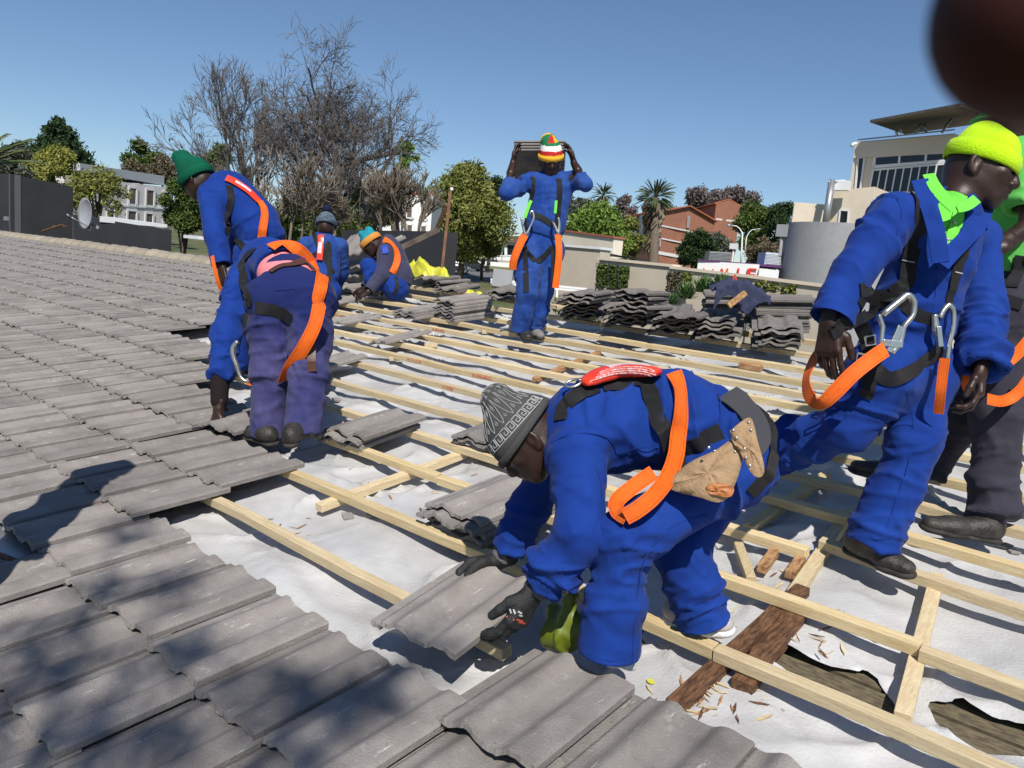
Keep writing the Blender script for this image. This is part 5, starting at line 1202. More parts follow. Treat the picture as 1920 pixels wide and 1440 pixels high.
boot(P3(546,842,3.72),P3(556,806,3.98),RV(0,0,1),B.root,J['anR']); boot(P3(518,838,3.92),P3(450,815,4.10),RV(0,0,1),B.root,J['anL'])
seam(B,[(512,545),(550,542),(600,548)],parent=B.trousers,m_=M_NAVY)
# ------------------------------------------------ bobble hat man, seen from behind
J = DJ(neck=(606,440,8.25), chest=(606,468,8.20), belly=(606,510,8.20), pelvis=(602,540,8.25), shL=(574,460,8.25), shR=(638,462,8.25), elL=(562,505,8.4), wrL=(580,540,8.6), elR=(640,510,8.4), wrR=(625,545,8.6),
  hipL=(588,548,8.2), hipR=(618,548,8.2), knL=(572,520,8.65), knR=(630,520,8.65), anL=(584,562,8.5), anR=(620,562,8.5))
def hatB(c,R,s_,f,u,root):
    o,S=beanie(c,R,s_,f,u,mat('grey_blue_knit',(.13,.17,.21),rough=.97,bump=.8,bscale=120,col2=(.05,.07,.10),nscale=40,stretch=(.3,.3,2.)),root,1.12,brim=.05,h=.009,low=-.01)
    F=Fld(); F.ell(S(0,-.03,.135),R,[.05,.05,.046],.01); surf('bobble',F,.009,mat('navy_bobble',(.008,.012,.04),rough=1,bump=1,bscale=80),o,keep=False); return o,S
BB = figure('roofer crouching with his back turned, wearing a grey bobble hat and blue jacket', J, (P3(612,420,8.2), DIR(.1,-.2,1), DIR(.05,1,.1), 1.05), M_DUST, M_BLUE, h=.014, hh=.010, torso=(.178,.17,.17), tq=.85, hem=.10, famp=.014, seed=121, jr=(.088,.078,.07), hatfn=hatB, front=DIR(0,0,1), fseg=14, eyes_=False)
B = BB
strap_hug(B,'back_strap',[(590,440),(598,462),(606,480)],.045,M_BLACK); strap_hug(B,'back_strap',[(625,440),(617,458),(608,480)],.045,M_BLACK); strap_hug(B,'back_strap',[(606,476),(615,495),(625,512)],.045,M_BLACK); strap_hug(B,'back_strap',[(604,470),(590,478),(578,486)],.045,M_BLACK)
strap_hug(B,'shock_pack',[(603,444),(602,465),(600,488)],.06,M_ORRED,thick=.02,lift=.01); strap_hug(B,'label',[(602,456),(601,466),(600,476)],.04,M_LABEL,lift=.034)
boot(P3(590,566,8.4),P3(578,560,8.65),RV(0,0,1),B.root,J['anL'],h=.012); boot(P3(622,566,8.4),P3(628,560,8.65),RV(0,0,1),B.root,J['anR'],h=.012)
# ------------------------------------------------ squatting man in profile
J = DJ(neck=(722,458,8.3), chest=(734,482,8.3), belly=(744,515,8.3), pelvis=(742,535,8.3), shL=(724,474,8.15), shR=(734,468,8.48), elL=(716,515,8.1), wrL=(690,546,8.0), elR=(712,505,8.6), wrR=(684,540,8.5),
  hipL=(742,540,8.2), hipR=(744,540,8.42), knL=(690,498,8.12), knR=(698,498,8.5), anL=(704,550,8.15), anR=(712,548,8.45))
def hatQ(c,R,s_,f,u,root):
    o,S=beanie(c,R,s_,f,u,mat('teal_knit',(.012,.28,.32),rough=.97,bump=.5,bscale=120,col2=(.02,.15,.25),nscale=12),root,1.10,brim=.058,brimm=mat('mustard_knit',(.55,.24,.045),rough=.97),h=.009,low=-.005,slouch=[(0,-.05,.11,.04),(0,.03,.13,.03)]); return o,S
QB = figure('squatting roofer in navy hooded top and blue trousers, teal and mustard beanie', J, (P3(697,455,8.26), DIR(-.8,-.6,0), DIR(-.45,.85,0), 1.08), M_HOOD, M_BLUE,
  hands=dict(L=dict(dir=DIR(-.8,-.5,0),pn=DIR(0,-.7,.7),side=DIR(0,.6,.6),h=.008),R=dict(dir=DIR(-.8,-.4,0),pn=DIR(0,-.7,.7),side=DIR(0,.6,.6),h=.008)), h=.013, hh=.009, torso=(.17,.172,.18), tq=.9, hem=.10, famp=.013, seed=141, jr=(.085,.072,.062), hatfn=hatQ, front=DIR(-.9,-.3,0), fseg=14)
B = QB
F = Fld(); F.cap(P3(728,452,8.35),P3(740,465,8.3),.075,.08,.03); surf('hood', F, .012, M_HOOD, B.jacket)
strap_hug(B,'lanyard',[(720,450),(735,460),(744,480),(742,500),(734,512)],.07,M_ORANGE,lift=.012); strap_hug(B,'arm_badge',[(721,462),(723,476)],.06,mat('badge_blue',(.01,.05,.4),rough=.6),lift=.01)
strap_hug(B,'thigh_strap',[(742,520),(744,540),(738,552)],.04,M_BLACK)
boot(P3(712,556,8.15),P3(684,552,8.1),RV(0,0,1),B.root,J['anL'],h=.012); boot(P3(716,554,8.45),P3(690,550,8.45),RV(0,0,1),B.root,J['anR'],h=.012)
# ------------------------------------------------ a colleague standing left of the photographer: only his shadow falls into the picture
bs = RW(.30,-.10,-.02); up = Vector((0,0,1)); sx = Vector((.8,-.6,0)).normalized(); fx = Vector((.6,.8,0))
q = lambda a,b,c_: bs + sx*a + fx*b + up*c_
J = dict(neck=q(0,0,1.45),chest=q(0,0,1.3),belly=q(0,0,1.08),pelvis=q(0,0,.93),shL=q(-.19,0,1.38),shR=q(.19,0,1.38),elL=q(-.30,.0,1.12),wrL=q(-.26,.1,.88),elR=q(.30,0,1.12),wrR=q(.26,.1,.88),
  hipL=q(-.09,0,.90),hipR=q(.09,0,.90),knL=q(-.10,.02,.5),knR=q(.10,.02,.5),anL=q(-.10,0,.09),anR=q(.10,0,.09))
figure('standing roofer in blue overalls casting the shadow at the left', J, (q(0,.02,1.60), fx, up, 1.0), M_BLUE, M_BLUE, h=.02, hh=.014, famp=.0, hatfn=lambda c,R,s_,f,u,root: beanie(c,R,s_,f,u,M_HOOD,root,1.1,h=.014), front=fx, eyes_=False)
print('SHADOWMAN', [tuple(round(a) for a in proj(J[k])) for k in ('anL','anR','shL','shR','neck')])
# ================================================================ SURROUNDINGS
ZG = [(0,-4.6),(14,-4.6),(40,-3.4),(70,-2.3),(105,-.55),(150,.7),(260,2.2),(500,5),(1500,16),(4000,30)]
def gz(x, y):
    r = math.hypot(x-CAM.x, y-CAM.y); xs = [a for a,_ in ZG]; return float(np.interp(r, xs, [b for _,b in ZG]))
def terrain():
    V=[];F=[]; R_=[0,6,14,22,30,40,50,60,70,80,90,98,106,115,125,140,160,190,230,300,420,650,1000,1800,3900]; n=96
    for r in R_:
        for i in range(n):
            a=2*math.pi*i/n; x=CAM.x+r*math.cos(a); y=CAM.y+r*math.sin(a); V.append((x,y,gz(x,y)))
    for k in range(len(R_)-1):
        for i in range(n): a=k*n+i; b=k*n+(i+1)%n; F.append((a,a+n,b+n,b))
    return V,F
V,F = terrain(); M_GROUND = mat('dry_grass_ground',(.15,.135,.07),rough=.95,col2=(.07,.095,.03),nscale=.15,fine=(3,.25),coord='Object')
g = mesh_obj('ground',V,F,M_GROUND,None,True); tag(g,'dry grassy ground','ground',None,'structure')
def GP(x, d): p = P3(x,500,d); return Vector((p.x,p.y,gz(p.x,p.y)))
def ground_hit(x, y, lift=0):
    r=(cR*((x-960)/FPX)+cD*((y-720)/FPX)+cF); lo,hi=12,600
    f_=lambda d:(CAM+r*d).z-gz((CAM+r*d).x,(CAM+r*d).y)
    d=12
    while d<900 and f_(d)>0: d*=1.02
    p=CAM+r*d; return Vector((p.x,p.y,gz(p.x,p.y)+lift))
def sheet(name,pix,m_,lift,lab,cat=None,kind='structure'):
    P=[ground_hit(x,y) for x,y in pix]; c_=sum(P,Vector())/len(P); V=[];F=[];n=len(P); K=10
    for k in range(K+1):
        for p in P: q=c_.lerp(p,k/K); V.append((q.x,q.y,gz(q.x,q.y)+lift))
    for k in range(K):
        for i in range(n): a=k*n+i;b=k*n+(i+1)%n; F.append((a,a+n,b+n,b))
    return tag(mesh_obj(name,V,F,m_,None),lab,cat,None,kind)
M_ROAD = mat('asphalt',(.13,.13,.135),rough=.9,col2=(.17,.17,.17),nscale=1.5)
sheet('road',[(832,512),(845,524),(880,530),(930,531),(975,529),(1060,520),(1060,500),(960,493),(900,488),(880,492),(868,498),(850,505)],M_ROAD,.06,'grey asphalt street curving round a traffic island')
sheet('traffic_island',[(902,503),(915,511),(950,513),(985,508),(985,497),(950,496),(915,498)],mat('island_grass',(.13,.17,.05),rough=.95,col2=(.2,.17,.08),nscale=.5),.16,'kerbed island with dry grass')
sheet('pavement',[(880,489),(960,492),(1060,498),(1060,492),(960,486),(880,484)],mat('red_soil',(.24,.13,.08),rough=.95,col2=(.17,.12,.08),nscale=.6),.10,'reddish pavement')
# ---- trees
def leafset(centers, radii, n, size, seed, mode='shell', flat=1.0, aspect=1.6):
    r = np.random.RandomState(seed); centers=np.array(centers,float); radii=np.array(radii,float)
    w_=radii**2; k=r.choice(len(centers),n,p=w_/w_.sum()); d=r.normal(size=(n,3)); d/=np.linalg.norm(d,axis=1)[:,None]; t=r.uniform(.35,1.08,n)**(.55)
    C=centers[k]+d*(radii[k]*t)[:,None]*np.array([1,1,flat]); C+=r.normal(size=(n,3))*size*1.2
    a=r.normal(size=(n,3)); a/=np.linalg.norm(a,axis=1)[:,None]; b=np.cross(a,r.normal(size=(n,3))); b/=np.linalg.norm(b,axis=1)[:,None]
    s_=size*r.uniform(.6,1.4,n)[:,None]; a=a*s_*aspect; b=b*s_*.6
    V=np.stack([C-a,C+b*.9,C+a,C-b*.9],1).reshape(-1,3); F=np.arange(4*n).reshape(n,4); return V,F
GREENS={'olive':[(.17,.185,.045),(.235,.245,.065),(.12,.14,.035)],'bright':[(.13,.21,.035),(.19,.29,.05),(.09,.15,.028)],'dark':[(.028,.055,.018),(.045,.080,.026),(.016,.034,.012)],
 'grey':[(.10,.115,.08),(.15,.165,.12),(.07,.08,.06)],'brown':[(.13,.105,.065),(.085,.075,.045),(.17,.13,.08)],'yellow':[(.22,.23,.045),(.17,.185,.04),(.28,.28,.07)],'mid':[(.075,.115,.025),(.12,.165,.038),(.05,.08,.02)],
 'haze':[(.13,.105,.10),(.17,.14,.13),(.10,.085,.08)],'straw':[(.26,.22,.12),(.32,.28,.16),(.18,.15,.08)]}
M_BARK = mat('bark',(.085,.065,.05),rough=.95,col2=(.14,.115,.09),nscale=8,bump=.5,bscale=20)
M_BARKD = mat('dark_bark',(.050,.036,.028),rough=.95,col2=(.085,.065,.05),nscale=8,bump=.4,bscale=20)
def gm(k): return [mat('leaf_%s_%s'%(k,'abc'[i]),c,rough=.75,spec=.2) for i,c in enumerate(GREENS[k])]
def branches(base, top, r0, seed, levels=5, kids=4, spread=.55, minr=.012, up=.25, ln=None, first=.35, gnarl=.12, droop=0, q0=1.0):
    rr_=random.Random(seed); mb=MB(); tips=[]
    def grow(p,d,L,r,lv):
        n=3 if lv>1 else 4; pts=[p.copy()]; dd=d.copy(); q=p.copy()
        for i in range(n):
            dd=(dd+Vector((rr_.gauss(0,gnarl),rr_.gauss(0,gnarl),rr_.gauss(0,gnarl)+up*.12-droop*.1))).normalized(); q=q+dd*(L/n); pts.append(q.copy())
        r1=max(r*.62,minr); mb.tube(pts,[r+(r1-r)*i/n for i in range(n+1)],6 if lv<2 else (4 if lv<4 else 3),False)
        if lv>=levels: tips.append(q); return
        for k in range(kids if lv else kids+1):
            t=rr_.uniform(first if lv else .45,1); b=pts[0].lerp(pts[-1],t); j=min(int(t*n),n-1); b=pts[j].lerp(pts[j+1],t*n-j)
            ax=dd.orthogonal().normalized(); ax=Matrix.Rotation(rr_.uniform(0,6.283),3,dd)@ax; an=rr_.gauss(spread,.16); nd=(dd*math.cos(an)+ax*math.sin(an)); nd=(nd+Vector((0,0,up))).normalized()
            grow(b,nd,L*(q0 if lv==0 else 1)*rr_.uniform(.58,.82),max(r1*rr_.uniform(.55,.85),minr),lv+1)
    d=(Vector(top)-Vector(base)); L=d.length if ln is None else ln; grow(Vector(base),d.normalized(),L,r0,0); return mb,tips
def tree(x,ytop,w,d,kind,lab,seed,ybase=None,lobes=14,fill=1.0,flat=.8,trunk=True,name='tree',shape='round',lsz=2.3,group=None,bark=None,base=None):
    T=P3(x,ytop,d); B_=Vector(base) if base else GP(x,d); hw=w/2*d/FPX; yb=ybase if ybase else ytop+w*.8; low=P3(x,yb,d).z; H=max(T.z-low,.5); rr_=random.Random(seed)
    root=empty(name,B_); tag(root,lab,'tree' if 'bush' not in name and 'hedge' not in name else 'bush',group); C=[];R_=[]
    for i in range(lobes):
        a=rr_.uniform(0,6.283); h=rr_.random(); 
        if shape=='round': wd=math.sin(math.pi*min(.95,max(.12,h*.85+.12)))
        elif shape=='cone': wd=1-h*.9
        elif shape=='flat': wd=.9
        else: wd=1
        rr2=math.sqrt(rr_.random())*hw*.78*wd; lr=hw*rr_.uniform(.18,.42)*(1 if shape!='cone' else .8); lr=min(lr,H*.5)
        C.append((B_.x+rr2*math.cos(a),B_.y+rr2*math.sin(a),low+lr*.6+(H-lr*1.4)*h)); R_.append(lr)
    sz=d/FPX*lsz; px=(w*(ytop-yb if False else abs(yb-ytop)))
    n=int(min(22000,px/(lsz*lsz)*5.5*fill)); V,F=leafset(C,R_,n,sz,seed,flat=flat)
    fm=np.random.RandomState(seed).randint(0,3,n); mesh_obj('crown',V,F,None,root,False,mats=gm(kind),fmat=fm)
    if trunk:
        mb=MB(); h0=low+H*.35; tr_=max(.06,hw*.05); top=Vector((B_.x+rr_.gauss(0,.2),B_.y,h0)); mb.tube([B_-Vector((0,0,.2)),B_.lerp(top,.5)+Vector((rr_.gauss(0,tr_),0,0)),top],[tr_*1.5,tr_*1.1,tr_],7)
        for k in range(min(9,lobes)): c_=Vector(C[k]); mb.tube([B_.lerp(top,rr_.uniform(.6,1)),top.lerp(c_,.5)+Vector((0,0,hw*.08)),c_],[tr_*.7,tr_*.45,tr_*.15],5)
        mb.build('trunk',bark or M_BARK,root,True)
    return root
# left
tree(28,262,95,44,'grey','grey green feathery tree at the far left edge',1,ybase=400,lobes=14)
def conifer(x,ytop,w,d,lab,seed,ybase):
    T=P3(x,ytop,d); B_=GP(x,d); hw=w/2*d/FPX; low=P3(x,ybase,d).z; root=empty('cedar_tree',B_); tag(root,lab,'tree'); mb=MB(); mb.tube([B_,T],[hw*.09,.03],7); rr_=random.Random(seed); C=[];R_=[]
    nl=11
    for i in range(nl):
        h=i/(nl-1); z=low+(T.z-low)*h; ww=hw*(1-h**1.6*.86)*rr_.uniform(.8,1.1)
        for k in range(7):
            a=rr_.uniform(0,6.283); e=Vector((B_.x+math.cos(a)*ww*.95,B_.y+math.sin(a)*ww*.95,z+ww*.10)); s0=Vector((B_.x,B_.y,z)); mb.tube([s0,s0.lerp(e,.5)+Vector((0,0,ww*.1)),e],[.08,.05,.02],4)
            for t in (.35,.55,.75,.95): q=s0.lerp(e,t)+Vector((0,0,.05)); C.append(tuple(q)); R_.append(ww*.17*(1.25-t*.4)+.12)
    V,F=leafset(C,R_,9000,d/FPX*3.0,seed,flat=.30); mesh_obj('crown',V,F,None,root,False,mats=gm('dark'),fmat=np.random.RandomState(1).randint(0,3,9000)); mb.build('trunk',M_BARKD,root,True)
conifer(110,233,108,75,'dark layered cedar standing above the yellow green trees at left',4,318)
tree(100,272,130,50,'yellow','yellow green feathery tree below the dark cedar',5,ybase=400,lobes=16,fill=.8)
tree(185,305,120,46,'olive','olive green tree in front of the white building at the left',6,ybase=418,lobes=14,fill=.28)
tree(262,264,90,95,'mid','rounded dark green tree above the white building roof',7,ybase=335,lobes=12)
tree(300,290,70,90,'brown','brownish half bare tree right of the rounded dark tree',8,ybase=345,lobes=9,fill=.5)
tree(245,300,50,85,'brown','small reddish brown tree above the white building roof',81,ybase=335,lobes=7,fill=.5)
tree(345,318,105,30,'mid','green bushy tree directly behind the green beanie',9,ybase=432,lobes=14)
tree(405,272,110,42,'mid','green tree rising behind the shoulder of the green beanie man',10,ybase=400,lobes=14)
# bare trees
def bare(x,ytop,w,d,lab,seed,kids=4,levels=5,spread=.5,r0=.16,up=.25,stems=1,fan=.0,minr=.010,m_=None,pods=True,split=.30,gn=.12,ybr=480):
    G_=GP(x,d); B_=P3(x,ybr,d); T=P3(x,ytop,d); H=T.z-B_.z; root=empty('bare_tree',G_); tag(root,lab,'tree'); wid=w/2*d/FPX
    tk=MB(); tk.tube([G_-Vector((0,0,.2)),G_.lerp(B_,.6)+cR*.08,B_+Vector((0,0,.1))],[r0*2.2,r0*1.7,r0*1.5],9); tk.build('trunk',m_ or M_BARKD,root,True)
    def make(spread,lv,fan_):
        M_=MB(); tp=[]
        for s_ in range(stems):
            a=(s_-(stems-1)/2)*fan_; top=B_+(cR*math.sin(a)+Vector((0,0,1))*math.cos(a)+cF*random.Random(seed+s_).uniform(-.2,.2)*(1 if stems>1 else 0)).normalized()*H*.36
            mb,t=branches(B_+cR*(.22*(s_-(stems-1)/2)),top,r0*random.Random(seed+s_).uniform(.75,1.15),seed+s_*13,lv,kids,spread,minr,up,first=.3,gnarl=gn,q0=.72); M_.add(mb.v,mb.f); tp+=t
        A=np.array([tuple(v) for v in M_.v]); return M_,tp,(np.percentile(A[:,2],99.7)-B_.z)/H,np.percentile(np.abs((A-np.array(B_))@np.array(cR)),98.5)/wid
    best=min(((abs(math.log(k[3]/k[2])),sp_,fn_) for sp_ in (.34,.42,.5,.58,.66,.74) for fn_ in (fan*.6,fan,fan*1.4) for k in [make(sp_,3,fn_)]),key=lambda q:q[0])
    mbs,tips,_,_=make(best[1],levels,best[2])
    A_=np.array([tuple(v) for v in mbs.v]); c0_=np.array(B_); kz=H/(np.percentile(A_[:,2],99.7)-B_.z); r_=(A_-c0_)@np.array(cR); wid=w/2*d/FPX; kx=wid/np.percentile(np.abs(r_),98.5)
    S_=np.array([kx,kx,kz]); hz=np.clip((A_[:,2]-B_.z)/(H/kz)*3,0,1)[:,None]; A_=c0_+(A_-c0_)*S_; mbs.v=[Vector(v) for v in A_]; tips=[B_+Vector(((t-B_).x*kx,(t-B_).y*kx,(t-B_).z*kz)) for t in tips]
    mbs.build('branches',m_ or M_BARKD,root,False)
    if pods:
        rr_=random.Random(seed)
        for p in rr_.sample(tips,min(28,len(tips))):
            q=MB(); s_=.030*d/28; q.tube([p,p-Vector((0,0,s_*2))],[s_*.6,s_*.4],4); q.build('seed_pod',M_OLDW,root)
    return root
M_TWIG = mat('bare_bark',(.10,.088,.080),rough=.95,col2=(.16,.14,.13),nscale=3)
bare(615,92,330,27,'large bare tree with wide crown of fine twigs, the tallest behind the crouching men',31,kids=3,levels=6,stems=6,fan=.26,r0=.15,up=.10,minr=.0052,m_=M_TWIG,gn=.15)
bare(455,138,225,29,'bare tree left of the tallest one, leaning over the green beanie man',47,kids=3,levels=6,stems=4,fan=.30,r0=.13,up=.08,minr=.0052,m_=M_TWIG,gn=.17)
bare(735,310,170,24,'low leafless thicket tree between the bare trees and the mast',59,levels=4,stems=6,fan=.28,r0=.045,spread=.5,minr=.008,pods=False,m_=mat('grey_twig',(.19,.155,.12),rough=.95))
bare(560,300,190,22,'brown leafless thicket tree behind the bobble hat',63,levels=4,stems=7,fan=.22,r0=.04,spread=.5,minr=.008,pods=False,m_=mat('grey_twig',(.19,.155,.12)))
tree(530,380,110,24,'mid','dark green bush left of the bobble hat',64,ybase=470,lobes=12,name='bush')
tree(690,330,130,30,'olive','thin green bush in front of the bare trees',65,ybase=450,lobes=14,fill=.45,name='bush')
tree(620,375,170,26,'mid','dull green thicket under the bare trees',66,ybase=470,lobes=16,fill=.5,name='bush')
tree(455,350,90,27,'olive','dry olive bush behind the green beanie man back',67,ybase=450,lobes=10,fill=.6,name='bush')
tree(750,270,60,60,'bright','green tree top seen through the right side of the tallest bare tree',68,ybase=330,lobes=8,fill=.4)
# centre
tree(862,305,185,88,'olive','broad olive green tree left of the tile carrier, above the parked cars',11,ybase=492,lobes=46,fill=1.0,lsz=2.8,shape='round')
tree(915,330,75,110,'dark','dark green tree just left of the tile carrier shoulder',12,ybase=440,lobes=10)
tree(905,425,100,92,'olive','lower olive branches by the green road sign',13,ybase=490,lobes=9,fill=.7)
tree(1065,360,110,120,'grey','grey green tree behind the carrier arm',14,ybase=440,lobes=12)
tree(1115,378,150,70,'bright','bright green round tree above the pale wall',15,ybase=475,lobes=34,lsz=2.6)
tree(1170,400,80,75,'olive','olive green tree between the bright tree and the palm',16,ybase=488,lobes=12)
tree(1160,368,50,200,'haze','pale leafless tree behind the small palm',17,ybase=410,lobes=8,fill=.8)
tree(1025,390,60,100,'dark','dark tree seen beside the carrier waist',171,ybase=480,lobes=8)
tree(1310,350,100,230,'haze','pale purplish leafless tree left of the brick tower',18,ybase=400,lobes=12,fill=1.0)
tree(1365,352,110,235,'haze','pale leafless tree right behind the brick tower',19,ybase=400,lobes=12,fill=1.0)
tree(1225,380,70,210,'dark','dark tree behind the tall palm crown',20,ybase=410,lobes=8)
tree(1300,425,88,85,'dark','dense dark green tree in front of the brick gable wall',21,ybase=500,lobes=16)
tree(1405,375,100,170,'mid','olive dark tree right of the brick tower',22,ybase=470,lobes=14)
tree(1458,378,95,160,'dark','dark green tree on the skyline left of the cream building',23,ybase=480,lobes=16)
tree(1340,435,80,120,'grey','grey green thin tree behind the lamp posts',24,ybase=500,lobes=10,fill=.6)
tree(1430,440,100,110,'brown','brown leafless shrubbery left of the grey drum wall',25,ybase=510,lobes=12,fill=.8)
tree(1480,420,60,115,'brown','brown shrubbery touching the grey drum wall',26,ybase=500,lobes=8,fill=.8)
tree(865,540,70,75,'bright','low bright green bush beyond the yellow sheet',27,ybase=575,lobes=9,name='bush',trunk=False)
tree(1085,560,130,24,'mid','low green bushes behind the ridge right of the carrier',28,ybase=600,lobes=12,name='bush',trunk=False)
# a tree behind the photographer whose twigs throw the soft dapples on the front tiles
def shade_tree():
    base = Vector((10.5,-7.0,-4.6)); root=empty('tree',base); tag(root,'leafy tree standing behind the photographer','tree'); mb=MB(); tgt=[]
    for (x,y) in [(235,985),(190,1100),(310,1105),(75,1190),(345,1225),(230,1290),(440,1290),(300,1375),(600,1300),(655,1325),(785,1215),(705,1290),(120,1400),(500,1400),(20,1290),(150,1240)]:
        p=RP(x,y,0); L=9.6+random.uniform(-.6,.9); tgt.append(p+SUNDIR*L)
    top=sum(tgt,Vector())/len(tgt)-Vector((0,0,2)); mb.tube([base,base.lerp(top,.6)+Vector((.3,0,0)),top],[.25,.2,.12],8)
    for q in tgt: mb.tube([top,top.lerp(q,.5)+Vector((0,0,.2)),q],[.03,.016,.008],5)
    mb.build('trunk',M_BARK,root,True); V,F=leafset([tuple(q) for q in tgt],[.085]*len(tgt),620,.034,3,flat=.7); mesh_obj('crown',V,F,None,root,False,mats=gm('mid'),fmat=np.random.RandomState(1).randint(0,3,620))
shade_tree()
# ---- palms
def palm(x,ytop,ybase_crown,d,lab,seed,w=50,skirt=True,base=None,trunk=True,dens=46,sk=1.):
    C=P3(x,ybase_crown,d); B_=GP(x,d) if base is None else base; root=empty('palm_tree',B_); tag(root,lab,'palm'); rr_=random.Random(seed); R_=w/2*d/FPX
    if trunk:
        mb=MB(); n=14; mb.tube([B_.lerp(C,i/n) for i in range(n+1)],[R_*.20*sk*(1.25-.3*i/n)+rr_.uniform(0,.02) for i in range(n+1)],9); mb.build('trunk',mat('palm_trunk',(.20,.16,.12),rough=.95,col2=(.12,.095,.07),nscale=6,bump=.6,bscale=14),root,True)
    V=[];F=[]
    def frond(a,el,L,droop,w0,VV,FF):
        d0=Vector((math.cos(a)*math.cos(el),math.sin(a)*math.cos(el),math.sin(el))); p=C.copy(); n=7; dd=d0.copy(); prev=None
        for i in range(n+1):
            sd=dd.cross(Vector((0,0,1))).normalized()
            if i>=3:                        # fan of leaflets
                for k in (-1,1):
                    for t in (0,.5):
                        q=p+dd*(L/n*t); e=q+(sd*k*(.55-.05*i)+dd*.7+Vector((0,0,-.25)))*(L*.26); m_=len(VV); VV+= [q-dd*w0*.5,q+dd*w0*.5,e]; FF.append((m_,m_+1,m_+2))
            m_=len(VV); VV+=[p-sd*w0*.15,p+sd*w0*.15]; 
            if prev is not None: FF.append((prev,prev+1,m_+1,m_))
            prev=m_; p=p+dd*(L/n); dd=(dd+Vector((0,0,-droop))).normalized()
    for k in range(dens): frond(rr_.uniform(0,6.283),rr_.uniform(-.25,1.35),R_*rr_.uniform(.9,1.15),rr_.uniform(.06,.16),R_*.15,V,F)
    mesh_obj('fronds',V,F,mat('palm_green',(.055,.085,.025),rough=.5,spec=.4,col2=(.10,.12,.05),nscale=2),root)
    if skirt:
        V=[];F=[]
        for k in range(int(90*sk)):
            a=rr_.uniform(0,6.283); z=rr_.uniform(-R_*2.2*sk,R_*.1); q=C+Vector((0,0,z)); o_=Vector((math.cos(a),math.sin(a),0)); wd=R_*(.62*sk+.15*(z/R_)); m_=len(V); sd=Vector((-o_.y,o_.x,0)); V+=[q+o_*R_*.15,q+o_*wd+sd*R_*.10-Vector((0,0,R_*.5)),q+o_*wd*.9-sd*R_*.10-Vector((0,0,R_*.75))]; F.append((m_,m_+1,m_+2))
        mesh_obj('dead_fronds',V,F,mat('dead_frond',(.24,.19,.13),rough=.95,col2=(.15,.12,.08),nscale=3),root)
palm(1229,332,372,105,'tall palm with shaggy trunk in front of the brick building',3,w=64,dens=80,sk=1.25)
palm(1131,350,368,160,'small palm above the bright green tree',4,w=44)
palm(-62,160,330,26,'pale feathery palm cut by the left edge',5,w=210,skirt=False)
# ---- walls and buildings
M_CREAM = mat('cream_render',(.70,.60,.47),rough=.9,col2=(.66,.57,.45),nscale=.4,fine=(2,.05)); M_BEIGE = mat('beige_wall',(.56,.49,.39),rough=.92,col2=(.52,.455,.365),nscale=.5,fine=(3,.05)); M_OFFW = mat('off_white_wall',(.80,.73,.60),rough=.9,col2=(.70,.63,.5),nscale=.5)
M_CHAR = mat('charcoal_wall',(.032,.034,.038),rough=.85,col2=(.04,.042,.046),nscale=1.2); M_DGLASS = mat('dark_glass',(.012,.014,.018),rough=.12,spec=.6); M_BRICK = mat('red_brick',(.37,.165,.105),rough=.92,col2=(.32,.14,.088),nscale=1.4,fine=(6,.12)); M_ORTILE = mat('orange_roof_tiles',(.46,.155,.075),rough=.9,col2=(.36,.13,.07),nscale=1)
M_PWHITE = mat('painted_white',(.75,.75,.74),rough=.7); M_WBLD = mat('pale_grey_render',(.66,.62,.61),rough=.9,col2=(.60,.56,.55),nscale=.8); M_GWALL = mat('grey_render',(.30,.305,.31),rough=.9,col2=(.34,.34,.345),nscale=.5,fine=(4,.05)); M_PIPE=mat('galvanised_metal',(.42,.43,.44),rough=.4,metal=.7)
def wallbox(mb,a,b,z0,z1a,z1b,th):       # a,b world xy; thickness away from the camera
    a=Vector(a);b=Vector(b); d=Vector((b.x-a.x,b.y-a.y,0)).normalized(); n=Vector((-d.y,d.x,0)); 
    if n.dot(a-CAM)<0: n=-n
    q=[(a.x,a.y),(b.x,b.y),(b.x+n.x*th,b.y+n.y*th),(a.x+n.x*th,a.y+n.y*th)]; zt=[z1a,z1b,z1b,z1a]
    mb.add([(x,y,z0) for x,y in q]+[(x,y,z) for (x,y),z in zip(q,zt)],[(0,3,2,1),(4,5,6,7),(0,1,5,4),(1,2,6,5),(2,3,7,6),(3,0,4,7)]); return n
def wall(name,A,B_,z0,th,m_,lab,cat,cap=None,parent=None):
    a=P3(*A); b=P3(*B_); mb=MB(); n=wallbox(mb,a,b,z0,a.z,b.z,th); o=mb.build(name,m_,parent,recalc=True)
    if lab: tag(o,lab,cat)
    if cap:
        mb=MB(); d=(b-a).normalized(); wallbox(mb,a-n*.06-d*.05,b-n*.06+d*.05,0,a.z+.08,b.z+.08,th+.12); 
        for i,v in enumerate(mb.v):
            if i<4: v.z=(a.z if i in (0,3) else b.z)+.0
        mb.build('coping',cap,o,recalc=True)
    return o
def plane_hit(x,y,P0,N,off=0): r=(cR*((x-960)/FPX)+cD*((y-720)/FPX)+cF); t=(P0-CAM).dot(N)/r.dot(N); p=CAM+r*t; return p-(N if N.dot(p-CAM)>0 else -N)*off
def facade(A,B_): a=P3(*A);b=P3(*B_); N=Vector((-(b.y-a.y),b.x-a.x,0)).normalized(); return a,N
def panel(name,pix,fa,m_,parent,off=.03,th=.03):
    P=[plane_hit(x,y,fa[0],fa[1],off) for x,y in pix]; n=fa[1] if fa[1].dot(P[0]-CAM)>0 else -fa[1]; mb=MB(); mb.prism(P,n*th); return mb.build(name,m_,parent,recalc=True)
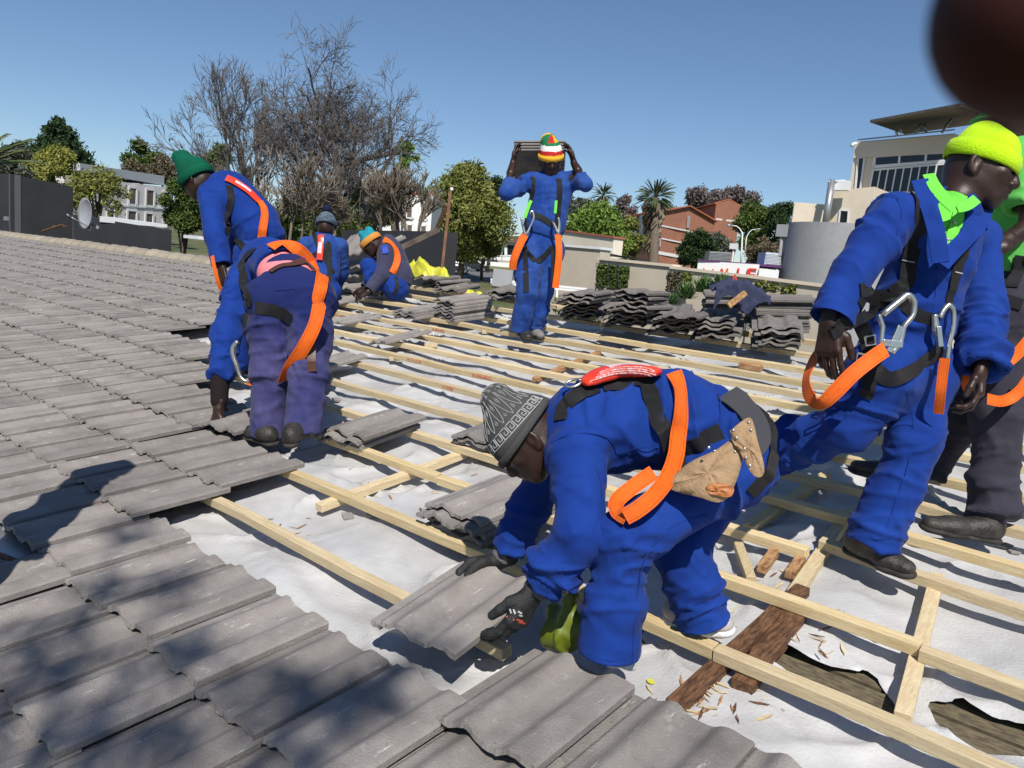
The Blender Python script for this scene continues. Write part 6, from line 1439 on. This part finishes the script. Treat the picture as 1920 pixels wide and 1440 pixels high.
def windowp(pix,fa,parent,frame=None,glass=None,fw=.12,name='window',mull=0):
    w_=panel(name,pix,fa,glass or M_DGLASS,parent,.04,.05)
    if frame:
        P=[plane_hit(x,y,fa[0],fa[1],.07) for x,y in pix]; mb=MB(); n=fa[1]
        for i in range(4): mb.bar(P[i],P[(i+1)%4],fw,.06,n)
        for k in range(mull): t=(k+1)/(mull+1); mb.bar(P[0].lerp(P[1],t),P[3].lerp(P[2],t),fw*.7,.05,n)
        mb.build('frame',frame,w_,recalc=True)
    return w_
# dark neighbour parapet and wall on the left
A=empty('dark_building',P3(60,420,24)); tag(A,'charcoal grey box building beyond the ridge at the far left','building')
wall('wall',(19,326,24),(137,350,25.5),-5,6,M_CHAR,None,None,parent=A); wall('side_wall',(-60,326,27),(18,326,24),-5,.3,mat('charcoal_side',(.10,.102,.108),rough=.85),None,None,parent=A)
wall('charcoal_wall',(137,402,24),(300,429,20),-5,.3,M_CHAR,'low charcoal wall behind the ridge at left','wall'); wall('charcoal_wall',(640,431,15),(833,434,12),-5,.25,M_CHAR,'charcoal panel wall behind the squatting man','wall')
wall('white_beam',(187,405,22.5),(285,418,20.5),P3(187,416,22.5).z,.4,M_PWHITE,'white beam lying along the top of the low charcoal wall','beam')
wall('white_beam',(344,440,16),(372,443,15.5),P3(344,446,16).z,.3,M_PWHITE,'short white slab end on the wall behind the green beanie man','beam')
mb=MB(); mb.box((-.09,-.05,-.06),(.09,.05,.06),Matrix.Translation(P3(12,410,23))); tag(mb.build('wall_light',M_PIPE,bevel=.01),'small floodlight on the charcoal wall at the far left','lamp')
# satellite dish
c0=P3(168,401,17.0); dn=DIR(-.62,-.05,-.78); root=empty('satellite_dish',c0-Vector((0,0,.5))); tag(root,'grey satellite dish on the ridge seen nearly edge on','satellite dish')
V=[];F=[];nr=6;ns=28; u1=dn.orthogonal().normalized(); u2=dn.cross(u1); Rd=.335
for i in range(nr+1):
    for j in range(ns): a=2*math.pi*j/ns; q=i/nr; V.append(c0+(u1*math.cos(a)+u2*math.sin(a))*Rd*q+dn*(.10*q*q))
for i in range(nr):
    for j in range(ns): F.append((i*ns+j,i*ns+(j+1)%ns,(i+1)*ns+(j+1)%ns,(i+1)*ns+j))
o=mesh_obj('reflector',V,F,mat('dish_grey',(.33,.34,.36),rough=.5,col2=(.28,.29,.31),nscale=3),root,True); so_=o.modifiers.new('t','SOLIDIFY'); so_.thickness=.008
mb=MB(); mb.tube([P3(165,425,16.9),P3(130,405,16.6)],.010,6); mb.tube([P3(132,408,16.6),P3(126,402,16.5)],[.03,.02],8); mb.build('feed_arm',M_PIPE,root,True); mb=MB(); mb.bar(c0-dn*.02,c0-Vector((0,0,.36)),.05,.05,cF); mb.bar(P3(172,420,17),P3(186,428,17),.06,.06,cF); mb.build('bracket',M_PIPE,root)
mb=MB(); mb.bar(P3(80,433,17.4),P3(118,421,17.2),.05,.03); mb.bar(P3(100,424,17.3),P3(125,424,17.2),.05,.03); tag(mb.build('rusty_scrap',M_OLDW),'rusty scraps of wood lying on the ridge beside the dish','scrap')
# white villa at left
fa=facade((160,308,62),(305,329,70)); A=empty('white_villa',P3(230,425,66)); tag(A,'pale grey villa with white framed windows behind the trees at left','building'); wall('wall',(120,328,60),(320,352,71),-4,8,M_WBLD,None,None,parent=A)
wall('roof',(150,306,61),(308,330,70.5),P3(160,322,62).z,8,mat('pale_flat_roof',(.42,.44,.47),rough=.7),None,None,parent=A); fa=facade((120,328,60),(320,352,71))
for k,(x0,x1,y0,y1) in enumerate([(150,163,345,372),(190,203,348,378),(241,256,350,384),(273,289,354,386),(305,318,358,388),(150,163,388,408),(200,215,392,412),(238,256,393,415),(272,287,398,418),(306,320,402,422)]):
    windowp([(x0,y0),(x1,y0+1.6),(x1-1,y1+1.6),(x0-1,y1)],fa,A,M_PWHITE,mat('brown_shutter',(.13,.10,.08),rough=.6),.20)
panel('string_course',[(150,378),(318,390),(318,393),(150,381)],fa,M_PWHITE,A,.08,.08)
# white villa behind the bare trees
A=empty('white_villa',P3(770,430,60)); tag(A,'white villa with red tiled roof glimpsed through the bare branches','building'); wall('wall',(700,366,60),(812,366,60),-3,8,M_PWHITE,None,None,parent=A); fa=facade((700,366,60),(812,366,60))
wall('roof',(735,357,60.2),(812,360,60.2),P3(770,366,60).z,8,M_ORTILE,None,None,parent=A)
for x0,y0 in ((735,384),(762,384),(788,386),(735,418),(762,420),(788,422)): windowp([(x0,y0),(x0+13,y0),(x0+12,y0+26),(x0-1,y0+26)],fa,A,M_PWHITE,mat('brown_shutter',(.13,.10,.08)),.18)
# houses beyond the road
A=empty('white_house',P3(880,485,140)); tag(A,'low white house across the street partly hidden by the olive tree','building'); wall('wall',(835,448,135),(985,452,135),-1,8,M_PWHITE,None,None,parent=A); fa=facade((835,448,135),(985,452,135))
for x0 in (845,888,925,950): windowp([(x0,458),(x0+22,459),(x0+22,480),(x0,479)],fa,A,M_PWHITE,None,.2)
wall('roof',(830,440,134),(990,443,134),P3(900,450,134).z,10,mat('dull_brown_roof',(.12,.09,.07),rough=.9),None,None,parent=A)
mb=MB(); mb.bar(P3(884,486,118),P3(1000,494,118),.3,.35); tag(mb.build('low_wall',mat('pinkish_wall',(.5,.4,.36),rough=.9),recalc=True),'low pinkish garden wall across the street','wall')
A=empty('road_sign',GP(928,112)); tag(A,'green direction sign on two posts across the street','sign'); mb=MB(); 
for x in (918,941): mb.tube([P3(x,492,112),P3(x,462,112)],.07,6)
mb.build('post',M_PIPE,A); mb=MB(); a=P3(916,460,111.9);b=P3(944,461,111.9); mb.prism([a,b,P3(944,472,111.9),P3(916,471,111.9)],cF*.1); mb.build('sign_face',mat('sign_green',(.02,.16,.08),rough=.6),A)
# brick school with orange roof
A=empty('brick_building',GP(1235,170)); tag(A,'red brick block with orange tiled gable roof and white bands','building'); g0=P3(1244.5,399,168); g1=P3(1340.6,412,183); ap=P3(1292,388.3,175); l0=P3(1152,401,205)
zb=-1.5; mb=MB(); 
def at2(p,z): return Vector((p.x,p.y,z))
ze=(g0.z+g1.z)/2; back=(l0-g0); back.z=0
gbl=[at2(g0,zb),at2(g1,zb),at2(g1,ze),at2(ap,ap.z),at2(g0,ze)]; mb.prism(gbl,back); mb.build('wall',M_BRICK,A,recalc=True)
mb=MB(); up=Vector((0,0,.35)); ov=-back.normalized()*.8
for e0 in (g0,g1):
    e=at2(e0,ze)+(at2(e0,0)-at2(ap,0)).normalized()*.7-Vector((0,0,.2)); mb.prism([e+ov,at2(ap,ap.z)+ov+up*.3,at2(ap,ap.z)+up*1.0+ov,e+up+ov],back-ov)
mb.build('roof',M_ORTILE,A,recalc=True)
fa=(g0,Vector((-(g1.y-g0.y),g1.x-g0.x,0)).normalized())
for yl,yr in ((422,441),(446,452)): panel('band',[(1240,yl),(1340,yl+20),(1340,yl+22.5),(1240,yl+2.5)],fa,M_PWHITE,A,.12,.12)
panel('band',[(1230,470),(1275,478),(1275,484),(1230,476)],fa,M_PWHITE,A,.12,.12)
panel('plaster_strip',[(1289,404),(1294,405),(1292,428),(1287,427)],fa,M_GWALL,A,.1,.1)
fb=(g0,Vector((-(l0.y-g0.y),l0.x-g0.x,0)).normalized())
for y0,y1 in ((404,420),(424,442),(448,462)):
    for x0,x1 in ((1168,1178),(1184,1194),(1200,1210),(1216,1222),(1230,1238)): windowp([(x0,y0),(x1,y0),(x1,y1),(x0,y1)],fb,A,M_PWHITE,None,.3)
panel('balcony_band',[(1160,420),(1242,423),(1241,426),(1160,423)],fb,M_PWHITE,A,.5,.5)
A=empty('brick_tower',GP(1350,200)); tag(A,'taller red brick block with orange roof behind the gabled one','building'); g0=P3(1343,382,195); g1=P3(1389,387,202); ap=P3(1367.7,375,198); l0=P3(1304,384,215); ze=g0.z; back=(l0-g0); back.z=0
mb=MB(); mb.prism([at2(g0,zb),at2(g1,zb),at2(g1,g1.z),at2(ap,ap.z),at2(g0,ze)],back); mb.build('wall',M_BRICK,A,recalc=True); mb=MB()
for e0 in (g0,g1):
    e=e0+(at2(e0,0)-at2(ap,0)).normalized()*.8-Vector((0,0,.2)); mb.prism([e,at2(ap,ap.z)+up*.3,at2(ap,ap.z)+up*1.0,e+up],back)
mb.build('roof',M_ORTILE,A,recalc=True); fa=(g0,Vector((-(g1.y-g0.y),g1.x-g0.x,0)).normalized()); panel('band',[(1342,409),(1389,415),(1389,418),(1342,412)],fa,M_PWHITE,A,.12,.12)
# pale walls right of the carrier
wall('white_wall_building',(1048,433,34),(1151,447,31),-5,.5,M_OFFW,'off white flat roofed wing with a thin red coping above the beige wall','building',cap=mat('red_coping',(.35,.12,.08),rough=.9))
wall('beige_outbuilding',(1040,461,27),(1126,468,25.5),-5,.5,M_BEIGE,'beige rendered outbuilding wall right of the tile carrier','building',cap=M_PWHITE)
wall('carport_roof',(1130,474,27),(1193,487,26),P3(1130,479,27).z,.6,M_CHAR,'narrow black carport roof above the long beige wall','roof'); wall('white_fascia',(1132,480,26.8),(1230,494,26),P3(1132,492,26.8).z,.3,M_OFFW,'pale fascia under the black carport roof','wall')
o=wall('beige_wall',(1124,487,24.5),(1262,501,22.5),-5,.3,M_BEIGE,'long beige boundary wall, higher section by the hedge panels','wall',cap=M_CREAM); o2=wall('beige_wall',(1260,504,22.4),(1412,522,20.6),-5,.3,M_BEIGE,'middle section of the long beige boundary wall behind the spiky plants','wall',cap=M_CREAM)
o3=wall('beige_wall',(1412,522,20.5),(1560,541,19),-5,.3,M_BEIGE,'right section of the long beige boundary wall with framed planters','wall',cap=M_CREAM)
def hedge(x0,y0,x1,y1,d,lab,kind='mid',fill=1.0,group=None):
    a=P3(x0,y0,d); b=P3(x1,y1,d); C=[];R_=[]; rr_=random.Random(int(x0)); w_=(P3(x1,y0,d)-a); h=a.z-P3(x0,y1,d).z
    n=int(900*fill); V=[];F=[]; rs=np.random.RandomState(int(x0)); base=np.array(P3(x0,y1,d)); W_=np.array(w_); N=np.array(cF); 
    t=rs.rand(n);z=rs.rand(n);k=rs.rand(n)*.35; Cc=base+t[:,None]*W_+np.array([0,0,1])*(z*h)[:,None]+N*k[:,None]; s_=.045; A_=rs.normal(size=(n,3)); A_/=np.linalg.norm(A_,axis=1)[:,None]; B2=np.cross(A_,rs.normal(size=(n,3))); B2/=np.linalg.norm(B2,axis=1)[:,None]
    V=np.stack([Cc-A_*s_,Cc+B2*s_*.7,Cc+A_*s_,Cc-B2*s_*.7],1).reshape(-1,3); F=np.arange(4*n).reshape(n,4); root=empty('hedge_panel',P3((x0+x1)/2,y1,d)); tag(root,lab,'hedge',group); mesh_obj('foliage',V,F,None,root,False,mats=gm(kind),fmat=rs.randint(0,3,n))
    mb=MB(); q=[P3(x0,y0,d-.02),P3(x1,y0+1,d-.02),P3(x1,y1,d-.02),P3(x0,y1,d-.02)]
    for i in range(4): mb.bar(q[i],q[(i+1)%4],.015,.015,cF)
    mb.build('frame',M_CHAR,root,recalc=True)
for k,(x0,y0,x1,y1,d,kd,fl) in enumerate([(1118,494,1139,538,23.6,'mid',1),(1140,496,1158,540,23.4,'mid',1),(1160,499,1177,540,23.2,'mid',1),(1252,509,1272,545,21.9,'brown',.9),(1276,511,1296,545,21.6,'olive',.6),(1420,526,1435,542,19.9,'olive',.5),(1438,529,1461,546,19.6,'olive',.3),(1470,534,1492,552,19.3,'olive',.6)]):
    hedge(x0,y0,x1,y1,d,['clipped hedge panel on the beige wall, leftmost','clipped hedge panel, second from the left on the beige wall','clipped hedge panel, third from the left on the beige wall','brownish creeper panel left of the spiky plants','creeper panel just behind the spiky plants','small creeper frame right of the dark jacket','half empty creeper frame, second from the right','square creeper frame nearest the walking man sleeve'][k],kd,fl)
# spiky plants
def spiky(x,y,d,w,lab,seed):
    c_=P3(x,y,d); root=empty('spiky_plant',c_); tag(root,lab,'plant'); rs=random.Random(seed); V=[];F=[]; L=w/2*d/FPX
    for k in range(120):
        a=rs.uniform(0,6.283); el=rs.uniform(.1,1.5); dd=Vector((math.cos(a)*math.cos(el),math.sin(a)*math.cos(el),math.sin(el))); sd=dd.cross(Vector((0,0,1))).normalized()*L*.05; l=L*rs.uniform(.7,1.1); q=c_+Vector((rs.uniform(-L,L)*.2,rs.uniform(-L,L)*.2,-L*.4)); m_=len(V)
        V+=[q-sd,q+sd,q+dd*l*.6+sd*.9,q+dd*l*.6-sd*.9,q+dd*l-Vector((0,0,l*.08))]; F+=[(m_,m_+1,m_+2,m_+3),(m_+3,m_+2,m_+4)]
    mesh_obj('leaves',V,F,mat('spiky_green',(.05,.12,.035),rough=.5,spec=.4,col2=(.10,.17,.05),nscale=3),root)
spiky(1288,545,18.5,75,'spiky yucca left of the other yuccas behind the tile heap',1); spiky(1318,532,18.6,80,'middle spiky yucca behind the tile heap',2); spiky(1350,528,18.4,70,'spiky yucca on the right of the group by the dark jacket',3); spiky(1262,560,18.0,50,'low spiky plant at the left foot of the yuccas',4)
# shop board with cropped letters
fa=facade((1309,487,44),(1422,494,43)); A=empty('shop_building',P3(1380,520,44)); tag(A,'white shop front with purple roof edge and cropped orange and red letters','building')
wall('wall',(1309,489,44),(1424,496,43),-4,5,M_PWHITE,None,None,parent=A); wall('roof_edge',(1308,486,43.9),(1466,498,42.9),P3(1308,489,43.9).z,5,mat('purple_paint',(.10,.03,.12),rough=.6),None,None,parent=A); wall('end_block',(1424,503,42.8),(1461,507,42.6),-4,4,M_PWHITE,None,None,parent=A)
ML=[mat('letter_orange',(.75,.16,.02),rough=.5),mat('letter_red',(.62,.04,.02),rough=.5),mat('letter_yellow',(.85,.45,.03),rough=.5)]
for k,ch in enumerate('VALUE'):
    x0=[1315,1339,1357,1378,1399][k]; a=plane_hit(x0,527,fa[0],fa[1],.08); b=plane_hit(x0+22,528.5,fa[0],fa[1],.08); xd=(b-a).normalized(); zd=Vector((0,0,1)); nd=xd.cross(zd)
    M=Matrix(((xd.x,zd.x,nd.x,a.x),(xd.y,zd.y,nd.y,a.y),(xd.z,zd.z,nd.z,a.z),(0,0,0,1))); text_on(ch,None,1.05,0,ML[[0,1,0,1,1][k]],'',A,M,ext=.02)
for (x,y,d,lab) in ((1351,471,60,'grey louvred box left of the lamp post'),(1450,473,46,'pale blue louvred box beside the grey drum')):
    A=empty('louvre_box',P3(x,y+25,d)); tag(A,lab,'ventilation box'); hw=20 if x<1400 else 14; wall('body',(x-hw,y,d),(x+hw,y+2,d),P3(x,y+27,d).z,1.5,M_PIPE if x<1400 else mat('pale_blue_metal',(.45,.55,.65),rough=.6),None,None,parent=A); f2=facade((x-hw,y,d),(x+hw,y+2,d))
    for k in range(9): panel('slat',[(x-hw,y+2+k*2.6),(x+hw,y+4+k*2.6),(x+hw,y+5+k*2.6),(x-hw,y+3+k*2.6)],f2,M_PWHITE if x>1400 else M_GWALL,A,.06,.05)
# lamp posts
def lamp(x,ytop,ybase,d,arm,lab):
    root=empty('street_lamp',P3(x,ybase,d)); tag(root,lab,'street lamp'); mb=MB(); t=P3(x,ytop+14,d); mb.tube([P3(x-3,ybase,d),P3(x-1,(ytop+ybase)/2,d),t,P3(x-arm*.25,ytop+6,d),P3(x-arm*.55,ytop+1,d),P3(x-arm,ytop,d)],[.09,.075,.06,.05,.045,.04],6); mb.build('post',M_PWHITE,root,True); mb=MB(); mb.tube([P3(x-arm,ytop,d),P3(x-arm*1.5,ytop-1,d)],[.10,.07],6); mb.build('lamp_head',M_PIPE,root,True)
lamp(1392,423,500,62,20,'tall curved street lamp standing left of the drum building'); lamp(1400,430,470,90,-18,'second street lamp arm reaching right behind the curved one')
mb=MB(); mb.tube([P3(1372,500,58),P3(1376,463,58)],[.07,.06],6); mb.box((-.25,-.2,-.2),(.25,.2,.2),Matrix.Translation(P3(1376,462,58))); tag(mb.build('camera_post',M_PWHITE),'short white post with a small box head below the curved street lamp','post')
# modern cream building
A=empty('modern_building',GP(1680,60)); tag(A,'modern cream building with tilted canopy roof and dark glazed front','building'); a0=(1605,266,60); a1=(1790,250,54.5); wall('wall',a0,a1,-5,14,M_CREAM,None,None,parent=A); fa=facade(a0,a1)
wall('upper_band',(1604,268,59.9),(1790,252,54.4),P3(1604,296,59.9).z,.06,mat('cream_band',(.66,.57,.46),rough=.9),None,None,parent=A)
windowp([(1610,296),(1622,294.5),(1612,371),(1603,371)],fa,A,M_PWHITE,None,.14)
windowp([(1641,293),(1790,282),(1788,301),(1639,313)],fa,A,M_PWHITE,None,.22,mull=2); windowp([(1638,319),(1790,306),(1780,360),(1630,362)],fa,A,M_PWHITE,None,.13,mull=9)
V=[P3(1631,229.5,58),P3(1800,199,50),P3(1880,226,60),P3(1697,252,70)]; mb=MB(); mb.prism(V,Vector((0,0,.18))); mb.build('canopy',mat('canopy_soffit',(.13,.11,.09),rough=.8,col2=(.19,.165,.13),nscale=1.5,stretch=(.3,3,1)),A,recalc=True); mb=MB()
for (xa,ya),(xb,yb) in (((1716,251),(1727,232)),((1737,249),(1732,232)),((1766,248),(1784,223)),((1682,255),(1680,243)),((1690,250),(1688,240))): mb=MB(); mb.tube([P3(xa,ya,57),P3(xb,yb,57)],.10,6); mb.build('strut',M_PIPE,A,True)
mb=MB(); mb.tube([P3(1609,262,59.9),P3(1700,253,57),P3(1790,243,54.4)],.05,6); mb.build('railing',M_PIPE,A,True)
mb=MB(); mb.tube([P3(1606,269,59.5),P3(1600,270,59.5),P3(1597,274,59.5)],[.12,.12,.16],7); tag(mb.build('security_camera',M_PWHITE,None,True),'white security camera on the corner of the cream building','camera')
B2=empty('stair_block',GP(1580,57)); tag(B2,'lower cream block with a grey pipe column beside the modern building','building'); wall('wall',(1558,358,56),(1640,350,54),-5,6,M_CREAM,None,None,parent=B2); wall('terrace_wall',(1490,379,56.5),(1556,384,55.8),-5,5,M_CREAM,None,None,parent=B2); f2=facade((1558,358,56),(1640,350,54))
windowp([(1576,394),(1592,395),(1590,419),(1573,419)],f2,B2,M_PWHITE,None,.10); mb=MB(); mb.tube([P3(1560,338,54.5),P3(1546,430,54.5)],.24,12); mb.build('pipe_column',M_PIPE,B2,True); mb=MB(); mb.bar(P3(1553,340,54.4),P3(1584,338,54.4),.08,.08); mb.box((-.5,-.3,-.3),(.6,.3,.35),Matrix.Translation(P3(1576,349,54.6))); mb.build('lamp_bracket',M_PWHITE,B2)
cc=P3(1576,520,46); rad_c=3.45; mb=MB(); zt=P3(1560,420,44).z; mb.tube([Vector((cc.x,cc.y,-5)),Vector((cc.x,cc.y,zt))],rad_c,56); o=mb.build('drum_wall',M_GWALL,None,True); o.data.set_sharp_from_angle(angle=rad(40)); tag(o,'big grey curved drum wall at the foot of the cream building','building')
mb=MB(); mb.box((-.35,-.3,-.35),(.35,.3,.35),Matrix.Translation(P3(1470,433,46))); mb.bar(P3(1466,440,46),P3(1462,480,46),.15,.15); tag(mb.build('post_box',M_GWALL),'grey box on a reddish post left of the drum wall','post')
# mast and braces on the roof edge
root=empty('mast',RP(830,500,.1)); tag(root,'rusty steel mast with slanting brace on the ridge edge','mast'); mb=MB(); mb.bar(P3(829,505,9.6),P3(845,358,9.6),.034,.034,cF); mb.build('post',mat('rusty_steel',(.15,.07,.045),rough=.85,col2=(.24,.12,.07),nscale=9),root)
mb=MB(); mb.tube([P3(847,352,9.6),P3(847,357,9.6)],[.02,.02],8); mb.build('post_cap',M_PWHITE,root); mb=MB(); mb.bar(P3(818,432,9.9),P3(838,385,9.7),.05,.04,cF); mb.build('brace',M_OLDW,root); mb=MB(); mb.bar(P3(752,465,9.9),P3(822,431,9.8),.07,.03,cF); mb.build('plank',M_BARK,root)
# grey post and rail bits behind the ridge
mb=MB(); mb.bar(P3(940,540,16),P3(944,507,16),.40,.25,cF); tag(mb.build('bollard',M_GWALL,recalc=True,bevel=.01),'grey concrete post behind the ridge left of the carrier','post')
A=empty('white_railing',P3(1070,545,22)); tag(A,'low white railing behind the carrier','railing'); mb=MB()
for y in (536,541): mb.bar(P3(920,y-12,22),P3(1100,y+6,22),.04,.06)
mb.build('rail',M_PWHITE,A); mb=MB()
for x in (935,990,1045,1090): mb.bar(P3(x,528+(x-920)*.1,22),P3(x-1,545+(x-920)*.1,22),.05,.05,cF)
mb.build('post',M_PWHITE,A)
# red triangle sign frame
mb=MB(); q=[P3(1371,533,17),P3(1382,533,17),P3(1378,515,17)]
for i in range(3): mb.bar(q[i],q[(i+1)%3],.03,.02,cF)
tag(mb.build('warning_sign',mat('sign_red',(.6,.05,.03),rough=.5)),'small red triangular sign above the spiky plants','sign')
# ---- cars
def car(x,y,d,yaw,col,lab,half=1.0):
    c_=P3(x,y,d); c_.z=gz(c_.x,c_.y)+.06; root=empty('parked_car',c_); tag(root,lab,'car'); M=Matrix.Translation(c_)@Matrix.Rotation(yaw,4,'Z')
    V=[];F=[]; prof_=[(-2.1,.35,.75),(-2.05,.85,.78),(-1.9,.98,.80),(-1.3,1.40,.66),(-.2,1.48,.64),(.55,1.38,.66),(1.15,.98,.80),(1.95,.85,.78),(2.12,.62,.74),(2.12,.35,.74)]
    for xx,z,w_ in prof_: V+=[M@Vector((xx,-w_*1.1,z)),M@Vector((xx,w_*1.1,z))]
    k=len(V); V+=[M@Vector((-2.1,-.85,.3)),M@Vector((-2.1,.85,.3)),M@Vector((2.1,-.85,.3)),M@Vector((2.1,.85,.3))]; n=len(prof_)
    for i in range(n-1): F.append((i*2,i*2+1,i*2+3,i*2+2))
    F.append(tuple([k]+[i*2 for i in range(n)]+[k+2])); F.append(tuple([k+3]+[i*2+1 for i in range(n-1,-1,-1)]+[k+1])); F+=[(0,k,k+1,1),(k+2,n*2-2,n*2-1,k+3),(k,k+2,k+3,k+1)]
    o=mesh_obj('body',V,F,mat('car_paint_%s'%col[0],col[1],rough=.3,spec=.6,metal=.3),root); bm=bmesh.new(); bm.from_mesh(o.data); bmesh.ops.recalc_face_normals(bm,faces=bm.faces); bm.to_mesh(o.data); bm.free(); bv=o.modifiers.new('b','BEVEL'); bv.width=.06; bv.segments=2
    for s_ in (-1,1):
        mb=MB(); q=[(-1.25,1.0),(-1.0,1.32),(-.2,1.38),(.45,1.30),(.85,1.0)]; mb.prism([M@Vector((a,s_*.76,b)) for a,b in q],M.to_3x3()@Vector((0,s_*.05,0))); mb.build('side_window',M_DGLASS,root,recalc=True)
    for xx in (-1.35,1.35):
        for s_ in (-1,1): mb=MB(); mb.tube([M@Vector((xx,s_*.72,.33)),M@Vector((xx,s_*.90,.33))],.33,16); w_=mb.build('wheel',mat('tyre',(.02,.02,.02),rough=.8),root,True); mb=MB(); mb.tube([M@Vector((xx,s_*.90,.33)),M@Vector((xx,s_*.915,.33))],.2,12); mb.build('rim',M_PIPE,w_)
yw=math.atan2(cR.y,cR.x)
car(852,512,101,yw+.12,('silver',(.45,.46,.47)),'silver hatchback parked under the olive tree'); car(884,516,110,yw+.5,('dark',(.04,.045,.05)),'dark car parked beside the tree trunk')
# two walkers on the far pavement
for k,(x,c_) in enumerate(((905,(.25,.05,.08)),(915,(.05,.06,.09)))):
    b0=P3(x,504,113); b0.z=gz(b0.x,b0.y)+.08; q=lambda a,b,c2: b0+cR*a+Vector((0,0,c2)); F=Fld(); F.chain([q(0,0,1.4),q(0,0,.95)],[.19,.17],.05); F.chain([q(-.08,0,.9),q(-.1,0,.08)],[.10,.07],.03); F.chain([q(.08,0,.9),q(.12,0,.08)],[.10,.07],.03); F.chain([q(-.2,0,1.38),q(-.27,0,.9)],[.06,.05],.03); F.chain([q(.2,0,1.38),q(.27,0,.9)],[.06,.05],.03)
    F.cap(q(0,0,1.45),q(0,0,1.6),.06,.06,.03); F.cap(q(0,0,1.66),q(0,0,1.70),.10,.10,.02); CUR_SURF=[]; r_=empty('person',b0); tag(r_,'tiny pedestrian in '+('dark red' if k==0 else 'dark blue')+' on the pavement across the street','person'); surf('body',F,.05,mat('walker_%s'%'ab'[k],c_,rough=.9),r_,keep=False)
# ---- yellow plastic sheet over the ridge
def sheet_yellow():
    nu,nv=44,26; V=[];F=[]; top=[(775,492,9.6),(790,488,9.4),(812,498,9.2),(832,505,9.0),(850,528,8.8),(885,550,8.45),(915,560,8.2)]; bot=[(758,503,9.6),(780,515,9.2),(812,530,8.9),(830,545,8.6),(860,552,8.5),(892,559,8.3),(918,563,8.1)]
    A_=smooth_path([P3(*p) for p in top],nu); B_=smooth_path([P3(*p) for p in bot],nu); G_=[]
    for i in range(nu):
        for j in range(nv):
            t=j/(nv-1); p=A_[i].lerp(B_[i],t); G_.append(p)
    N_=np.array(G_); q=fbm(N_*5.5,5,3)*.09+ (1-np.abs(fbm(N_*8,9,2))*2)*.035; N_=N_+np.outer(q,np.array(-cF*.7+Vector((0,0,.7))))
    for i in range(nu-1):
        for j in range(nv-1): a=i*nv+j; F.append((a,a+1,a+nv+1,a+nv))
    o=mesh_obj('plastic_sheet',N_,F,mat('yellow_plastic',(.66,.64,.06),rough=.4,spec=.5,col2=(.56,.54,.05),nscale=8),None,True); so_=o.modifiers.new('t','SOLIDIFY'); so_.thickness=.004; tag(o,'crumpled yellow plastic sheet draped over the ridge','plastic sheet')
sheet_yellow()
# green glove or bag under the bent roofer
CUR_SURF=[]; c_=RP(1050,1190,-.02); F=Fld(); F.cap(c_,c_+RV(.10,.02,.06),.05,.03,.03); F.cap(c_,c_+RV(-.07,.06,.02),.04,.025,.03); F.cap(c_+RV(.02,.0,.02),c_+RV(.02,.03,.12),.04,.012,.03); o=surf('crumpled_bag',F,.007,mat('olive_plastic',(.12,.15,.01),rough=.45,spec=.4),None,keep=False,segs=[(c_,c_+RV(.1,0,0),.2,1,25)],amp=.012); tag(o,'crumpled olive green bag lying beneath the bent roofer','bag')
# dark jacket and stick on the tile heap
c0_=P3(1385,545,5.98); nu,nv=46,30; V=[];F=[]
for i in range(nu):
    for j in range(nv):
        u_=(i/(nu-1)-.5); v_=j/(nv-1); wv=.21*(.75+.25*math.cos(u_*6)); lift=.05*math.cos(u_*math.pi)
        p=c0_+cR*(u_*.42)+Vector((cF.x,cF.y,0)).normalized()*(.14-.28*min(v_,.62)/.62*1.0)+Vector((0,0,lift-max(0,v_-.62)*.38*(1+.5*math.sin(u_*9+1))-u_*.05)); V.append(tuple(p))
A_=np.array(V); q=fbm(A_*[9,9,5],5,2)*.030+np.clip(1-np.abs(fbm(A_*14,8,2))*2.4,0,1)**2*.030; A_=A_+np.outer(q,np.array(Vector((-cF.x*.5,-cF.y*.5,.8))))
for i in range(nu-1):
    for j in range(nv-1): a=i*nv+j; F.append((a,a+1,a+nv+1,a+nv))
o=mesh_obj('jacket',A_,F,mat('slate_fabric',(.035,.042,.085),rough=.9),None,True); so_=o.modifiers.new('t','SOLIDIFY'); so_.thickness=.008; tag(o,'crumpled slate blue jacket thrown over the tile heap','jacket')
mb=MB(); mb.bar(P3(1366,574,5.75),P3(1398,549,5.75),.045,.035,cF,4,.002); tag(mb.build('wooden_stick',M_ORW,recalc=True,bevel=.004),'stub of split timber sticking out under the slate blue jacket','timber')
# the photographer's own fingertip at the corner of the lens
CUR_SURF=[]; F=Fld(); F.cap(P3(1962,30,.034),P3(2190,-270,.036),.0047,.0072,.002); o=surf('fingertip',F,.0006,mat('finger_skin',(.040,.010,.007),rough=.6,spec=.2),None,keep=False,rlx=3); tag(o,'dark blurred fingertip over the top right corner of the lens','finger')
